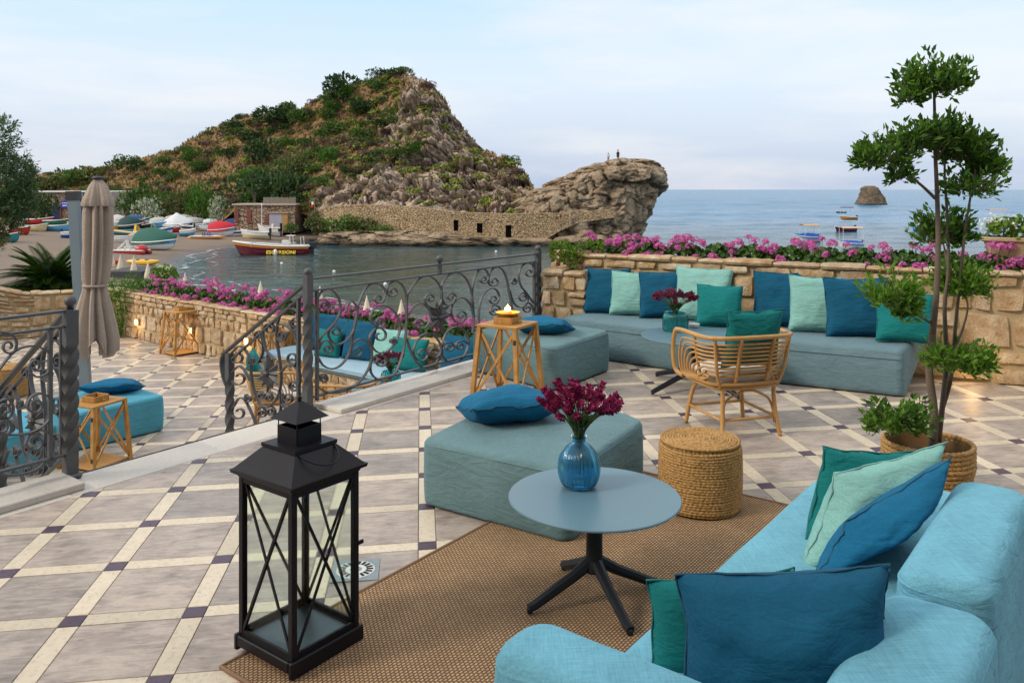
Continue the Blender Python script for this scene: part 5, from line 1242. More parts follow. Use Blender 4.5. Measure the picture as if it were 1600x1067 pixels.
def head_mesh(seed, r=0.042, n=34, mat=None):
    rnd = random.Random(seed); m = MB()
    for i in range(n):
        d = rdir(rnd, -0.35, 1.0); c = d*r*rnd.uniform(0.72, 1.05)
        u = d.orthogonal().normalized(); v = d.cross(u); a0 = rnd.random()*6; s = r*0.36
        for k in range(4):
            a = a0 + k*math.pi/2; e = u*math.cos(a) + v*math.sin(a); f = d.cross(e)
            m.add([c, c + e*s*0.6 + f*s*0.42 + d*s*0.2, c + e*s*1.1 + d*s*0.28, c + e*s*0.6 - f*s*0.42 + d*s*0.2], [(0, 1, 2, 3)])
    return m.build('flower_head', mat or M_PETAL, None, world=False)
def make_proto(o): COL.objects.unlink(o); return o.data
HEADS = [make_proto(head_mesh(s)) for s in (1, 2, 3)]
WHEADS = [make_proto(head_mesh(s, 0.036, 5, M_WPETAL)) for s in (5, 6)]
def foliage_mesh(seed, rx, ry, h, n, mat, lr=0.026):
    rnd = random.Random(seed); m = MB()
    for i in range(n):
        a = rnd.random()*6.283; q = math.sqrt(rnd.random()); z = rnd.random()**0.8
        p = Vector((math.cos(a)*q*rx*(1 - 0.25*z), math.sin(a)*q*ry*(1 - 0.25*z), 0.01 + h*z*(1 - 0.35*q*q)))
        round_leaf(m, p, rdir(rnd, 0.1, 1.0) + Vector((math.cos(a), math.sin(a), 0))*0.5*q, lr*rnd.uniform(0.7, 1.25), rnd)
    return make_proto(m.build('foliage', mat, None, world=False))
GFOL = [foliage_mesh(s, 0.25, 0.17, 0.17, 230, M_GLEAF) for s in (11, 12, 13)]
def geranium(label, pos, rz, seed, nh, group, heads=HEADS, fol=GFOL, sc=1.0, hz=(0.09, 0.24), spread=(0.23, 0.16), cat='plant', name='geranium', front=None):
    rnd = random.Random(seed); t = thing(name, label, cat, pos, rz, group); t.scale = (sc, sc, sc)
    link('foliage', rnd.choice(fol), t)
    st = MB()
    for i in range(nh):
        x = rnd.uniform(-1, 1)*spread[0]; y = rnd.uniform(-1, 0.5)*spread[1]; z = rnd.uniform(*hz)*1.1*(1 - 0.3*(x/spread[0])**2)
        if front and rnd.random() < 0.3: y = -spread[1]*1.1; z = rnd.uniform(-0.02, 0.06)
        o = link('flower_head', rnd.choice(heads), t); s = rnd.uniform(0.7, 1.25); o.location = (x, y, z); o.scale = (s, s, s*0.85); o.rotation_euler = (rnd.uniform(-.5, .5), rnd.uniform(-.5, .5), rnd.random()*6)
        st.tube([(x*0.5, y*0.5, 0.02), (x, y, z)], 0.0022, 4)
    st.build('stems', M_STEM, t, world=False); return t
# bed behind the sofa wall
bed = MB(); back_edge = [(x + 0.30, y + 0.55) for x, y in WALL_PTS[1:]]; fr_edge = [(x + 0.08, y + 0.15) for x, y in WALL_PTS[1:]]
bed.prism(fr_edge + back_edge[::-1], 0.2, WTOP + 0.005); bed_o = bed.build('flower_bed', M_SOIL); struct(bed_o)
fr, L = path_frame(WALL_PTS[1:]); rnd = random.Random(3); n = 15
for i in range(n):
    s = 0.05 + (L - 1.35)*i/(n-1) + rnd.uniform(-0.05, 0.05); p, d = fr(s); nn = Vector((d.y, -d.x, 0)); q = p - nn*rnd.uniform(0.24, 0.32)
    geranium('magenta geranium on the sofa wall, %s from the stone pillar' % ORD[i], (q.x, q.y, WTOP), math.atan2(d.y, d.x), 100+i, rnd.choice([6, 8, 11, 14, 16, 17]), 'geraniums on the sofa wall', front=True)
# bed behind the lower parapet
bed = MB(); bed.prism([V2(LW0 - LWN*0.18), V2(LW1 - LWN*0.18), V2(LW1 - LWN*0.9), V2(LW0 - LWN*0.9)], LOW, LTOP - 0.01); struct(bed.build('flower_bed', M_SOIL))
n = 22
for i in range(n):
    s = 1.35 + 8.2*i/(n-1) + rnd.uniform(-0.06, 0.06); q = LW0 + LWD*s - LWN*rnd.uniform(0.24, 0.34)
    geranium('magenta geranium on the lower parapet, %s from the hedge' % ORD[i], (q.x, q.y, LTOP + 0.02), math.atan2(LWD.y, LWD.x), 200+i, rnd.randint(9, 15), 'geraniums on the lower parapet', hz=(0.10, 0.28), front=True, sc=1.12)
# white petunias in stone planters
PFOL = [foliage_mesh(s, 0.30, 0.20, 0.20, 260, M_YLEAF, 0.026) for s in (21, 22)]
M_POT = mat_marble('stone_planter', (0.33, 0.24, 0.14), (0.50, 0.38, 0.24), 0.8, 0.6)
def planter(label, flabel, pos, rz, l, w, h, seed, sc=1.0):
    t = thing('stone_planter', label, 'planter', pos, rz, 'stone planters'); m = MB(); n = 40; vs = []
    prof = [(0.70, 0.0), (0.72, 0.02), (0.80, h*0.45), (0.88, h*0.8), (0.95, h*0.82), (1.0, h*0.87), (1.0, h*0.97), (0.94, h)]
    for r, z in prof:
        for j in range(n):
            a = 2*math.pi*j/n; e = 0.62; fl = 1 + (0.014*math.cos(a*20) if 0.03 < z < h*0.8 else 0)
            vs.append((math.copysign(abs(math.cos(a))**e, math.cos(a))*l/2*r*fl, math.copysign(abs(math.sin(a))**e, math.sin(a))*w/2*r*fl, z))
    k = len(prof); m.add(vs, [(i*n+j, i*n+(j+1) % n, (i+1)*n+(j+1) % n, (i+1)*n+j) for i in range(k-1) for j in range(n)]); m.build('pot', M_POT, t, smooth=35, world=False)
    m = MB(); m.add([v for v in vs[-n:]], [tuple(range(n))]); s_ = m.build('soil', M_SOIL, t, world=False); s_.location.z = -0.01
    geranium(flabel, (pos[0], pos[1], pos[2] + h - 0.02), rz, seed, 24, 'white petunias in planters', WHEADS, PFOL, sc, (0.05, 0.21), (l/2*0.95/sc, w/2*1.0/sc), 'flowers', 'petunia')
    return t
pq = at(1592, 388, 7.35); planter('fluted stone planter on the sofa wall beside the potted tree', 'white petunias and lime leaves in the planter by the potted tree', (pq.x, pq.y, WTOP + 0.08), R(-24), 0.62, 0.36, 0.24, 5, 1.0)
pq = at(256, 440, 15.2); planter('stone planter at the hedge end of the lower parapet', 'white petunias in the planter at the hedge end', (pq.x, pq.y, LTOP + 0.06), R(-39), 0.62, 0.36, 0.20, 6, 1.25)
# ivy at the raised wall end
def leafy(name, label, cat, pos, blobs, n, lmat, ll=(0.03, 0.05), lw=0.5, seed=0, group=None, part='foliage', stems=None, droop=0.0, shell=0.55, kindp=None):
    """foliage of single leaves filling a union of ellipsoids (local coordinates), denser towards their skin"""
    t = thing(name, label, cat, pos, group=group); m = MB(); rnd = random.Random(seed)
    tot = sum((b[3]*b[4]*b[5])**0.67 for b in blobs)
    for (cx, cy, cz, rx, ry, rz_) in blobs:
        k = int(n*(rx*ry*rz_)**0.67/tot)
        for i in range(k):
            d = rdir(rnd); q = rnd.uniform(shell, 1.0)**0.5 * (1 + 0.16*math.sin(d.x*7 + cx*9) + 0.13*math.sin(d.z*9 + d.y*6 + cy*11)); p = Vector((cx + d.x*rx*q, cy + d.y*ry*q, cz + d.z*rz_*q))
            e = (d + rdir(rnd)*0.9 + Vector((0, 0, 0.25 - droop))).normalized(); l = rnd.uniform(*ll)
            leaf(m, p, e, rdir(rnd, 0.0, 1), l, l*lw)
    m.build(part, lmat, t, world=False)
    return t
q = at(880, 395, 9.1)
leafy('trailing_plant', 'green trailing plant hanging over the raised wall end', 'plant', (q.x, q.y - 0.02, q.z), [(0.0, 0, 0.0, 0.14, 0.10, 0.10), (0.10, -0.06, -0.05, 0.10, 0.08, 0.09), (-0.02, 0.05, 0.05, 0.12, 0.10, 0.07), (0.28, 0.0, 0.05, 0.16, 0.1, 0.08)], 900, M_YLEAF, (0.03, 0.05), 0.6, 5)
# clipped hedge at the corner of the lower terrace
q = at(196, 460, 15.0)
leafy('hedge', 'bright green clipped hedge where the parapet meets the garden wall', 'hedge', (q.x, q.y, LOW), [(0, 0.1, 0.72, 0.36, 0.3, 0.36), (-0.15, 0, 0.45, 0.30, 0.25, 0.40), (0.22, 0.2, 0.80, 0.28, 0.3, 0.22), (-0.22, -0.05, 0.15, 0.2, 0.2, 0.3)], 7000, leafmat('hedge_leaf', (0.035, 0.12, 0.008), (0.11, 0.26, 0.02), 0.6, 0.25), (0.03, 0.055), 0.35, 8, shell=0.7)

# ------------------------------------------------------------------ potted tree
M_BARK = plain('grey_bark', (0.145, 0.11, 0.085), 0.9, 0.35, scale=18, bump=0.8)
M_TLEAF = leafmat('glossy_leaf', (0.024, 0.080, 0.014), (0.13, 0.25, 0.04), 0.35, 0.38); M_TLEAF2 = leafmat('young_glossy_leaf', (0.05, 0.15, 0.016), (0.18, 0.31, 0.045), 0.4, 0.38)
TY = 4.70
tb = g(1450, 742); tb = Vector(((1452-800)/F*TY, TY, fz((1452-800)/F*TY, TY)))
basket = thing('woven_basket', 'wide woven straw basket holding the tall tree', 'basket', (tb.x - 0.01, tb.y, tb.z + 0.004))
m = MB(); m.lathe([(0.0, 0.006), (0.19, 0.006), (0.22, 0.10), (0.23, 0.2), (0.235, 0.285), (0.22, 0.285), (0.21, 0.15), (0.0, 0.16)], 40); m.build('body', plain('dark_straw', (0.16, 0.09, 0.035), 0.9), basket, smooth=50, world=False)
rb = random.Random(9)
for i in range(12):
    z = 0.014 + 0.025*i; R_ = 0.195 + 0.042*min(1, z/0.2) - 0.005*(z > 0.2); m = MB(); rope_ring(m, R_, z, 0.0145, 44, rb); m.build('woven_row', M_STRAW, basket, smooth=True, world=False)
m = MB(); m.lathe([(0.0, 0.205), (0.216, 0.20)], 32); m.build('soil', M_SOIL, basket, world=False)
ptree = thing('potted_tree', 'tall slender tree with tiered leaf clumps standing in the basket', 'tree', (tb.x, tb.y, tb.z + 0.2))
def tw(px, py, dy=0.0): return at(px, py, TY + dy)
tr = MB()
for pts, r0, r1 in [([(1458,700,0),(1459,640,0),(1452,580,0),(1457,520,0),(1463,460,-.02),(1466,380,-.02),(1464,300,0),(1461,230,0),(1460,160,.01),(1458,110,0)], 0.026, 0.006),
                    ([(1466,690,.03),(1474,620,.04),(1479,560,.05),(1476,480,.04),(1482,420,.05),(1480,340,.05),(1476,270,.06),(1478,225,.05)], 0.017, 0.005),
                    ([(1472,640,.04),(1486,590,.06),(1492,520,.06),(1500,440,.05),(1508,360,.02),(1516,310,0),(1524,265,0)], 0.013, 0.005),
                    ([(1461,310,0),(1440,290,-.05),(1412,268,-.08),(1392,248,-.1)], 0.010, 0.004), ([(1456,505,0),(1430,490,-.08),(1400,470,-.14)], 0.009, 0.004),
                    ([(1490,545,.06),(1502,520,.1),(1512,480,.14),(1504,450,.15)], 0.009, 0.004), ([(1478,600,.05),(1490,580,-.02),(1502,565,-.08)], 0.009, 0.004), ([(1460,690,0),(1440,672,-.1),(1408,662,-.18)], 0.008, 0.003),
                    ([(1482,420,.05),(1476,390,.12),(1470,365,.18)], 0.008, 0.003), ([(1463,250,0),(1480,225,-.1),(1495,215,-.14)], 0.007, 0.003), ([(1516,300,0),(1535,270,.08),(1548,262,.1)], 0.006, 0.003)]:
    W = catmull([tw(a, b, c) for a, b, c in pts], 5); tr.tube(W, lambda q, a=r0, b=r1: a + (b-a)*q, 8)
tr.build('trunk', M_BARK, ptree, smooth=True)
def clump(px, py, rx, ry, n, mat, seed, dy=0.0, up=0.35):
    rnd = random.Random(seed); m = MB(); s = TY/F; c = tw(px, py, dy); rx *= s; ry *= s; tws = MB()
    for i in range(max(8, n//10)):
        d = rdir(rnd, -0.6, 0.9); e = c + Vector((d.x*rx*0.85, d.y*rx*0.8, d.z*ry*0.85)); b = c + Vector((d.x*rx*0.1, d.y*rx*0.1, -ry*0.45)); tws.tube(catmull([b, (b+e)/2 + Vector((0, 0, 0.015)), e], 3), 0.0022, 4)
        for k in range(16):
            q = rnd.uniform(0.3, 1.22); p = b + (e - b)*q + rdir(rnd)*rx*0.24; dd = ((e - b).normalized()*0.7 + rdir(rnd)*0.8 + Vector((0, 0, up))).normalized(); l = rnd.uniform(0.026, 0.062)
            leaf(m, p, dd, rdir(rnd, 0.2, 1), l, l*0.46)
    tws.build('twigs', M_BARK, ptree); m.build('leaf_clump', mat, ptree, kind='stuff')
for i, (px, py, rx, ry, n, mt, dy) in enumerate([(1456,128,52,38,620,M_TLEAF,0), (1420,152,24,14,90,M_TLEAF,-.05), (1490,130,24,22,120,M_TLEAF,.03),
    (1385,240,42,30,380,M_TLEAF,-.1), (1432,218,42,34,430,M_TLEAF,-.03), (1470,212,38,34,420,M_TLEAF,0), (1505,235,42,36,480,M_TLEAF,.06), (1538,258,32,38,330,M_TLEAF,.08), (1360,252,22,18,120,M_TLEAF,-.12), (1518,290,46,22,260,M_TLEAF,0), (1405,275,24,14,100,M_TLEAF,-.1),
    (1470,362,44,34,460,M_TLEAF,.18), (1500,368,28,26,200,M_TLEAF,.16), (1392,462,40,34,400,M_TLEAF2,-.14), (1412,482,28,24,160,M_TLEAF2,-.12), (1500,440,46,30,480,M_TLEAF2,.12), (1520,452,24,18,140,M_TLEAF2,.1),
    (1497,562,50,28,380,M_TLEAF2,-.06), (1522,570,26,20,140,M_TLEAF2,-.08), (1462,560,20,16,80,M_TLEAF2,-.05), (1404,655,46,26,430,M_TLEAF,-.18), (1380,662,24,18,130,M_TLEAF2,-.2)]):
    clump(px, py, rx, ry, n, mt, 300+i, dy)

# ------------------------------------------------------------------ closed parasol on the lower terrace
M_MAST = plain('grey_blue_aluminium', (0.20, 0.26, 0.31), 0.45, 0.08, 0.2); M_CANVAS = fabric('taupe_canvas', (0.40, 0.325, 0.275), 0.3, 0.1, mott=0.08); M_DKPL = plain('dark_plastic', (0.03, 0.035, 0.045), 0.5)
PY = 10.45
par = thing('cantilever_parasol', 'closed taupe cantilever parasol with grey blue mast on the lower terrace', 'parasol', (at(133, 600, PY).x, PY, LOW))
m = MB(); m.bar([at(137, 668, PY+.0) , at(131, 560, PY), at(122, 420, PY), at(115, 312, PY)], (0, 1, 0), 0.085, 0.125); m.build('mast', M_MAST, par)
m = MB(); m.bar([at(115, 313, PY), at(114.5, 299, PY)], (0, 1, 0), 0.10, 0.155); m.build('mast_cap', M_DKPL, par)
m = MB(); m.bar([at(124, 303, PY+.1), at(131, 345, PY+.12), at(138, 400, PY+.14), at(142, 470, PY+.15)], (0, 1, 0), 0.05, 0.055); m.build('strut', M_MAST, par)
m = MB(); m.bbox((-0.07, -0.09, -0.08), (0.07, 0.07, 0.08), 0.02, Matrix.Translation(at(128, 511, PY))); cb = m.build('crank_box', M_DKPL, par)
m = MB(); m.tube([at(128, 511, PY-.09), at(128, 511, PY-.14), at(125, 522, PY-.14)], 0.008, 6); m.build('crank_handle', M_DKPL, cb)
m = MB(); m.bbox((-0.35, -0.35, 0.0), (0.35, 0.35, 0.05), 0.01, Matrix.Translation((at(137, 668, PY).x, PY, LOW))); m.build('base_plate', M_DKPL, par)
def folds(name, rows, seed, nf=9, n=72, amp=0.30):
    vs = []
    for (px, py, r, am) in rows:
        r *= 0.88
        c = at(px, py, PY - 0.12)
        for j in range(n):
            a = 2*math.pi*j/n; cw = math.cos(a*nf + seed + 0.8*math.sin(a*2 + py*0.004)); q = r*(1 + am*amp*(math.copysign(abs(cw)**0.6, cw)) + am*0.12*math.sin(a*17 + py*0.013) + am*0.10*math.sin(a*5 + py*0.02)); vs.append((c.x + math.cos(a)*q, c.y + math.sin(a)*q*0.85, c.z))
    k = len(rows); m = MB(); m.add(vs, [(i*n+j, i*n+(j+1) % n, (i+1)*n+(j+1) % n, (i+1)*n+j) for i in range(k-1) for j in range(n)]); return m
rows = [(153, 284, 0.06, .1), (153, 300, 0.12, .6), (152, 330, 0.155, 1), (152, 370, 0.165, 1), (151, 410, 0.16, 1), (150, 435, 0.145, .9), (149, 446, 0.128, .7), (149, 455, 0.135, .8), (149, 480, 0.17, 1.1), (150, 510, 0.20, 1.3), (151, 530, 0.215, 1.4)]
rr = []
for a, b in zip(rows, rows[1:]):
    for t in (0, .5): rr.append(tuple(x + (y-x)*t for x, y in zip(a, b)))
rr.append(rows[-1]); fo = folds('canopy', rr, 1.0); n_ = 72
low_ring = [(v[0], v[1], v[2]) for v in fo.v[-n_:]]
hem = [(x, y, z - 0.10 - 0.13*math.sin(i*2*math.pi/n_*4.5 + 0.7)) for i, (x, y, z) in enumerate(low_ring)]
o_ = len(fo.v); fo.add(hem, []); fo.f += [(o_-n_+j, o_-n_+(j+1) % n_, o_+(j+1) % n_, o_+j) for j in range(n_)]; fo.m = [0]*len(fo.f)
cn = fo.build('canopy', M_CANVAS, par, smooth=True)
vt = folds('vent', [(153, 279, 0.05, 0), (153, 290, 0.115, .3), (154, 310, 0.175, .7), (154, 318, 0.19, .8), (154, 322, 0.185, .8)], 2.0, 4); vt.build('vent_flap', M_CANVAS, par, smooth=True)
m = MB(); m.lathe([(0.0, 0.03), (0.055, 0.025), (0.08, 0.0), (0.05, -0.015)], 20, tuple(at(153, 279, PY - 0.12))); m.build('top_cap', M_DKPL, par, smooth=True)
m = MB(); c = at(149, 446, PY - 0.12); m.lathe([(0.150, -0.012), (0.152, 0.012)], 40, tuple(c)); m.build('tie_strap', M_CANVAS, par, smooth=True)

# ------------------------------------------------------------------ cycad, garden ground, olive tree
m = MB(); m.prism([(-14, 14.2), (-9.6, 14.85), (-8.4, 15.35), (-7.7, 15.75), (-7.3, 16.6), (-8.5, 17.3), (-14, 17.3)], LOW, -0.16); gg = m.build('garden_ground', M_SOIL); struct(gg)
cy = at(80, 428, 16.6); cyc = thing('cycad', 'dark green cycad with arching fronds behind the sloping wall', 'plant', (cy.x, cy.y, -0.16))
m = MB(); m.lathe([(0.15, 0.0), (0.17, 0.05), (0.13, 0.10), (0.02, 0.14)], 14, wob=lambda a, q: 1 + 0.08*math.sin(a*7 + q*20)); m.build('trunk', M_BARK, cyc, world=False)
M_CYC = leafmat('cycad_leaf', (0.020, 0.055, 0.008), (0.075, 0.15, 0.018), 0.4, 0.15); rnd = random.Random(17)
for i in range(84):
    a = i*2.39996; el = -0.05 + 1.25*((i % 23)/23.0); Lf = rnd.uniform(0.95, 1.2); d = Vector((math.cos(a), math.sin(a), 0)); m = MB(); pts = []
    for k in range(15):
        s = k/14; rr_ = Lf*(math.cos(el)*s + 0.12*s*s); z = Lf*(math.sin(el)*s - 0.42*math.cos(el)*s*s*1.1); pts.append(d*rr_*1.0 + Vector((0, 0, 0.10 + max(z, -0.06))))
    m.tube(pts, lambda q: 0.007*(1-q)+0.002, 4); side = d.cross(Vector((0, 0, 1)))
    cur = catmull(pts, 2)
    for k in range(3, len(cur)-1):
        tn = (cur[k+1]-cur[k]).normalized(); s = k/len(cur); ll = 0.20*math.sin(math.pi*min(1, s*0.92 + 0.10))
        for sg in (-1, 1): leaf(m, cur[k], side*sg + tn*0.75 + Vector((0, 0, 0.28)), Vector((0, 0, 1)), ll, 0.046, 0, 0.1)
    m.build('frond', M_CYC, cyc, world=False)
M_OLIVE = leafmat('olive_leaf', (0.035, 0.085, 0.03), (0.11, 0.18, 0.085), 0.55, 0.15); M_OLIVE_Y = leafmat('olive_leaf_dry', (0.07, 0.09, 0.02), (0.20, 0.17, 0.04), 0.6, 0.2)
oc = at(-8, 300, 16.0); ol = thing('olive_tree', 'grey green olive tree cut off by the edge of the picture', 'tree', (oc.x - 0.35, oc.y, -0.2)); ol_o = Vector(ol.location)
m = MB(); rnd = random.Random(23)
m.tube(catmull([(0, 0, 0), (0.06, 0, 0.5), (-0.03, 0.02, 1.0), (0.02, 0, 1.5)], 5), lambda q: 0.13 - 0.05*q, 9)
tips = []
for i in range(9):
    a = i*2.4; e = Vector((math.cos(a)*rnd.uniform(.5, .8), math.sin(a)*0.6, 1.5 + rnd.uniform(0.5, 1.3))); m.tube(catmull([(0.02, 0, 1.1 + 0.05*i), tuple(e*0.55 + Vector((0, 0, 0.25))), tuple(e)], 5), lambda q: 0.045*(1-q)+0.008, 6); tips.append(e)
m.build('trunk', M_BARK, ol, smooth=True, world=False)
def olive_crown(name, blobs, n, mat, seed):
    m = MB(); rnd = random.Random(seed)
    for i in range(n):
        cx, cy_, cz, rx, ry, rz_ = rnd.choice(blobs); d = rdir(rnd); q = rnd.uniform(0.35, 1.0)**0.6*(1 + 0.18*math.sin(d.x*8 + cz*5)); b = Vector((cx + d.x*rx*q, cy_ + d.y*ry*q, cz + d.z*rz_*q)); ax = (d + Vector((0.1, 0, 0.5)) + rdir(rnd)*0.5).normalized(); l = rnd.uniform(0.12, 0.22)
        for k in range(7):
            p = b + ax*l*k/7; leaf(m, p, ax*0.7 + rdir(rnd)*0.8, rdir(rnd, 0, 1), rnd.uniform(0.07, 0.105), 0.024, 0, 0.1)
    m.build(name, mat, ol, world=False)
olive_crown('crown', [(0.15, 0, 2.4, 0.75, 0.8, 0.75), (0.55, 0.1, 2.0, 0.45, 0.6, 0.5), (0.3, -0.1, 3.0, 0.45, 0.5, 0.45), (0.75, 0, 2.35, 0.25, 0.4, 0.3), (0.5, 0, 1.6, 0.4, 0.5, 0.35), (0.72, .1, 1.75, 0.25, 0.3, 0.25)], 1700, M_OLIVE, 24)
olive_crown('lower_crown', [(0.3, -0.1, 1.35, 0.5, 0.5, 0.4), (0.1, 0, 1.1, 0.4, 0.4, 0.3)], 420, M_OLIVE_Y, 25)
# ------------------------------------------------------------------ sea, beach, hill
def mat_water():
    k = NT('sea_water'); v = k.co('World')
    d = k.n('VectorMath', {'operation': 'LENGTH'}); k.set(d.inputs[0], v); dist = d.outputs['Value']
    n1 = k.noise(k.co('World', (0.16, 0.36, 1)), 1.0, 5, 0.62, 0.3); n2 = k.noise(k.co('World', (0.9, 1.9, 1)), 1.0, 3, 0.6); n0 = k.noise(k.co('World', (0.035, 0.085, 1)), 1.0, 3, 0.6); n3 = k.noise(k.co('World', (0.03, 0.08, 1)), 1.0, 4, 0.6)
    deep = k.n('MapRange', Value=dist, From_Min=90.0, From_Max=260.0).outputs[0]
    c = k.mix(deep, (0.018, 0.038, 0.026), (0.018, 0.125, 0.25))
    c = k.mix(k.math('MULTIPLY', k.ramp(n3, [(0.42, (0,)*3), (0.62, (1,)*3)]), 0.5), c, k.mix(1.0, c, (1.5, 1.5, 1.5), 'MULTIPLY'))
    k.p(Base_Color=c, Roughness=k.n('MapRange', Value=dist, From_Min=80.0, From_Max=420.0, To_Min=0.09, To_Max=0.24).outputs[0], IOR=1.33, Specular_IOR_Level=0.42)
    k.bump(k.math('ADD', k.math('MULTIPLY', n1, 0.5), k.math('MULTIPLY', n2, 0.3)), 0.7, 0.6); return k.mat
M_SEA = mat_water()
m = MB(); Rs = [0, 30, 60, 120, 300, 900, 2500, 4500, 8000, 14000, 22000]; NA = 96; vs = [(0, 0, SEA - 0.45)]; fs = []
for r in Rs[1:]:
    for j in range(NA): a = 2*math.pi*j/NA; vs.append((math.cos(a)*r, math.sin(a)*r, SEA - (0.45 if r < 3000 else 0.0)))
for j in range(NA): fs.append((0, 1+j, 1+(j+1) % NA))
for i in range(len(Rs)-2):
    for j in range(NA): a, b = 1+i*NA, 1+(i+1)*NA; fs.append((a+j, b+j, b+(j+1) % NA, a+(j+1) % NA))
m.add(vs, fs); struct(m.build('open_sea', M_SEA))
# near water with real wavelets, finer towards the shore
wy = np.linspace(250, 3.3, 520); wa = np.linspace(-0.74, 0.74, 420); WYg, WAg = np.meshgrid(F*8.5/wy, wa, indexing='ij'); WX = WAg*WYg
wp3 = np.stack([WX, WYg, WX*0], -1); far = np.clip(WYg/120, 1, 6)
wz = (fbm(wp3*np.array([0.10, 0.22, 1]), 3)*0.26 + fbm(wp3*np.array([0.33, 0.55, 1]) + 50, 3)*0.12)*np.interp(WYg, [45, 100, 200, 600, 3000], [0.55, 0.65, 1.0, 1.5, 1.8]) + fbm(wp3*np.array([0.022, 0.055, 1]) + 90, 2)*0.85*np.clip((WYg - 110)/120, 0, 1) + fbm(wp3*np.array([0.05, 0.12, 1]) + 120, 2)*0.40*np.clip((WYg - 90)/80, 0, 1)
wp3[..., 2] = SEA + wz*np.clip((WYg - 44)/12, 0, 1)
sea_P = wp3
BAY = np.array([(-33, 136), (-40, 123), (-41.5, 112), (-40, 102), (-37, 92), (-35, 84), (-31, 75), (-25, 68.6), (-19.5, 62.7), (-15, 60), (-8.7, 56), (0, 52), (30, 45), (400, 40), (400, 600), (-20, 600), (-20, 140)], float)
def bay_sd(x, y):
    """signed distance to the waterline, positive on land"""
    p = np.stack([np.asarray(x, float), np.asarray(y, float)], -1); d = np.full(p.shape[:-1], 1e9); ins = np.zeros(p.shape[:-1], bool); n = len(BAY)
    for i in range(n):
        a, b = BAY[i], BAY[(i+1) % n]; e = b - a; w = p - a; t = np.clip((w @ e)/(e @ e), 0, 1); q = w - t[..., None]*e; d = np.minimum(d, np.hypot(q[..., 0], q[..., 1]))
        c1 = (a[1] <= p[..., 1]) & (b[1] > p[..., 1]); c2 = (a[1] > p[..., 1]) & (b[1] <= p[..., 1]); cr = e[0]*w[..., 1] - e[1]*w[..., 0]; ins ^= (c1 & (cr > 0)) | (c2 & (cr < 0))
    return np.where(ins, -d, d)
def beach_z(x, y):
    d = bay_sd(x, y); return SEA + np.where(d < 0, d*0.10, np.minimum(0.045*d + 0.25*(1 - np.exp(-d/2.5)), 2.3))
def bpt(px, py):
    """point of the beach seen at a photo pixel"""
    Y = np.linspace(45, 210, 661); X = (px-800)/F*Y; z = EY - (py-HY)/F*Y; b = beach_z(X, Y); i = int(np.argmax(z < b)) if (z < b).any() else 660
    return Vector((X[i], Y[i], b[i]))
def mat_sand():
    k = NT('grey_sand'); v = k.co('World'); n = k.noise(v, 0.25, 5); f = k.noise(v, 6, 4); z = k.n('SeparateXYZ', Vector=v).outputs['Z']
    wet = k.n('MapRange', Value=z, From_Min=SEA + 0.10, From_Max=SEA + 0.42).outputs[0]
    c = k.mix(k.math('ADD', k.math('MULTIPLY', n, 0.6), k.math('MULTIPLY', f, 0.4)), (0.12, 0.09, 0.07), (0.25, 0.19, 0.14)); c = k.mix(wet, (0.075, 0.058, 0.05), c)
    k.p(Base_Color=c, Roughness=k.math('MULTIPLY_ADD', wet, 0.55, 0.35)); k.bump(f, 0.4, 0.06); return k.mat
gx, gy = np.meshgrid(np.linspace(-190, 60, 168), np.linspace(18, 230, 142), indexing='ij'); zz = beach_z(gx, gy) + fbm(np.stack([gx*0.12, gy*0.12, gx*0], -1), 3)*0.12
n1_, n2_ = gx.shape; m = MB(); m.add(np.stack([gx, gy, zz], -1).reshape(-1, 3).tolist(), [(i*n2_+j, (i+1)*n2_+j, (i+1)*n2_+j+1, i*n2_+j+1) for i in range(n1_-1) for j in range(n2_-1)]); struct(m.build('beach', mat_sand(), smooth=True))
# thin foam edge where the wavelets run out
def mat_foam():
    k = NT('foam'); v = k.co('World'); n = k.noise(k.co('World', (0.8, 0.8, 1)), 1.2, 5, 0.7); k.p(Base_Color=(0.72, 0.75, 0.76), Roughness=0.6, Alpha=k.ramp(n, [(0.47, (0,)*3), (0.62, (0.6,)*3)])); return k.mat
M_FOAM = mat_foam()
for off, w in ((0.8, 0.7), (3.4, 0.3)):
    pts = catmull([Vector((a, b, 0)) for a, b in BAY[1:11]], 6); vs = []
    for i, p in enumerate(pts):
        d = (pts[min(len(pts)-1, i+1)] - pts[max(0, i-1)]).normalized(); nn = Vector((-d.y, d.x, 0)); nn = nn if bay_sd(p.x + nn.x, p.y + nn.y) < 0 else -nn
        wob = 0.7*math.sin(i*0.9 + off) + 0.5*math.sin(i*0.37 + off*2); q = p + nn*(off + wob - 0.6); vs += [(q.x, q.y, SEA + 0.16 + 0.004*off), (q.x + nn.x*w, q.y + nn.y*w, SEA + 0.16 + 0.004*off)]
    m = MB(); m.add(vs, [(2*i, 2*i+1, 2*i+3, 2*i+2) for i in range(len(pts)-1)]); o = m.build('foam', M_FOAM); o['kind'] = 'stuff'; o['label'] = 'thin foam lines of small waves on the beach'

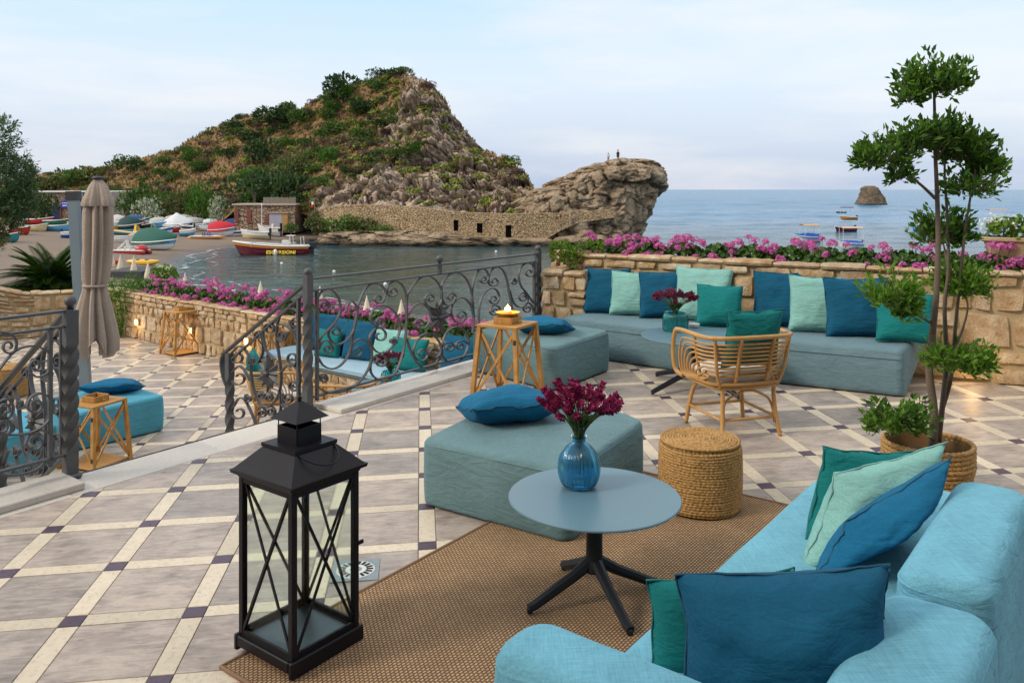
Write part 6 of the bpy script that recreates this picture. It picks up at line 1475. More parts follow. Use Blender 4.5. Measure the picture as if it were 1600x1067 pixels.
# ---- the hill: ridge line, foot line and distance for each bearing
RIDGE = [(-60,286),(40,282),(66,274),(110,268),(150,264),(180,253),(215,250),(250,239),(280,235),(305,219),(325,209),(350,196),(380,182),(410,178),(440,172),(470,171),(490,163),(515,150),(550,139),(580,128),(600,118),(625,112),(650,117),(675,128),(690,152),(710,182),(740,217),(770,239),(800,247),(814,268),(826,287),(838,299),(870,300),(910,300)]
FOOT = [(-60,352),(180,348),(330,346),(352,334),(370,318),(455,318),(475,326),(500,330),(530,322),(600,322),(660,326),(704,333),(800,336),(840,338),(910,340)]
RDEPTH = [(-60,300),(66,270),(180,235),(300,205),(440,190),(550,180),(625,170),(700,163),(800,152),(838,142),(910,138)]
FDEPTH = [(-60,176),(180,172),(330,166),(352,152),(455,150),(500,141),(560,136),(660,133),(800,131),(910,130)]
def itp(T, x): return np.interp(x, [a for a, b in T], [b for a, b in T])
NC, NR = 640, 190
cx_ = np.linspace(-60, 900, NC); tt_ = np.concatenate([np.linspace(-0.06, 1.0, NR-22), 1.0 + np.linspace(0.02, 0.8, 22)])
C_, T_ = np.meshgrid(cx_, tt_, indexing='ij')
ry, fy, rd, fd = itp(RIDGE, C_), itp(FOOT, C_), itp(RDEPTH, C_), itp(FDEPTH, C_)
ts = np.clip(T_, -0.06, 1.0); steep = np.interp(C_, [0, 500, 640, 800], [1.0, 1.0, 0.92, 0.9]); sy = fy + (ry - fy)*np.sign(ts)*np.abs(ts)**steep
D_ = fd + (rd - fd)*np.clip(ts, -0.06, 1)**1.15 if False else fd + (rd - fd)*ts
over = np.clip(T_ - 1.0, 0, None); Dp = D_ + over*60
zz = EY - (sy - HY)/F*D_ - over**1.4*26; xx = (C_ - 800)/F*Dp
pos = np.stack([xx, Dp, zz], -1)
rockw = np.clip((C_ - (640 - 90*np.clip(1-T_, 0, 1) - 40))/70, 0, 1); rockw = np.maximum(rockw*np.clip(1.25 - 0.55*T_, 0.5, 1), np.clip((0.30 - T_)/0.15, 0, 1)*np.clip((C_ - 470)/60, 0, 1))
patch = fbm(pos*np.array([0.10, 0.10, 0.14]) + 3, 4); rockw = np.clip(rockw*1.1 + np.clip(patch*2.2 - 0.75, 0, 0.8)*np.clip((C_-170)/200, 0, 1) - np.clip(-patch*1.3, 0, 0.55), 0, 1)
big = fbm(pos*0.055, 4); rid = fbm(pos*np.array([0.16, 0.16, 0.11]) + 40, 5, ridged=True); crag = fbm(pos*np.array([0.55, 0.55, 0.30]) + 9, 5, ridged=True); sm = fbm(pos*0.9, 4)
fade = np.clip(T_/0.05, 0, 1)*np.interp(T_, [0, 0.85, 1.0, 1.8], [1, 1, 0.7, 1])
frac = fractured(pos, (0.16, 0.16, 0.22), 2.0) + 0.55*fractured(pos, (0.45, 0.45, 0.6), 5.0)
disp = (big*2.8 + rid*(0.9 + 1.6*rockw) + crag*(0.25 + 0.8*rockw) + sm*0.5 + frac*2.3*np.clip(rockw*1.3, 0, 1))*fade
pos[..., 1] -= disp*1.0; pos[..., 2] += disp*0.38; pos[..., 0] += fbm(pos*0.3 + 77, 3)*0.9*fade
HILL_P, HILL_R = pos, rockw
def mat_hill():
    k = NT('scrub_hillside'); v = k.co('World'); at_ = k.n('Attribute', {'attribute_name': 'rock'}).outputs['Fac']
    n1 = k.noise(v, 0.22, 5, 0.6); n2 = k.noise(v, 1.6, 5, 0.65); n3 = k.noise(k.co('World', (1, 1, 2.2)), 0.7, 6, 0.7, 0.5); nz = k.n('SeparateXYZ', Vector=k.n('NewGeometry').outputs['Normal']).outputs['Z']
    soil = k.ramp(k.math('ADD', k.math('MULTIPLY', n1, 0.55), k.math('MULTIPLY', n2, 0.45)), [(0.30, (0.075, 0.08, 0.022)), (0.42, (0.20, 0.135, 0.05)), (0.50, (0.28, 0.165, 0.075)), (0.58, (0.24, 0.16, 0.115)), (0.66, (0.18, 0.165, 0.04)), (0.76, (0.36, 0.25, 0.11))])
    rock = k.ramp(n3, [(0.25, (0.10, 0.075, 0.058)), (0.42, (0.33, 0.25, 0.195)), (0.58, (0.50, 0.40, 0.32)), (0.75, (0.56, 0.45, 0.34))])
    f = k.math('ADD', at_, k.math('MULTIPLY', k.math('SUBTRACT', n2, 0.5), 1.1)); f = k.ramp(f, [(0.38, (0,)*3), (0.60, (1,)*3)])
    k.p(Base_Color=k.mix(f, soil, rock), Roughness=0.95, Specular_IOR_Level=0.15); n = k.bump(n3, 0.7, 0.6); k.bump(n2, 0.5, 0.25, n); return k.mat
M_HILL = mat_hill()
def grid_obj(name, P, mat, attr=None, flip=False):
    a, b = P.shape[:2]; me = bpy.data.meshes.new(name); idx = np.arange(a*b).reshape(a, b)
    q = np.stack([idx[:-1, :-1], idx[1:, :-1], idx[1:, 1:], idx[:-1, 1:]], -1).reshape(-1, 4); q = q[:, ::-1] if flip else q
    me.from_pydata(P.reshape(-1, 3).tolist(), [], q.tolist()); me.materials.append(mat)
    if attr is not None: at_ = me.attributes.new('rock', 'FLOAT', 'POINT'); at_.data.foreach_set('value', attr.reshape(-1).astype(np.float32))
    me.polygons.foreach_set('use_smooth', [True]*len(me.polygons)); me.update(); return link(name, me)
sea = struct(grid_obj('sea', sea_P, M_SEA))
hill = struct(grid_obj('hill', HILL_P, M_HILL, HILL_R, True))
def hill_pt(px, t):
    i = int(np.clip((px + 60)/960*(NC-1), 0, NC-1)); j = int(np.clip(np.searchsorted(tt_, t), 0, NR-1)); return Vector(HILL_P[i, j].tolist())
def hill_at(px, py):
    """hill surface seen at a photo pixel (search the column)"""
    i = int(np.clip((px + 60)/960*(NC-1), 0, NC-1)); col = HILL_P[i, :NR-22]; yy = HY + F*(EY - col[:, 2])/col[:, 1]; j = int(np.argmin(np.abs(yy - py))); return Vector(col[j].tolist())
# ---- rocky headland with its overhanging beak
def mat_rock(name, dark=1.0):
    k = NT(name); v = k.co('World'); n1 = k.noise(k.co('World', (1, 1, 0.55)), 0.55, 7, 0.68, 0.6); n2 = k.noise(v, 2.2, 6, 0.7); z = k.n('SeparateXYZ', Vector=v).outputs['Z']
    c = k.ramp(n1, [(0.25, (0.09*dark, 0.065*dark, 0.045*dark)), (0.42, (0.32*dark, 0.235*dark, 0.155*dark)), (0.56, (0.47*dark, 0.36*dark, 0.25*dark)), (0.72, (0.54*dark, 0.43*dark, 0.31*dark))])
    c = k.mix(k.ramp(n2, [(0.32, (0.7,)*3), (0.46, (0,)*3)]), c, (0.055, 0.042, 0.032)); tide = k.n('MapRange', Value=z, From_Min=SEA + 0.25, From_Max=SEA + 0.9).outputs[0]; c = k.mix(tide, (0.05, 0.04, 0.028), c)
    k.p(Base_Color=c, Roughness=0.92, Specular_IOR_Level=0.2); n = k.bump(n1, 1.0, 1.1); k.bump(n2, 0.8, 0.35, n); return k.mat
M_ROCK = mat_rock('headland_rock'); M_ROCKD = mat_rock('sea_stack_rock', 0.42)
def loft_rock(name, label, rows, Y0, depth, mat, seed, amp=1.0, nz=120, na=300, cat='rock', freq=1.0, strat=0.0):
    """rows: (py, px_min, px_max, depth factor) from top to bottom; a closed rock with uneven faces"""
    rows = sorted(rows); py = np.linspace(rows[0][0], rows[-1][0], nz); l = np.interp(py, [r[0] for r in rows], [r[1] for r in rows]); r_ = np.interp(py, [r[0] for r in rows], [r[2] for r in rows]); dd = np.interp(py, [r[0] for r in rows], [r[3] for r in rows])*depth
    a = np.linspace(0, 2*np.pi, na, endpoint=False); Z = (EY - (py - HY)/F*Y0); xl, xr = (l-800)/F*Y0, (r_-800)/F*Y0
    e = 0.75; ca = np.sign(np.cos(a))*np.abs(np.cos(a))**e; sa = np.sign(np.sin(a))*np.abs(np.sin(a))**e
    X = ((xl+xr)/2)[:, None] + ((xr-xl)/2)[:, None]*ca[None]; Yy = Y0 + dd[:, None]*sa[None]; P = np.stack([X, Yy, np.repeat(Z[:, None], na, 1)], -1)
    nrm = np.stack([np.repeat(np.cos(a)[None], nz, 0), np.repeat(np.sin(a)[None], nz, 0), np.zeros((nz, na))], -1)
    w_ = P + np.stack([fbm(P*0.25*freq + 11, 3), fbm(P*0.25*freq + 23, 3), fbm(P*0.25*freq + 37, 3)], -1)*2.2/freq
    d = fbm(P*0.10*freq + seed, 3)*1.3 + fbm(w_*np.array([0.26, 0.26, 0.15])*freq + seed*2, 5, gain=0.55, ridged=True)*1.9 + fbm(w_*np.array([0.8, 0.8, 0.55])*freq + seed*3, 5, gain=0.6, ridged=True)*0.8 - np.clip(fbm(w_*np.array([0.14, 0.14, 0.5])*freq + seed*5, 3, ridged=True) - 0.45, 0, 1)*2.4
    if strat: d = d + strat*np.sin(P[..., 2]*2.2 + fbm(P*0.2, 2)*5)
    d = d*0.55 + fractured(P, (0.13*freq, 0.13*freq, 0.11*freq), seed)*1.35 + fractured(P, (0.40*freq, 0.40*freq, 0.36*freq), seed + 4)*1.0
    P = P + nrm*(d*amp)[..., None]; P[..., 2] += fbm(P*0.5*freq + 5, 3)*0.5*amp
    m = MB(); vs = P.reshape(-1, 3).tolist(); top = P[0].mean(0).tolist(); vs.append(top); fs = [(i*na+j, (i+1)*na+j, (i+1)*na+(j+1) % na, i*na+(j+1) % na) for i in range(nz-1) for j in range(na)] + [(nz*na, j, (j+1) % na) for j in range(na)]
    m.add(vs, fs); o = m.build(name, mat, None, smooth=True); tag(o, label, cat); return o
loft_rock('headland_rock', 'pale overhanging rocky headland at the end of the hill', [(249,962,996,.30),(252,948,1012,.45),(258,930,1022,.55),(268,905,1033,.7),(280,880,1035,.8),(292,850,1034,.85),(302,825,1030,.9),(318,800,1023,.95),(335,790,1017,1.0),(352,790,1010,1.0),(368,792,1004,1.02),(378,795,1000,1.05),(392,790,1004,1.1)], 135.5, 8.6, M_ROCK, 3.0, 0.72)
ledge = loft_rock('shore_rock_ledge', 'low weathered rock ledge under the old sea wall', [(361,530,680,.4),(366,505,700,.7),(373,494,840,.95),(380,488,925,1.08),(392,486,930,1.15)], 127.6, 4.2, M_ROCK, 9.0, 0.55, 36, 220)
loft_rock('sea_stack', 'dark rock stack standing alone in the open sea', [(290.5,1352,1366,.5),(294,1346,1371,.7),(298,1347,1372,.8),(306,1345,1376,.9),(314,1341,1381,1),(319,1338,1384,1.05),(324,1336,1386,1.1)], 455.0, 7.5, M_ROCKD, 5.0, 0.42, 60, 120, freq=0.5)
# cave mouth in the ledge and boulders
def boulder(label, px, py, w, h, Y, seed):
    c = at(px, py, Y); s = Y/F; rx, rz_ = w*s/2, h*s/2; a = np.linspace(0, 2*np.pi, 28, endpoint=False); b = np.linspace(-np.pi/2, np.pi/2, 16); A, B_2 = np.meshgrid(a, b, indexing='ij')
    n = np.stack([np.cos(A)*np.cos(B_2), np.sin(A)*np.cos(B_2), np.sin(B_2)], -1); d = 1 + 0.28*fbm(n*1.6 + seed, 3) + 0.14*fbm(n*4 + seed, 3, ridged=True); P = n*d[..., None]*np.array([rx, rx*0.8, rz_]) + np.array([c.x, c.y, c.z])
    m = MB(); k = 16; m.add(P.reshape(-1, 3).tolist(), [(i*k+j, ((i+1) % 28)*k+j, ((i+1) % 28)*k+j+1, i*k+j+1) for i in range(28) for j in range(k-1)]); o = m.build('boulder', M_ROCK, None, smooth=True); tag(o, label, 'rock', 'boulders along the foot of the sea wall')
for i, (px, py, w, h) in enumerate([(600,374,46,18),(560,378,40,12),(520,381,36,8),(690,371,40,18),(622,368,22,10),(735,379,44,10),(790,381,40,8),(840,378,50,14),(890,377,46,16),(930,376,44,16),(980,376,30,14)]):
    boulder('weathered boulder at the foot of the sea wall, %s from the beach' % ORD[i], px, py, w, h, 126.3, i*3.7)
# ---- old sea wall with three openings
def mat_farwall(name, lo, hi, sc=2.2):
    k = NT(name); v = k.co('World', (1, 1, 1.5)); vo = k.n('TexVoronoi', {'feature': 'F1'}, Vector=v, Scale=sc); ed = k.n('TexVoronoi', {'feature': 'DISTANCE_TO_EDGE'}, Vector=v, Scale=sc); n = k.noise(v, 0.6, 4); r = k.n('SeparateColor', Color=vo.outputs['Color']).outputs[0]
    c = k.mix(k.math('ADD', k.math('MULTIPLY', r, 0.6), k.math('MULTIPLY', n, 0.4)), lo, hi); j = k.ramp(ed.outputs['Distance'], [(0.02, (0,)*3), (0.10, (1,)*3)]); c = k.mix(j, tuple(x*0.35 for x in lo), c)
    k.p(Base_Color=c, Roughness=0.95, Specular_IOR_Level=0.1); k.bump(j, 0.8, 0.10); return k.mat
M_SEAWALL = mat_farwall('sea_wall_stone', (0.32, 0.22, 0.125), (0.60, 0.45, 0.28)); M_INSHADE = plain('interior_shade', (0.012, 0.010, 0.008), 1.0)  # near-black colour stands in for the shade inside the wall openings
sw = thing('sea_wall', 'old sandstone sea wall with three small dark openings', 'wall', (at(700, 350, 128)))
def front_y(px): return float(np.interp(px, [495, 560, 660, 800, 960], [136, 131.5, 128.3, 126.8, 126.5]))
TOPW = [(495, 331), (520, 322.5), (545, 320.5), (600, 321), (655, 324), (702, 331), (745, 333), (805, 335), (850, 332), (900, 333), (955, 327), (962, 330)]
BOTW = [(495, 352), (560, 366), (640, 372), (720, 374), (800, 376), (850, 370), (880, 352), (905, 342), (962, 334)]
cols = sorted(set([495, 510, 520, 532, 545, 560, 580, 600, 625, 655, 680, 702, 709, 716, 730, 745, 754, 770, 790, 799, 805, 825, 850, 875, 900, 930, 955, 962])); holes = {(709, 716): (344, 361), (745, 754): (349, 364), (790, 799): (352, 373)}
m = MB(); rec = []
for a, b in zip(cols, cols[1:]):
    ya, yb = front_y(a), front_y(b); ta, tb_ = itp(TOPW, a), itp(TOPW, b); ba, bb = itp(BOTW, a) + 6, itp(BOTW, b) + 6
    spans = [(ta, tb_, ba, bb)]
    if (a, b) in holes:
        h0, h1 = holes[(a, b)]; spans = [(ta, tb_, h0, h0), (h1, h1, ba, bb)]; rec.append((a, b, h0, h1, ya, yb))
    for (p, q, r, s_) in spans: m.quad(at(a, r, ya), at(b, s_, yb), at(b, q, yb), at(a, p, ya))
    A0, B0 = at(a, ta, ya), at(b, tb_, yb); m.quad(A0, B0, B0 + Vector((0, 3.2, 0)), A0 + Vector((0, 3.2, 0)))
m.quad(at(962, itp(BOTW, 962)+6, 126.5), at(962, itp(BOTW, 962)+6, 126.5) + Vector((0, 3, 0)), at(962, 330, 126.5) + Vector((0, 3, 0)), at(962, 330, 126.5))
m.build('masonry', M_SEAWALL, sw)
for a, b, h0, h1, ya, yb in rec:
    m = MB(); D = Vector((0, 1.0, 0)); c4 = [at(a, h1, ya), at(b, h1, yb), at(b, h0, yb), at(a, h0, ya)]; e4 = [p + D for p in c4]
    m.add([*c4, *e4], [(0, 1, 5, 4), (1, 2, 6, 5), (2, 3, 7, 6), (3, 0, 4, 7), (4, 5, 6, 7)]); m.build('opening', M_INSHADE, sw)
m = MB(); c = at(657, 373, 126.2); vs = [c + Vector((math.cos(a)*1.5, 0, math.sin(a)*0.75)) for a in np.linspace(0, math.pi, 10)] + [c + Vector((0, 0.0, -0.3))]
# path along the top of the wall
m = MB(); lw_ = []
for a in cols: p = at(a, itp(TOPW, a), front_y(a)); lw_.append(p)
m2 = MB()
for p, q in zip(lw_, lw_[1:]): m2.quad(p + Vector((0, 0.6, -0.9)), q + Vector((0, 0.6, -0.9)), q + Vector((0, 6, -0.7)), p + Vector((0, 6, -0.7)))
struct(m2.build('path', plain('dusty_path', (0.30, 0.22, 0.145), 0.95, 0.2)))

# ------------------------------------------------------------------ trees and scrub on the hill
def bush_mesh(seed, n, ls, mat, flat=1.0, lobes=7, name='crown', trunk=False, wl=0.6):
    rnd = random.Random(seed); m = MB(); B = [(rnd.uniform(-.55, .55), rnd.uniform(-.5, .5), rnd.uniform(0.25, 0.75)*flat, rnd.uniform(0.28, 0.5)) for _ in range(lobes)]
    for i in range(n):
        cx, cy_, cz, r = B[i % lobes]; d = rdir(rnd, -0.7, 1); q = rnd.uniform(0.55, 1.0)**0.5*(1 + 0.2*math.sin(d.x*6 + cx*20)*math.sin(d.z*7 + cy_*9)); p = Vector((cx + d.x*r*q, cy_ + d.y*r*q, max(0.02, cz + d.z*r*q*flat))); l = ls*rnd.uniform(0.6, 1.3)
        e = (d + rdir(rnd)*0.8 + Vector((0, 0, 0.3))).normalized(); leaf(m, p, e, rdir(rnd, 0, 1), l, l*wl, 0, 0.15)
    return make_proto(m.build(name, mat, None, world=False))
M_B = [leafmat('scrub_dark_green', (0.018, 0.046, 0.014), (0.058, 0.11, 0.03), 0.7, 0.1), leafmat('scrub_green', (0.035, 0.085, 0.016), (0.10, 0.175, 0.035), 0.7, 0.15), leafmat('scrub_olive', (0.06, 0.08, 0.02), (0.155, 0.165, 0.05), 0.7, 0.1), leafmat('scrub_dry_mauve', (0.10, 0.062, 0.055), (0.21, 0.135, 0.115), 0.9, 0.05), leafmat('bright_green', (0.03, 0.10, 0.01), (0.09, 0.20, 0.025), 0.6, 0.2), leafmat('straw_grass', (0.22, 0.15, 0.05), (0.40, 0.28, 0.11), 0.9, 0.1)]
M_CACT = leafmat('prickly_pear', (0.12, 0.17, 0.02), (0.28, 0.30, 0.045), 0.6, 0.05)
BUSH = {k: [bush_mesh(s + 10*k, 620, 0.17, M_B[k], 0.9) for s in (1, 2)] for k in range(4)}; BUSH[4] = [bush_mesh(71, 900, 0.14, M_B[4], 1.0)]
def cactus_mesh(seed):
    rnd = random.Random(seed); m = MB()
    for i in range(46):
        a = rnd.random()*6.28; q = math.sqrt(rnd.random())*0.75; c = Vector((math.cos(a)*q, math.sin(a)*q, rnd.random()*0.75*(1-q*0.5) + 0.1)); d = (rdir(rnd, 0.1, 1)).normalized(); s = d.orthogonal().normalized(); s = (Matrix.Rotation(rnd.random()*6.28, 3, d) @ s); r = rnd.uniform(0.13, 0.22); n = s.cross(d)*0.03
        ov = [(0, 0), (0.55, 0.35), (0.7, 0.9), (0.45, 1.4), (0, 1.6), (-0.45, 1.4), (-0.7, 0.9), (-0.55, 0.35)]; vs = [c + s*x*r + d*y*r + n for x, y in ov] + [c + s*x*r + d*y*r - n for x, y in ov]
        m.add(vs, [tuple(range(8)), tuple(range(15, 7, -1))] + [(j, 8+j, 8+(j+1) % 8, (j+1) % 8) for j in range(8)])
    return make_proto(m.build('pads', M_CACT, None, world=False))
CACT = [cactus_mesh(s) for s in (1, 2)]
def trunk_mesh():
    m = MB(); m.tube([(0, 0, -0.3), (0.03, 0, 0.2), (-0.02, 0.02, 0.5)], lambda q: 0.07 - 0.04*q, 6); m.tube([(0, 0, 0.2), (0.25, 0.1, 0.6)], 0.03, 5); m.tube([(0, 0, 0.25), (-0.25, -0.1, 0.65)], 0.03, 5); return make_proto(m.build('trunk', M_BARK, None, world=False))
TRK = trunk_mesh()
def place_bush(name, label, cat, p, w, h, mesh, group=None, part='crown', rz=None):
    t = thing(name, label, cat, p, rnd.random()*6.28 if rz is None else rz, group); t.scale = (w, w, h); link(part, mesh, t, 'stuff' if part == 'pads' else None); link('trunk', TRK, t); return t
rnd = random.Random(99)
def px_bush(name, label, px, py_base, wpx, hpx, mesh, Y=None, cat='shrub', src='hill'):
    p = (at(px, py_base, Y) if Y else (hill_at(px, py_base) if src == 'hill' else bpt(px, py_base))); s = p.y/F; return place_bush(name, label, cat, p - Vector((0, 0, 0.15*hpx*s)), wpx*s/1.55, hpx*s*1.15/1.1, mesh)
for a in [('pine_tree','dark pine tree on the skyline left of the summit',525,162,58,48,0),('shrub','grey green shrub crowning the summit of the hill',627,118,34,13,2),('tree','broad dark olive green tree mass on the upper ridge',440,197,74,30,0),('tree','olive green tree next to the broad one on the ridge',478,190,46,24,1),('shrub','round dark shrub on the ridge above the brown slope',365,207,50,22,0),('tree','tall olive tree behind the dark evergreens',466,285,40,44,2),
          ('tree','dark tree half way up the slope below the ridge',405,256,54,42,0),('shrub','dark green thicket in the middle of the slope',520,210,60,24,1),('shrub','rounded green shrub high on the slope near the pine',590,140,40,22,1),('shrub','dark rounded shrub on the low ridge',205,268,50,24,0),('shrub','green shrub at the end of the low ridge',112,290,64,32,1),('shrub','olive shrub on the low ridge beside the parasol',150,283,50,24,2),('shrub','wispy green shrub behind the storehouse roof',92,297,44,20,2)]:
    px_bush(a[0], a[1], a[2], a[3], a[4], a[5], random.Random(a[2]).choice(BUSH[a[6]]), cat='tree' if 'tree' in a[0] else 'shrub')
for a in [('tree','bright green tree behind the beach boats',313,338,52,52,4),('tree','hazy green tree beside the storehouse end wall',222,335,62,52,1),('tree','green tree between the bright tree and the oleander',270,338,40,40,2),('tree','green tree in front of the navy door storehouse',66,345,36,44,0)]:
    px_bush(a[0], a[1], a[2], a[3], a[4], a[5], BUSH[a[6]][0], Y=158, cat='tree')
for a in [('tree','dark evergreen tree over the boathouse roof',398,322,84,56,0),('tree','dark evergreen tree behind the roof fence',446,320,64,60,0),('tree','small olive tree at the flag end of the boathouse',478,328,40,40,2)]: px_bush(a[0], a[1], a[2], a[3], a[4], a[5], BUSH[a[6]][1 if a[2] == 446 else 0], Y=149, cat='tree')
M_OLE = leafmat('oleander_bloom', (0.10, 0.16, 0.06), (0.62, 0.64, 0.55), 0.7, 0.1); OLE = bush_mesh(55, 800, 0.13, M_OLE, 1.0)
px_bush('oleander', 'round white flowering oleander bush behind the boats', 229, 347, 42, 40, OLE, Y=155); px_bush('oleander', 'tall white flowering oleander beside the boathouse', 343, 346, 28, 44, OLE, Y=152)
for i, (px, py, w, h, k) in enumerate([(505,364,46,24,2),(535,362,52,26,4),(568,362,48,24,2),(595,366,36,14,4),(488,352,26,22,2),(455,361,22,14,1)]):
    px_bush('shrub', 'low green shrub in front of the sea wall, %s from the boathouse' % ORD[i], px, py, w, h, BUSH[k][0], Y=128.5)
# countable shrubs all over the slope
def where_on_hill(c, t, w, wr):
    sz = 'big' if w > (wr[0] + wr[1])/2 else 'small'
    if c > 690: a = 'on the rocky seaward flank'
    elif c > 560: a = 'below the summit' if t > 0.55 else 'on the rocks above the sea wall'
    elif c > 420: a = 'under the skyline pine' if t > 0.55 else 'on the slope behind the boathouse'
    elif c > 280: a = 'near the broad ridge tree' if t > 0.55 else 'on the slope above the oleanders'
    else: a = 'along the low ridge' if t > 0.55 else 'behind the storehouse'
    return sz, a
def scatter(n, name, label, group, meshes, cond, wr, hr, part='crown', cat='shrub', seed=0):
    r = np.random.default_rng(seed); k = 0; tries = 0
    while k < n and tries < n*60:
        tries += 1; i = int(r.integers(60, NC-60)); j = int(r.integers(8, NR-24)); c, t = cx_[i], tt_[j]; rk = HILL_R[i, j]
        if not cond(c, t, rk, r): continue
        p = Vector(HILL_P[i, j].tolist()); w = r.uniform(*wr); reg = where_on_hill(c, t, w, wr); place_bush(name, reg[0] + ' ' + label.replace('growing on the hillside', reg[1]), cat, p - Vector((0, 0, 0.1)), w, w*r.uniform(*hr), meshes[int(r.integers(len(meshes)))], group, part, float(r.uniform(0, 6.28))); k += 1
scatter(80, 'green_shrub', 'fresh green leafy shrub growing on the hillside', 'green shrubs on the hillside', BUSH[1] + BUSH[4], lambda c, t, k, r: k < 0.6, (1.6, 3.8), (0.5, 0.85), seed=11)
scatter(62, 'dark_shrub', 'dark green evergreen shrub growing on the hillside', 'dark green shrubs on the hillside', BUSH[0] + BUSH[1], lambda c, t, k, r: k < 0.5 and r.random() < (1.0 if 300 < c < 620 else 0.35), (1.4, 3.4), (0.55, 0.9), seed=1)
scatter(90, 'olive_shrub', 'olive coloured low shrub growing on the hillside', 'olive shrubs on the hillside', BUSH[2], lambda c, t, k, r: k < 0.75, (1.0, 2.6), (0.5, 0.8), seed=2)
scatter(120, 'dry_shrub', 'dry mauve brown shrub growing on the hillside', 'dry shrubs on the hillside', BUSH[3], lambda c, t, k, r: k < 0.7, (1.0, 2.4), (0.5, 0.8), seed=3)
scatter(170, 'prickly_pear', 'yellow green prickly pear clump growing on the hillside', 'prickly pears on the hillside', CACT, lambda c, t, k, r: c > 330 and (r.random() < (1.0 if 500 < c < 700 and t > 0.25 else 0.35)), (0.9, 2.0), (0.6, 0.9), 'pads', 'cactus', 4)
# uncountable dry grass and scrub between them
r = np.random.default_rng(8); mg = [MB(), MB(), MB()]
for _ in range(19000):
    i = int(r.integers(20, NC-40)); j = int(r.integers(3, NR-18)); rk = HILL_R[i, j]
    if r.random() < rk*0.85: continue
    p = HILL_P[i, j]; s = r.uniform(0.3, 0.75); k = int(r.choice([0, 1, 2], p=[.46, .34, .20])); m = mg[k]
    for q in range(5):
        a = r.uniform(0, 6.28); b = p + np.array([math.cos(a), math.sin(a), 0])*s*0.35*r.random(); tip = b + np.array([r.uniform(-.45, .45), r.uniform(-.45, .45), r.uniform(0.6, 1.1)])*s; w = np.array([math.sin(a), -math.cos(a), 0])*s*0.16
        m.add([b - w, b + w, tip + w*0.6, tip - w*0.4], [(0, 1, 2, 3)])
for m, mt, nm in zip(mg, (M_B[5], M_B[2], M_B[3]), ('dry_grass', 'green_undergrowth', 'dry_undergrowth')): o = m.build(nm, mt); o['kind'] = 'stuff'; o['label'] = nm.replace('_', ' ') + ' covering the hillside between shrubs'
# ------------------------------------------------------------------ boathouses and beach walls
M_RENDER = plain('weathered_render', (0.36, 0.255, 0.185), 0.95, 0.35, scale=0.8, bump=0.5); M_RUST = plain('rust_red_door', (0.19, 0.055, 0.038), 0.8, 0.3, scale=2); M_GREYD = plain('grey_door', (0.34, 0.34, 0.40), 0.7, 0.15, scale=2); M_YELD = plain('yellow_wood_door', (0.42, 0.24, 0.08), 0.8, 0.3, scale=2); M_NAVYD = plain('navy_door', (0.010, 0.022, 0.085), 0.5, 0.1); M_WHITEP = plain('white_paint', (0.72, 0.72, 0.70), 0.5, 0.08); M_BLUES = plain('blue_sign', (0.01, 0.05, 0.48), 0.4, 0.05)
M_FARW = mat_farwall('storehouse_stone', (0.24, 0.16, 0.11), (0.42, 0.30, 0.21), 1.6)
def slab(parent, name, px0, px1, py0, py1, Y, th, mat, dy=0.0):
    a, b = at(px0, py0, Y), at(px1, py1, Y); m = MB(); m.bbox((a.x, Y + dy, b.z), (b.x, Y + dy + th, a.z), 0.03); return m.build(name, mat, parent)
Yb = 141.0
bh = thing('boathouse', 'old stone boathouse with rusty doors and a big grey door', 'building', at(415, 362, Yb))
slab(bh, 'wall', 366, 461, 321, 364, Yb, 9, mat_farwall('boathouse_stone', (0.24, 0.16, 0.11), (0.46, 0.34, 0.24), 1.3)); slab(bh, 'roof_slab', 363, 463, 318.5, 321.2, Yb, 9.5, plain('roof_concrete', (0.42, 0.34, 0.27), 0.9, 0.2), -0.3)
for a, b, c, d, mt in ((367.5, 373, 326, 347, M_RUST), (386, 393, 328, 349, M_RUST), (415, 420.5, 336, 350, M_RUST), (421, 441, 334, 361, M_GREYD), (441.2, 450, 334, 361, M_YELD)): slab(bh, 'door', a, b, c, d, Yb, 0.25, mt, -0.15)
slab(bh, 'lintel', 419, 452, 331.5, 333.8, Yb, 0.4, M_RENDER, -0.3)
fen = thing('roof_fence', 'grey reed fence on the boathouse roof', 'fence', at(435, 319, Yb + 1)); M_REED = plain('grey_reed', (0.22, 0.19, 0.15), 0.95, 0.35, scale=3)
for i in range(26): px = 411.5 + i*1.95; slab(fen, 'reed_panel', px, px + 1.8, 308 + random.uniform(0, 1.5), 318.8, Yb + 1, 0.08, M_REED)
# flag on its pole beside the boathouse
fl = thing('flag_pole', 'green white and red flag on a pole beside the boathouse', 'flag', at(491.5, 344, 138)); m = MB(); m.tube([at(491.5, 346, 138), at(491.5, 311, 138)], 0.06, 6); m.build('pole', plain('pole_wood', (0.25, 0.19, 0.1), 0.8), fl)
for k, (cl, nm) in enumerate((((0.02, 0.30, 0.06), 'green_cloth'), ((0.7, 0.7, 0.68), 'white_cloth'), ((0.55, 0.02, 0.03), 'red_cloth'))):
    m = MB(); vs = []
    for i in range(4):
        for j in range(5): z = 0 - (k + j/4)*0.46; p = at(491.2, 311, 138); vs.append((p.x - 0.12 - i*0.14 + 0.05*math.sin(z*5), p.y + 0.10*math.sin(i*1.5 + z*3), p.z + z))
    m.add(vs, [(i*5+j, (i+1)*5+j, (i+1)*5+j+1, i*5+j+1) for i in range(3) for j in range(4)]); m.build('stripe', plain(nm, cl, 0.8), fl, smooth=True)
Ys = 164.0
sh = thing('storehouse', 'long low stone storehouse with navy doors and white roof edge', 'building', at(120, 348, Ys))
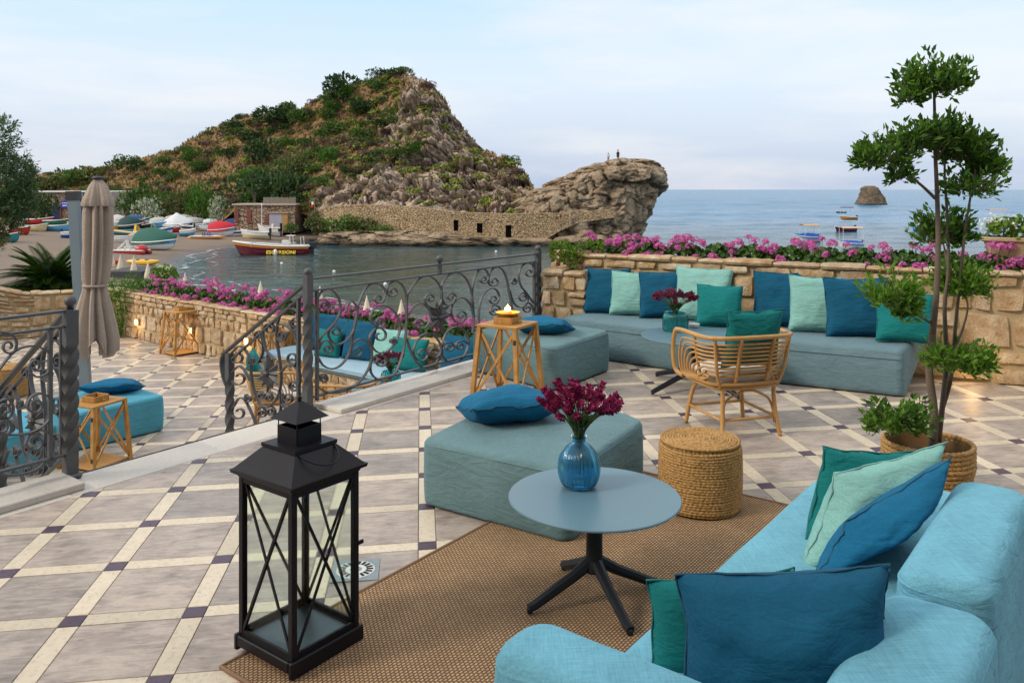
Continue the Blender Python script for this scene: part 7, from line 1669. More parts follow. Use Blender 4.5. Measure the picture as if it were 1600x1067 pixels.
slab(sh, 'wall', 20, 188, 301, 352, Ys, 10, M_FARW); slab(sh, 'roof_slab', 18, 192, 298.4, 300.8, Ys, 11, M_WHITEP, -0.4)
for a, b in ((37, 46), (79, 94), (125, 137), (152, 160)): slab(sh, 'door', a, b, 321, 348, Ys, 0.2, M_NAVYD, -0.12); slab(sh, 'door_frame', b + 0.3, b + 2.2, 320, 348, Ys, 0.3, M_RUST, -0.2)
slab(sh, 'end_wall', 174, 196, 299.5, 338, Ys - 3, 3, plain('grey_render', (0.20, 0.19, 0.19), 0.9, 0.25, scale=0.6))
sg = slab(None, 'information_sign', 95.5, 107, 314, 325.5, Ys - 0.5, 0.12, M_BLUES); tag(sg, 'blue rectangular sign with white marks on the storehouse wall', 'sign')
for i, (a, b, y) in enumerate(((97, 98.5, 316.5), (99.5, 101.5, 316.5), (102.5, 105.5, 316.5), (97.5, 104.5, 320.5))): slab(sg, 'white_mark', a, b, y, y + 2, Ys - 0.5, 0.03, M_WHITEP, -0.04)
bw = thing('beach_wall', 'low stone wall along the back of the beach', 'wall', at(260, 348, 160)); slab(bw, 'masonry', 150, 368, 337, 352, 160, 1.0, M_FARW)
for px in (195, 206): sl_ = slab(bw, 'gate_post', px, px + 3, 331, 350, 159.5, 0.3, M_YELD)
for px, n in ((262, 'lamp post behind the beach boats'), (289, 'lamp post beside the bright green tree'), (409, 'white mast in front of the boathouse')):
    t = thing('slim_post', 'slim ' + n, 'post', at(px, 352, 157 if px < 400 else 139)); m = MB(); Yq = 157 if px < 400 else 139; m.tube([at(px, 356, Yq), at(px, 322, Yq)], 0.07, 6); m.build('pole', M_WHITEP if px > 400 else plain('dark_pole', (0.03, 0.05, 0.05), 0.6), t); m = MB(); p = at(px, 322, Yq); m.lathe([(0.02, 0), (0.14, 0.05), (0.14, 0.3), (0.02, 0.4)], 8, tuple(p)); m.build('lamp_head' if px < 400 else 'mast_top', M_WHITEP if px > 400 else plain('dark_pole', (0.03, 0.05, 0.05), 0.6), t)

# ------------------------------------------------------------------ boats
def bm(col, rough=0.35): return plain('boat_paint_%d_%d_%d' % tuple(int(c*200) for c in col), col, rough, 0.10, scale=1.5, coat=0.2)
WHITE, RED, ORANGE, YEL, NAVY, BLUE, SKY, GREEN, TEALB, BLACK, CREAM, MAROON = (0.70, 0.70, 0.68), (0.45, 0.02, 0.02), (0.62, 0.22, 0.02), (0.70, 0.40, 0.03), (0.010, 0.03, 0.14), (0.01, 0.09, 0.42), (0.10, 0.36, 0.60), (0.02, 0.13, 0.09), (0.02, 0.22, 0.25), (0.012, 0.014, 0.018), (0.60, 0.50, 0.28), (0.115, 0.008, 0.022)
def boat(label, p, L, W, H, yaw, hull=WHITE, rail_c=WHITE, inner=WHITE, band=None, tarp=None, tarp_h=0.5, canopy=None, motor=True, seats=2, console=False, bz=0.62, name='boat', group='boats'):
    t = thing(name, label, 'boat', p, yaw, group)
    ns, st = 15, []
    def wid(s): return W/2*min(1.0, (0.80 + 0.20*math.sin(min(1, s*2.2)*math.pi/2)))*(1 - max(0, (s - 0.45)/0.55)**2.2*0.97)
    def sheer(s): return H*(0.80 + 0.05*(1-s) + 0.38*s**2.4)
    def sec(s, hs):
        w, z1 = wid(s), sheer(s); k = 0.25*H*max(0, (s - 0.8)/0.2)**2
        pr = [(0.0, 0.0 + k), (w*0.55, H*0.06 + k), (w*0.86, H*0.30 + k*0.6), (w*(0.86 + 0.14*bz), z1*bz), (w, z1)]
        return [(q*(1), z) for q, z in pr]
    rake = lambda s, z: 0.10*L*max(0, (s - 0.55)/0.45)*(z/H - 0.5)
    def surf(name_, i0, i1, mat, off=0.0):
        vs = []
        for i in range(ns):
            s = i/(ns-1); pr = sec(s, H); pts = pr[i0:i1]
            for sg in (-1, 1):
                for (y, z) in pts: vs.append((-L/2 + L*s + rake(s, z), sg*(y + off), z))
        k = i1 - i0; m = MB(); fs = []
        for i in range(ns-1):
            for b in (0, 1):
                for j in range(k-1): a = i*2*k + b*k + j; q = (a, a+2*k, a+2*k+1, a+1); fs.append(q if b else q[::-1])
        if i0 == 0: fs.append(tuple(list(range(k-1, -1, -1)) + list(range(k, 2*k))))
        m.add(vs, fs); return m.build(name_, mat, t, smooth=40, world=False)
    surf('hull', 0, 4, bm(hull)); surf('band', 3, 5, bm(band or hull), 0.004)
    m = MB()
    for sg in (-1, 1):
        pts = [(-L/2 + L*i/(ns-1) + rake(i/(ns-1), sheer(i/(ns-1))), sg*wid(i/(ns-1)), sheer(i/(ns-1))) for i in range(ns)]; m.tube(pts, 0.035*W, 6)
    m.tube([(-L/2, -wid(0), sheer(0)), (-L/2, wid(0), sheer(0))], 0.035*W, 6); m.build('gunwale', bm(rail_c), t, smooth=True, world=False)
    vs = []
    for i in range(ns): s = i/(ns-1); z = sheer(s)*(0.5 if 0.06 < s < 0.72 else 0.93); vs += [(-L/2 + L*s + rake(s, z), -wid(s)*0.95, z), (-L/2 + L*s + rake(s, z), wid(s)*0.95, z)]
    m = MB(); m.add(vs, [(2*i, 2*i+2, 2*i+3, 2*i+1) for i in range(ns-1)]); m.build('deck', bm(inner, 0.6), t, world=False)
    if not tarp:
        for i in range(seats): x = -L*0.28 + L*0.5*i/max(1, seats-1 or 1)*0.7; m = MB(); m.bbox((x - L*0.03, -W*0.42, H*0.62), (x + L*0.03, W*0.42, H*0.70), 0.02); m.build('thwart', bm(CREAM if hull == WHITE else WHITE), t, world=False)
    else:
        vs = []; n2 = 9
        for i in range(ns):
            s = i/(ns-1)
            for j in range(n2): q = -1 + 2*j/(n2-1); zt = sheer(s) + tarp_h*H*((1 - abs(q)**1.5)*(0.45 + 0.75*math.sin(math.pi*min(1, 0.15 + s*0.9))) if tarp_h < 1.6 else 0.85*(1 - abs(q))*(1 - abs(s - 0.45)*1.5)) + 0.03*math.sin(i*2.1 + j*1.7) - (0.25*H if abs(q) > 0.99 else 0); vs.append((-L/2 + L*s*1.0 + rake(s, zt)*0.8, q*wid(s)*1.08, zt))
        m = MB(); m.add(vs, [(i*n2+j, (i+1)*n2+j, (i+1)*n2+j+1, i*n2+j+1) for i in range(ns-1) for j in range(n2-1)]); m.build('tarpaulin', plain('tarp_%d_%d_%d' % tuple(int(c*200) for c in tarp), tarp, 0.75, 0.2, scale=2), t, smooth=True, world=False)
    if motor:
        m = MB(); m.bbox((-L/2 - 0.06*L, -0.09*W, H*0.75), (-L/2 + 0.01*L, 0.09*W, H*1.35), 0.04); m.bbox((-L/2 - 0.045*L, -0.05*W, -H*0.1), (-L/2 - 0.015*L, 0.05*W, H*0.8), 0.02); m.build('outboard_motor', bm(BLACK), t, world=False)
    if console:
        m = MB(); m.bbox((-L*0.22, -W*0.16, H*0.5), (-L*0.12, W*0.16, H*1.25), 0.04); m.build('console', bm(WHITE), t, world=False)
    if canopy:
        hz = H + canopy[1]; x0, x1 = canopy[2]*L, canopy[3]*L
        for x in (x0, x1):
            for sg in (-1, 1): m = MB(); m.tube([(x, sg*W*0.42, H*0.8), (x, sg*W*0.40, hz)], 0.03, 5); m.build('canopy_pole', bm(WHITE), t, world=False)
        vs = []
        for i in range(5):
            for j in range(5): a, b = i/4, j/4*2 - 1; vs.append((x0 - 0.1 + (x1 - x0 + 0.2)*a, b*W*0.46, hz + 0.16*(1 - b*b) + 0.05))
        vs += [(x, y, z - 0.07) for x, y, z in vs]; m = MB(); fs = [(i*5+j, (i+1)*5+j, (i+1)*5+j+1, i*5+j+1) for i in range(4) for j in range(4)]; rim = [0, 5, 10, 15, 20, 21, 22, 23, 24, 19, 14, 9, 4, 3, 2, 1]
        m.add(vs, fs + [tuple(25 + q for q in f[::-1]) for f in fs] + [(rim[i], rim[(i+1) % 16], 25 + rim[(i+1) % 16], 25 + rim[i]) for i in range(16)]); m.build('canopy', plain('canopy_%d_%d_%d' % tuple(int(c*200) for c in canopy[0]), canopy[0], 0.8), t, smooth=40, world=False)
    return t
def pedalo(label, p, L, yaw, col, slide=None, seat=BLUE):
    t = thing('pedal_boat', label, 'boat', p, yaw, 'boats'); W = L*0.45
    for sg in (-1, 1):
        m = MB(); pts = [(-L/2 + L*i/8, sg*W*0.33, 0.22 + 0.10*(i/8)**3) for i in range(9)]; m.tube(pts, lambda q: 0.26*(1 - 0.75*max(0, (q-0.75)/0.25)**2), 8); m.build('float', bm(col), t, smooth=True, world=False)
    m = MB(); m.bbox((-L*0.45, -W*0.5, 0.40), (L*0.36, W*0.5, 0.52), 0.05); m.build('deck', bm(WHITE), t, world=False)
    for x in (-L*0.05, L*0.10):
        for sg in (-1, 1): m = MB(); m.bbox((x - 0.22, sg*W*0.24 - 0.2, 0.52), (x + 0.2, sg*W*0.24 + 0.2, 0.62), 0.03); m.bbox((x - 0.30, sg*W*0.24 - 0.2, 0.6), (x - 0.22, sg*W*0.24 + 0.2, 1.0), 0.03); m.build('seat', bm(seat), t, world=False)
    if slide == 'dome':
        m = MB(); m.lathe([(0.75, 0.5), (0.72, 0.75), (0.5, 1.05), (0.01, 1.18)], 16, (-L*0.33, 0, 0)); m.build('dome', bm(col), t, smooth=True, world=False)
        m = MB(); m.bar([(L*0.02, 0, 0.5), (L*0.06, 0, 1.7)], (0, 1, 0), 0.5, 0.08); m.bar([(L*0.06, 0, 1.7), (L*0.30, 0, 0.6)], (0, 1, 0), 0.45, 0.06); m.build('slide', bm(WHITE), t, world=False)
    if slide == 'chute':
        m = MB(); m.bar([(-L*0.2, 0, 0.5), (-L*0.12, 0, 1.9), (0, 0, 1.8), (L*0.3, 0, 0.6)], (0, 1, 0), 0.5, 0.08); m.build('slide', bm(YEL), t, world=False)
    return t
def on_beach(px, py): return bpt(px, py)
def bp(px0, px1, py): p = bpt((px0+px1)/2, py); return p, (px1-px0)/F*p.y
WA = Vector((0, 0, -0.06))
def beach_boat(label, px0, px1, py, yaw=0.0, W=None, H=0.75, f=1.08, **kw):
    H *= 1.45; p, L = bp(px0, px1, py); L = L*f/max(0.55, abs(math.cos(yaw))); return boat(label, p + WA, L, W or min(2.1, L*0.36), H, yaw + (math.pi if kw.pop('flip', False) else 0), **kw)
p, L = bp(171, 233, 396); pedalo('red and white pedal boat with red dome near the water', p + WA, L, R(172), RED, 'dome', WHITE)
beach_boat('boat under a green tarpaulin at the water edge', 212, 272, 390, R(-12), 2.5, 0.85, tarp=(0.012, 0.10, 0.075), tarp_h=1.3, hull=WHITE, band=SKY, motor=False)
beach_boat('small white and blue rowing boat behind red pedal boat', 178, 210, 379, R(8), hull=WHITE, inner=BLUE, band=WHITE, motor=False)
beach_boat('long teal boat lying behind the white and blue rowing boat', 168, 234, 368, R(3), 1.8, 0.7, hull=TEALB, inner=WHITE, rail_c=TEALB, motor=False)
beach_boat('yellow and white cabin boat nearest the parasol canopy', 168, 190, 360, R(10), 1.9, 1.0, hull=YEL, band=WHITE, inner=NAVY, motor=False)
beach_boat('boat under a dark green tarpaulin beside the oleander', 189, 218, 361, R(5), 2.0, 0.8, tarp=(0.01, 0.05, 0.055), tarp_h=1.1, hull=BLACK, motor=False)
beach_boat('black boat between the dark tarpaulin and sky blue boat', 214, 236, 360, R(-6), 1.8, 0.75, hull=BLACK, band=BLACK, inner=WHITE, motor=False)
beach_boat('sky blue boat propped up behind the blue pedal boat', 239, 264, 359, R(14), 2.0, 1.0, hull=SKY, band=SKY, inner=SKY, motor=False, rail_c=SKY)
p, L = bp(203, 226, 370); pedalo('yellow pedal boat with a tall slide among the beached boats', p + WA, L, R(60), YEL, 'chute', WHITE)
p, L = bp(228, 252, 367); pedalo('blue pedal boat in front of sky blue boat', p + WA, L, R(20), BLUE, 'chute', BLUE)
beach_boat('boat under a peaked white tarpaulin', 259, 297, 360, R(4), 2.3, 0.85, tarp=(0.62, 0.64, 0.66), tarp_h=2.0, hull=WHITE, band=NAVY, motor=False)
beach_boat('small red and white boat before the peaked white tarpaulin', 255, 281, 363, R(-5), 1.7, 0.6, hull=RED, band=RED, inner=WHITE, motor=False)
beach_boat('white motor boat beside the peaked tarpaulin', 281, 303, 362, R(170), 1.8, 0.8, hull=WHITE, band=BLACK)
beach_boat('white dinghy stack end nearest the upright surfboards', 298, 327, 358, R(12), 1.6, 0.7, hull=WHITE, band=SKY, motor=False)
beach_boat('white skiff behind the orange pedal boat', 312, 342, 361, R(-8), 1.7, 0.8, hull=WHITE, band=WHITE, motor=False)
p, L = bp(297, 350, 373); pedalo('orange and white pedal boat with blue seats', p + WA, L, R(4), ORANGE, None, (0.01, 0.03, 0.25)); 
beach_boat('white boat with a red tarpaulin', 328, 363, 369, R(5), 2.0, 0.9, tarp=(0.50, 0.015, 0.03), tarp_h=0.9, hull=WHITE, band=SKY, motor=False)
beach_boat('boat with a navy tarpaulin beside red one', 350, 381, 362, R(-14), 2.0, 0.9, tarp=(0.012, 0.03, 0.12), tarp_h=0.8, hull=WHITE, motor=False)
beach_boat('small white tender beside the cream motor boat', 366, 383, 369, R(30), 1.5, 0.7, hull=WHITE, band=NAVY, motor=False)
beach_boat('cream motor boat with blue seats on the sand', 380, 420, 374, R(177), 2.1, 0.95, hull=CREAM, band=WHITE, inner=(0.08, 0.22, 0.40))
beach_boat('white motor boat with red seats by the grey door', 405, 438, 369, R(168), 2.3, 1.15, hull=WHITE, band=WHITE, inner=RED, console=True)
for k, (x0, x1, y, c, i2, nm) in enumerate([(72, 110, 353, GREEN, GREEN, 'green rowing boat before the storehouse doors'), (74, 112, 362, SKY, BLUE, 'light blue boat behind the cycad'), (42, 80, 351, RED, WHITE, 'red boat half hidden by the small beach tree'), (112, 140, 360, WHITE, SKY, 'white boat beside the parasol mast'), (18, 46, 367, RED, RED, 'small red boat under the olive tree'), (-4, 30, 378, TEALB, WHITE, 'teal boat at the very edge under the olive tree'), (44, 74, 362, CREAM, ORANGE, 'cream boat with orange inside behind the cycad')]):
    beach_boat(nm, x0, x1, y, R(4 - 3*k), 1.9, 0.8, hull=c, band=c, inner=i2, motor=False)
for k, (x0, x1, y, c, b_, i2, tp, nm) in enumerate([(246, 268, 366, WHITE, BLUE, BLUE, None, 'small white and blue dinghy before the sky blue boat'), (176, 200, 354, TEALB, WHITE, WHITE, None, 'teal and white skiff at the back of the beach'), (196, 222, 353, WHITE, RED, WHITE, None, 'white boat with red band under the oleander'), (222, 246, 353, NAVY, WHITE, SKY, None, 'navy boat just behind the black boat'), (264, 288, 354, WHITE, SKY, CREAM, None, 'white boat with pale blue band behind peaked tarpaulin'), (318, 340, 355, WHITE, NAVY, WHITE, (0.55, 0.57, 0.6), 'covered white boat behind the red tarpaulin'), (283, 302, 369, SKY, WHITE, WHITE, None, 'tiny sky blue tender beside the orange pedal boat'), (342, 366, 357, CREAM, RED, WHITE, None, 'cream boat with red band behind navy tarpaulin'), (150, 172, 372, WHITE, ORANGE, ORANGE, None, 'white boat with orange band behind the parasol canopy'), (100, 128, 372, BLUE, WHITE, WHITE, None, 'blue boat beside the parasol mast')]):
    beach_boat(nm, x0, x1, y, R([6, -9, 12, -4, 8, -12, 25, 5, -7, 10][k]), 1.8, 0.75, hull=c, band=b_, inner=i2, tarp=tp, motor=(k % 3 == 0))
rb2 = random.Random(77); CN = [('white', WHITE), ('sky blue', SKY), ('red', RED), ('teal', TEALB), ('cream', CREAM), ('navy', NAVY), ('yellow', YEL)]
for k in range(15):
    nm, c = CN[k % 7]; x = (184 + k*13) if k < 13 else 120 + (k-13)*24; y = rb2.choice([350.5, 352, 356]) ; w = rb2.uniform(18, 26)
    beach_boat(nm + ' dinghy in the back row of beached boats, %s from the storehouse' % ORD[k], x - w/2, x + w/2, y, R(rb2.uniform(-40, 40)), 1.7, 0.8, hull=c, band=rb2.choice([WHITE, c]), inner=rb2.choice([WHITE, SKY, CREAM]), tarp=(rb2.choice([None, None, (0.02, 0.10, 0.25), (0.45, 0.44, 0.42)])), tarp_h=0.7, motor=rb2.random() < 0.4)
# kayak and red float near the water
def kayak(label, px0, px1, py, col, z=None):
    p, L = bp(px0, px1, py); t = thing('kayak', label, 'boat', p + Vector((0, 0, 0.02)), R(-4)); m = MB(); n = 13; m.tube([(-L/2 + L*i/(n-1), 0, 0.22 + 0.18*(2*i/(n-1) - 1)**2) for i in range(n)], lambda q: 0.04 + 0.34*math.sin(math.pi*q)**0.6, 10); m.build('hull', bm(col), t, smooth=True, world=False)
    for x in (-0.14*L, 0.12*L): m = MB(); m.lathe([(0.0, 0.60), (0.24, 0.60), (0.27, 0.55)], 14, (x, 0, 0)); m.build('cockpit', bm(BLACK), t, world=False)
kayak('yellow sit-on kayak lying on the wet sand', 196, 251, 414, YEL); kayak('red kayak behind the closed white beach parasols', 160, 186, 414, RED)
for i, (px, c) in enumerate(((300.5, BLUE), (303, (0.6, 0.05, 0.25)), (305.5, RED), (308, NAVY))):
    m = MB(); p = at(px, 351, 156); m.bar([p, p + Vector((0.0, 0.05, 0.9)), p + Vector((0.0, 0.12, 1.9))], (1, 0, 0), 0.30, 0.06); o = m.build('surfboard', bm(c)); tag(o, 'upright surfboard, %s of four leaning on the beach wall' % ORD[i], 'surfboard', 'upright surfboards')
p0, p1 = bpt(178, 371) + Vector((0, 0, 1.0)), bpt(222, 376) + Vector((0, 0, 1.0)); m = MB(); m.tube([p0, p1], 0.16, 8); o = m.build('mast_pole', plain('pale_spar', (0.55, 0.42, 0.26), 0.7)); tag(o, 'long pale wooden spar laid across beached boats', 'spar')
# excursion boat afloat
Yx = 8.5*F/(397.5 - HY); Lx = 112/F*Yx; pe = gz(428, 397.5, SEA)
ex = boat('maroon excursion boat with orange band and yellow lettering in the bay', (pe.x, pe.y, SEA - 0.45), Lx, 2.7, 1.85, math.pi + R(4), hull=MAROON, rail_c=WHITE, inner=WHITE, band=ORANGE, seats=0, console=True, bz=0.80)
ex.rotation_euler = (0, 0, math.pi + R(2))
for x in np.linspace(-Lx*0.32, Lx*0.28, 6): m = MB(); m.tube([(x, 1.15, 1.5), (x, 1.13, 2.05)], 0.03, 5); m.build('rail_post', bm(WHITE), ex, world=False)
m = MB(); m.tube([(-Lx*0.34, 1.13, 2.05), (Lx*0.3, 1.13, 2.08)], 0.03, 5); m.build('guard_rail', bm(WHITE), ex, world=False)
for x, zz_ in ((-Lx*0.40, 2.75), (-Lx*0.25, 2.9)):
    m = MB(); m.tube([(x, -0.9, 1.4), (x + 0.1, -0.9, zz_), (x + 0.1, 0.9, zz_), (x, 0.9, 1.4)], 0.045, 6); m.build('roll_bar', bm(WHITE), ex, world=False)
m = MB(); m.bbox((-Lx*0.29, -0.7, 2.88), (-Lx*0.18, 0.7, 2.95), 0.02); m.build('sun_top', bm(WHITE), ex, world=False)
m = MB(); m.bbox((-Lx*0.5 - 0.75, -0.35, 1.2), (-Lx*0.5 + 0.1, 0.35, 2.1), 0.12); m.bbox((-Lx*0.5 - 0.5, -0.2, -0.2), (-Lx*0.5 - 0.1, 0.2, 1.3), 0.05); m.build('large_outboard', bm(BLACK), ex, world=False)
m = MB(); m.lathe([(0.02, 0.35), (0.2, 0.45), (0.24, 0.8), (0.2, 1.15), (0.03, 1.25)], 12, (-0.58, 1.58, 0)); m.build('fender', bm(WHITE), ex, smooth=True, world=False)
tc = bpy.data.curves.new('lettering', 'FONT'); tc.body = 'ESCURSIONI'; tc.size = 0.62; tc.extrude = 0.015; tc.align_x = 'CENTER'; tc.offset = 0.018; tc.space_character = 1.12; tc.materials.append(plain('yellow_lettering', (0.85, 0.62, 0.05), 0.5))
lt = bpy.data.objects.new('lettering_curve', tc); COL.objects.link(lt); bpy.context.view_layer.update(); lme = bpy.data.meshes.new_from_object(lt.evaluated_get(bpy.context.evaluated_depsgraph_get())); bpy.data.objects.remove(lt)
lo = link('lettering', lme, ex); lo.location = (-Lx*0.13, 1.36, 0.62); lo.rotation_euler = (R(74), 0, math.pi)
# boats on the open water
def sea_boat(label, px0, px1, py, yaw, **kw):
    c = gz((px0+px1)/2, py, SEA); L = (px1-px0)/F*c.y/max(0.5, abs(math.cos(yaw))); return boat(label, (c.x, c.y, SEA - 0.02), L, min(2.3, L*0.42), 1.05, yaw, **kw)
sea_boat('small white boat with orange canopy and blue covers on the sea', 1242, 1281, 379, R(195), hull=WHITE, inner=BLUE, tarp=BLUE, tarp_h=0.5, canopy=((0.55, 0.33, 0.12), 1.7, -0.42, 0.22))
sea_boat('dark red motor boat moored before the rock stack', 1304, 1338, 363, R(200), hull=MAROON, band=MAROON, inner=WHITE)
sea_boat('orange boat with dark canopy behind the red motor boat', 1313, 1339, 344, R(185), hull=ORANGE, band=ORANGE, inner=MAROON, canopy=((0.10, 0.03, 0.02), 2.4, -0.2, 0.42))
sea_boat('tiny blue and white boat farthest out beside the rock stack', 1306, 1322, 333.5, R(190), hull=NAVY, band=WHITE, motor=False)
sea_boat('boat with beige canopy half hidden by the geraniums', 1311, 1348, 390, R(185), hull=WHITE, inner=BLUE, tarp=BLUE, tarp_h=0.3, canopy=((0.55, 0.40, 0.30), 2.0, -0.45, 0.42))
sea_boat('boat with salmon canopy behind the white petunias', 1538, 1578, 348, R(185), hull=WHITE, canopy=((0.55, 0.30, 0.20), 2.2, -0.35, 0.35))
sea_boat('small blue boat behind the potted tree trunk', 1426, 1448, 364, R(188), hull=BLUE, band=SKY, motor=False)
for i, (px, py) in enumerate(((440, 414), (522, 427), (602, 447), (775, 395))):
    m = MB(); c = gz(px, py, SEA); m.lathe([(0.02, -0.2), (0.14, -0.08), (0.17, 0.06), (0.13, 0.18), (0.03, 0.23)], 12); o = m.build('buoy', bm(WHITE), None, smooth=True); o.location = (c.x, c.y, SEA + 0.10); tag(o, 'white mooring buoy in the bay, %s from the beach' % ORD[i], 'buoy', 'mooring buoys')
# closed beach parasols
M_SUNSH = plain('cream_parasol', (0.66, 0.58, 0.44), 0.85, 0.08)
for i, (px, yt, yb, Yq) in enumerate([(175, 392, 424, 79), (188, 398, 424, 79), (209, 400, 427, 76), (231, 409, 430, 74), (289, 426, 452, 62), (335, 433, 454, 60), (407, 439, 464, 56), (500, 447, 478, 50), (573, 462, 490, 48), (627, 468, 490, 48)]):
    pt = at(px, yt, Yq); t = thing('beach_parasol', 'closed cream beach parasol, %s counting from the lower terrace parasol' % ORD[i], 'parasol', (pt.x, Yq, pt.z - 2.3), group='closed beach parasols')
    m = MB(); m.tube([(0, 0, 0 - 1.5), (0, 0, 2.25)], 0.03, 6); m.build('pole', M_WHITEP, t, world=False)
    m = MB(); m.lathe([(0.30, 0.75), (0.33, 0.85), (0.24, 1.3), (0.12, 1.85), (0.03, 2.25), (0.01, 2.32)], 20, wob=lambda a, q: 1 + 0.18*math.cos(a*8)*(1-q)); m.build('canopy', M_SUNSH, t, smooth=True, world=False)
rw_ = thing('beach_platform', 'dark bathing platform edge under the closed beach parasols', 'platform', bpt(195, 427)); m = MB(); a, b = at(165, 424, 75), at(222, 424, 75); m.bbox((a.x, 75, a.z - 1.2), (b.x, 80, a.z), 0.05); m.build('deck', plain('dark_deck', (0.05, 0.05, 0.055), 0.8), rw_)

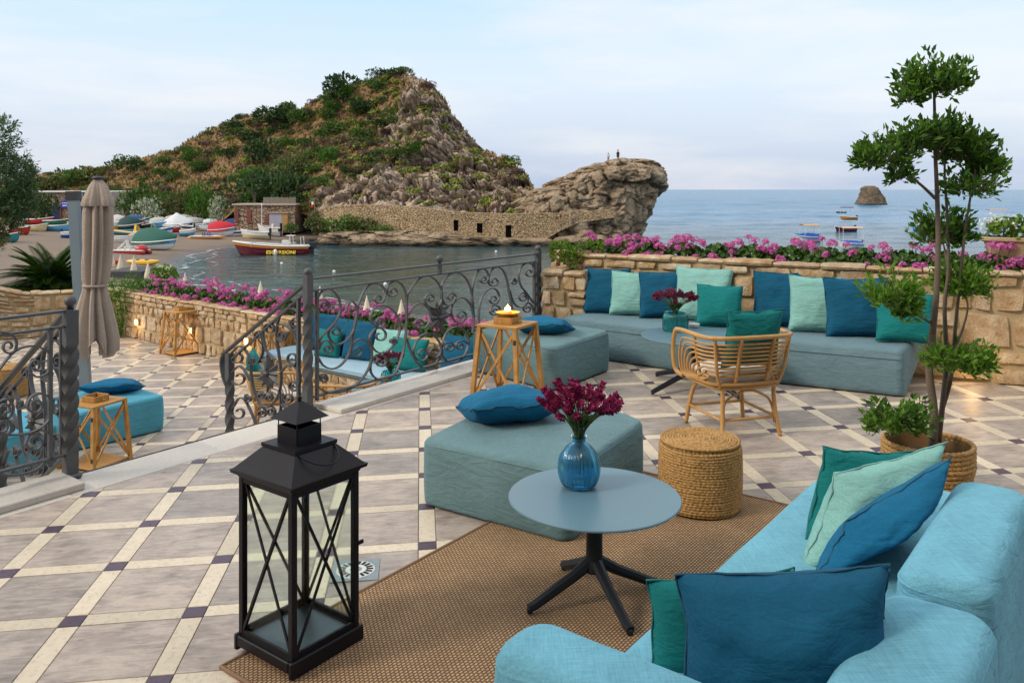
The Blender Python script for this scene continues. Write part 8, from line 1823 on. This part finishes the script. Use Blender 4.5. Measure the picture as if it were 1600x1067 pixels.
# ------------------------------------------------------------------ people, each body one skinned mesh
M_SKIN = plain('skin', (0.42, 0.22, 0.14), 0.6, 0.1); M_HAIR = plain('dark_hair', (0.03, 0.018, 0.012), 0.6)
def person(label, p, yaw, h=1.7, top=None, bottom=None, pose='stand', hair=M_HAIR):
    t = thing('person', label, 'person', p, yaw); k = h/1.7
    if pose == 'bend': J = dict(pel=(0, 0.05, .90), che=(0, -.38, 1.02), nek=(0, -.52, 1.00), hea=(0, -.66, .96)); arms = [((s*.2, -.42, .98), (s*.22, -.5, .72), (s*.16, -.55, .48)) for s in (-1, 1)]; legs = [((s*.1, .05, .86), (s*.11, .02, .47), (s*.12, .06, .06), (s*.12, -.1, .03)) for s in (-1, 1)]
    elif pose == 'sit': J = dict(pel=(0, 0, .12), che=(0, .06, .50), nek=(0, .05, .66), hea=(0, .04, .80)); arms = [((s*.19, .05, .56), (s*.27, .16, .30), (s*.26, .26, .06)) for s in (-1, 1)]; legs = [((s*.1, 0, .12), (s*.13, -.40, .38), (s*.13, -.62, .05), (s*.13, -.76, .03)) for s in (-1, 1)]
    else:
        a = .12 if pose == 'walk' else 0; J = dict(pel=(0, 0, .92), che=(0, -.02, 1.28), nek=(0, -.01, 1.47), hea=(0, -.03, 1.61)); arms = [((s*.19, 0, 1.40), (s*.25, .03 + s*a, 1.12), ((s*.24, -.06 + s*a, .86) if pose != 'hip' else (s*.14, -.08, 1.0))) for s in (-1, 1)]; legs = [((s*.09, 0, .88), (s*.10, -.02 - s*a*1.2, .48), (s*.11, .03 - s*a*1.6, .06), (s*.11, -.12 - s*a*1.6, .03)) for s in (-1, 1)]
    V, E, RD = [], [], []
    def add(q, r, par): V.append(tuple(x*k for x in q)); RD.append(r*k); i = len(V)-1; (E.append((par, i)) if par is not None else None); return i
    pe_ = add(J['pel'], .135, None); ch_ = add(J['che'], .15, pe_); nk = add(J['nek'], .055, ch_); hd = add(J['hea'], .095, nk); q = Vector(J['hea']) + (Vector(J['hea']) - Vector(J['nek'])).normalized()*0.09; add(tuple(q), .06, hd)
    for A in arms:
        i = ch_
        for q, r in zip(A, (.055, .042, .032)): i = add(q, r, i)
    for Lg in legs:
        i = pe_
        for q, r in zip(Lg, (.085, .06, .042, .035)): i = add(q, r, i)
    me = bpy.data.meshes.new('body'); me.from_pydata(V, E, []); me.materials.append(M_SKIN); o = link('body', me, t); sk = o.modifiers.new('skin', 'SKIN'); sk.use_smooth_shade = True
    for i, sv in enumerate(me.skin_vertices[0].data): sv.radius = (RD[i], RD[i]); sv.use_root = (i == 0)
    sb = o.modifiers.new('subsurf', 'SUBSURF'); sb.levels = 1; sb.render_levels = 1
    def garment(name, pts, rs, mat): m = MB(); W_ = [Vector(q)*k for q in pts]; m.tube(catmull(W_, 3), lambda q: float(np.interp(q, np.linspace(0, 1, len(rs)), rs))*k, 10); return m.build(name, mat, t, smooth=True, world=False)
    P = {kk: Vector(v) for kk, v in J.items()}
    if top: garment('shirt', [P['pel'] + (P['che']-P['pel'])*0.2, P['che'], P['che'] + (P['nek']-P['che'])*0.75], (.155, .185, .10), top)
    if bottom:
        garment('shorts', [P['pel'] + (P['che']-P['pel'])*0.28, P['pel']], (.15, .17), bottom)
        for Lg in legs: garment('shorts_leg', [Lg[0], Vector(Lg[0])*0.35 + Vector(Lg[1])*0.65], (.115, .10), bottom)
    q = P['hea']; m = MB(); d = (P['hea']-P['nek']).normalized(); c = (q + d*0.03 + Vector((0, 0.02, 0)))*k; m.lathe([(0.07*k, -0.06*k), (0.115*k, -0.01*k), (0.11*k, 0.06*k), (0.06*k, 0.115*k), (0.005*k, 0.125*k)], 12, tuple(c)); m.build('hair', hair, t, smooth=True, world=False)
    return t
def cloth(n, c): return plain('cloth_' + n, c, 0.85)
person('bending bather in navy shorts beside green tarpaulin boat', bpt(267, 378), R(-70), 1.75, None, cloth('navy', (0.012, 0.02, 0.10)), 'bend')
def topo(px, py, Y): return at(px, py, Y)
person('bather in dark swimwear standing highest on the headland', topo(965.5, 252.5, 125.8), R(20), 1.75, cloth('black', (0.012, 0.01, 0.012)), cloth('black', (0.012, 0.01, 0.012)))
person('bather in white top standing on the headland hand on hip', topo(950.5, 254.5, 125.5), R(-30), 1.45, cloth('white', (0.62, 0.60, 0.58)), cloth('rose', (0.4, 0.18, 0.16)), 'hip')
for (px, py, lab, tp, bt, pose) in [(570.5, 321, 'walker in white on the sea wall path near the bushes', cloth('white', (0.62, 0.60, 0.58)), cloth('white', (0.62, 0.60, 0.58)), 'walk'), (580.5, 321, 'walker in black on the sea wall path', cloth('black', (0.012, 0.01, 0.012)), cloth('black', (0.012, 0.01, 0.012)), 'stand'), (595, 321.5, 'bather in pale clothes sitting on the sea wall path', cloth('pale', (0.5, 0.42, 0.36)), cloth('white', (0.62, 0.60, 0.58)), 'sit'), (626.5, 323, 'bather in pale blue sitting on the edge of the sea wall', cloth('paleblue', (0.30, 0.42, 0.55)), cloth('white', (0.62, 0.60, 0.58)), 'sit')]:
    person(lab, topo(px, py, front_y(px) + (0.4 if pose == 'sit' else 1.2)), R(rnd.uniform(-40, 40)), 1.7, tp, bt, pose)
person('walker in lilac clothes half hidden behind the sea wall', topo(774, 341, front_y(774) + 1.2), R(90), 1.75, cloth('lilac', (0.40, 0.32, 0.55)), cloth('lilac', (0.40, 0.32, 0.55)), 'walk')
person('walker in dark red shorts at the ramp below the headland', topo(876, 346, 125.6), R(-80), 1.75, None, cloth('darkred', (0.10, 0.015, 0.02)), 'walk')
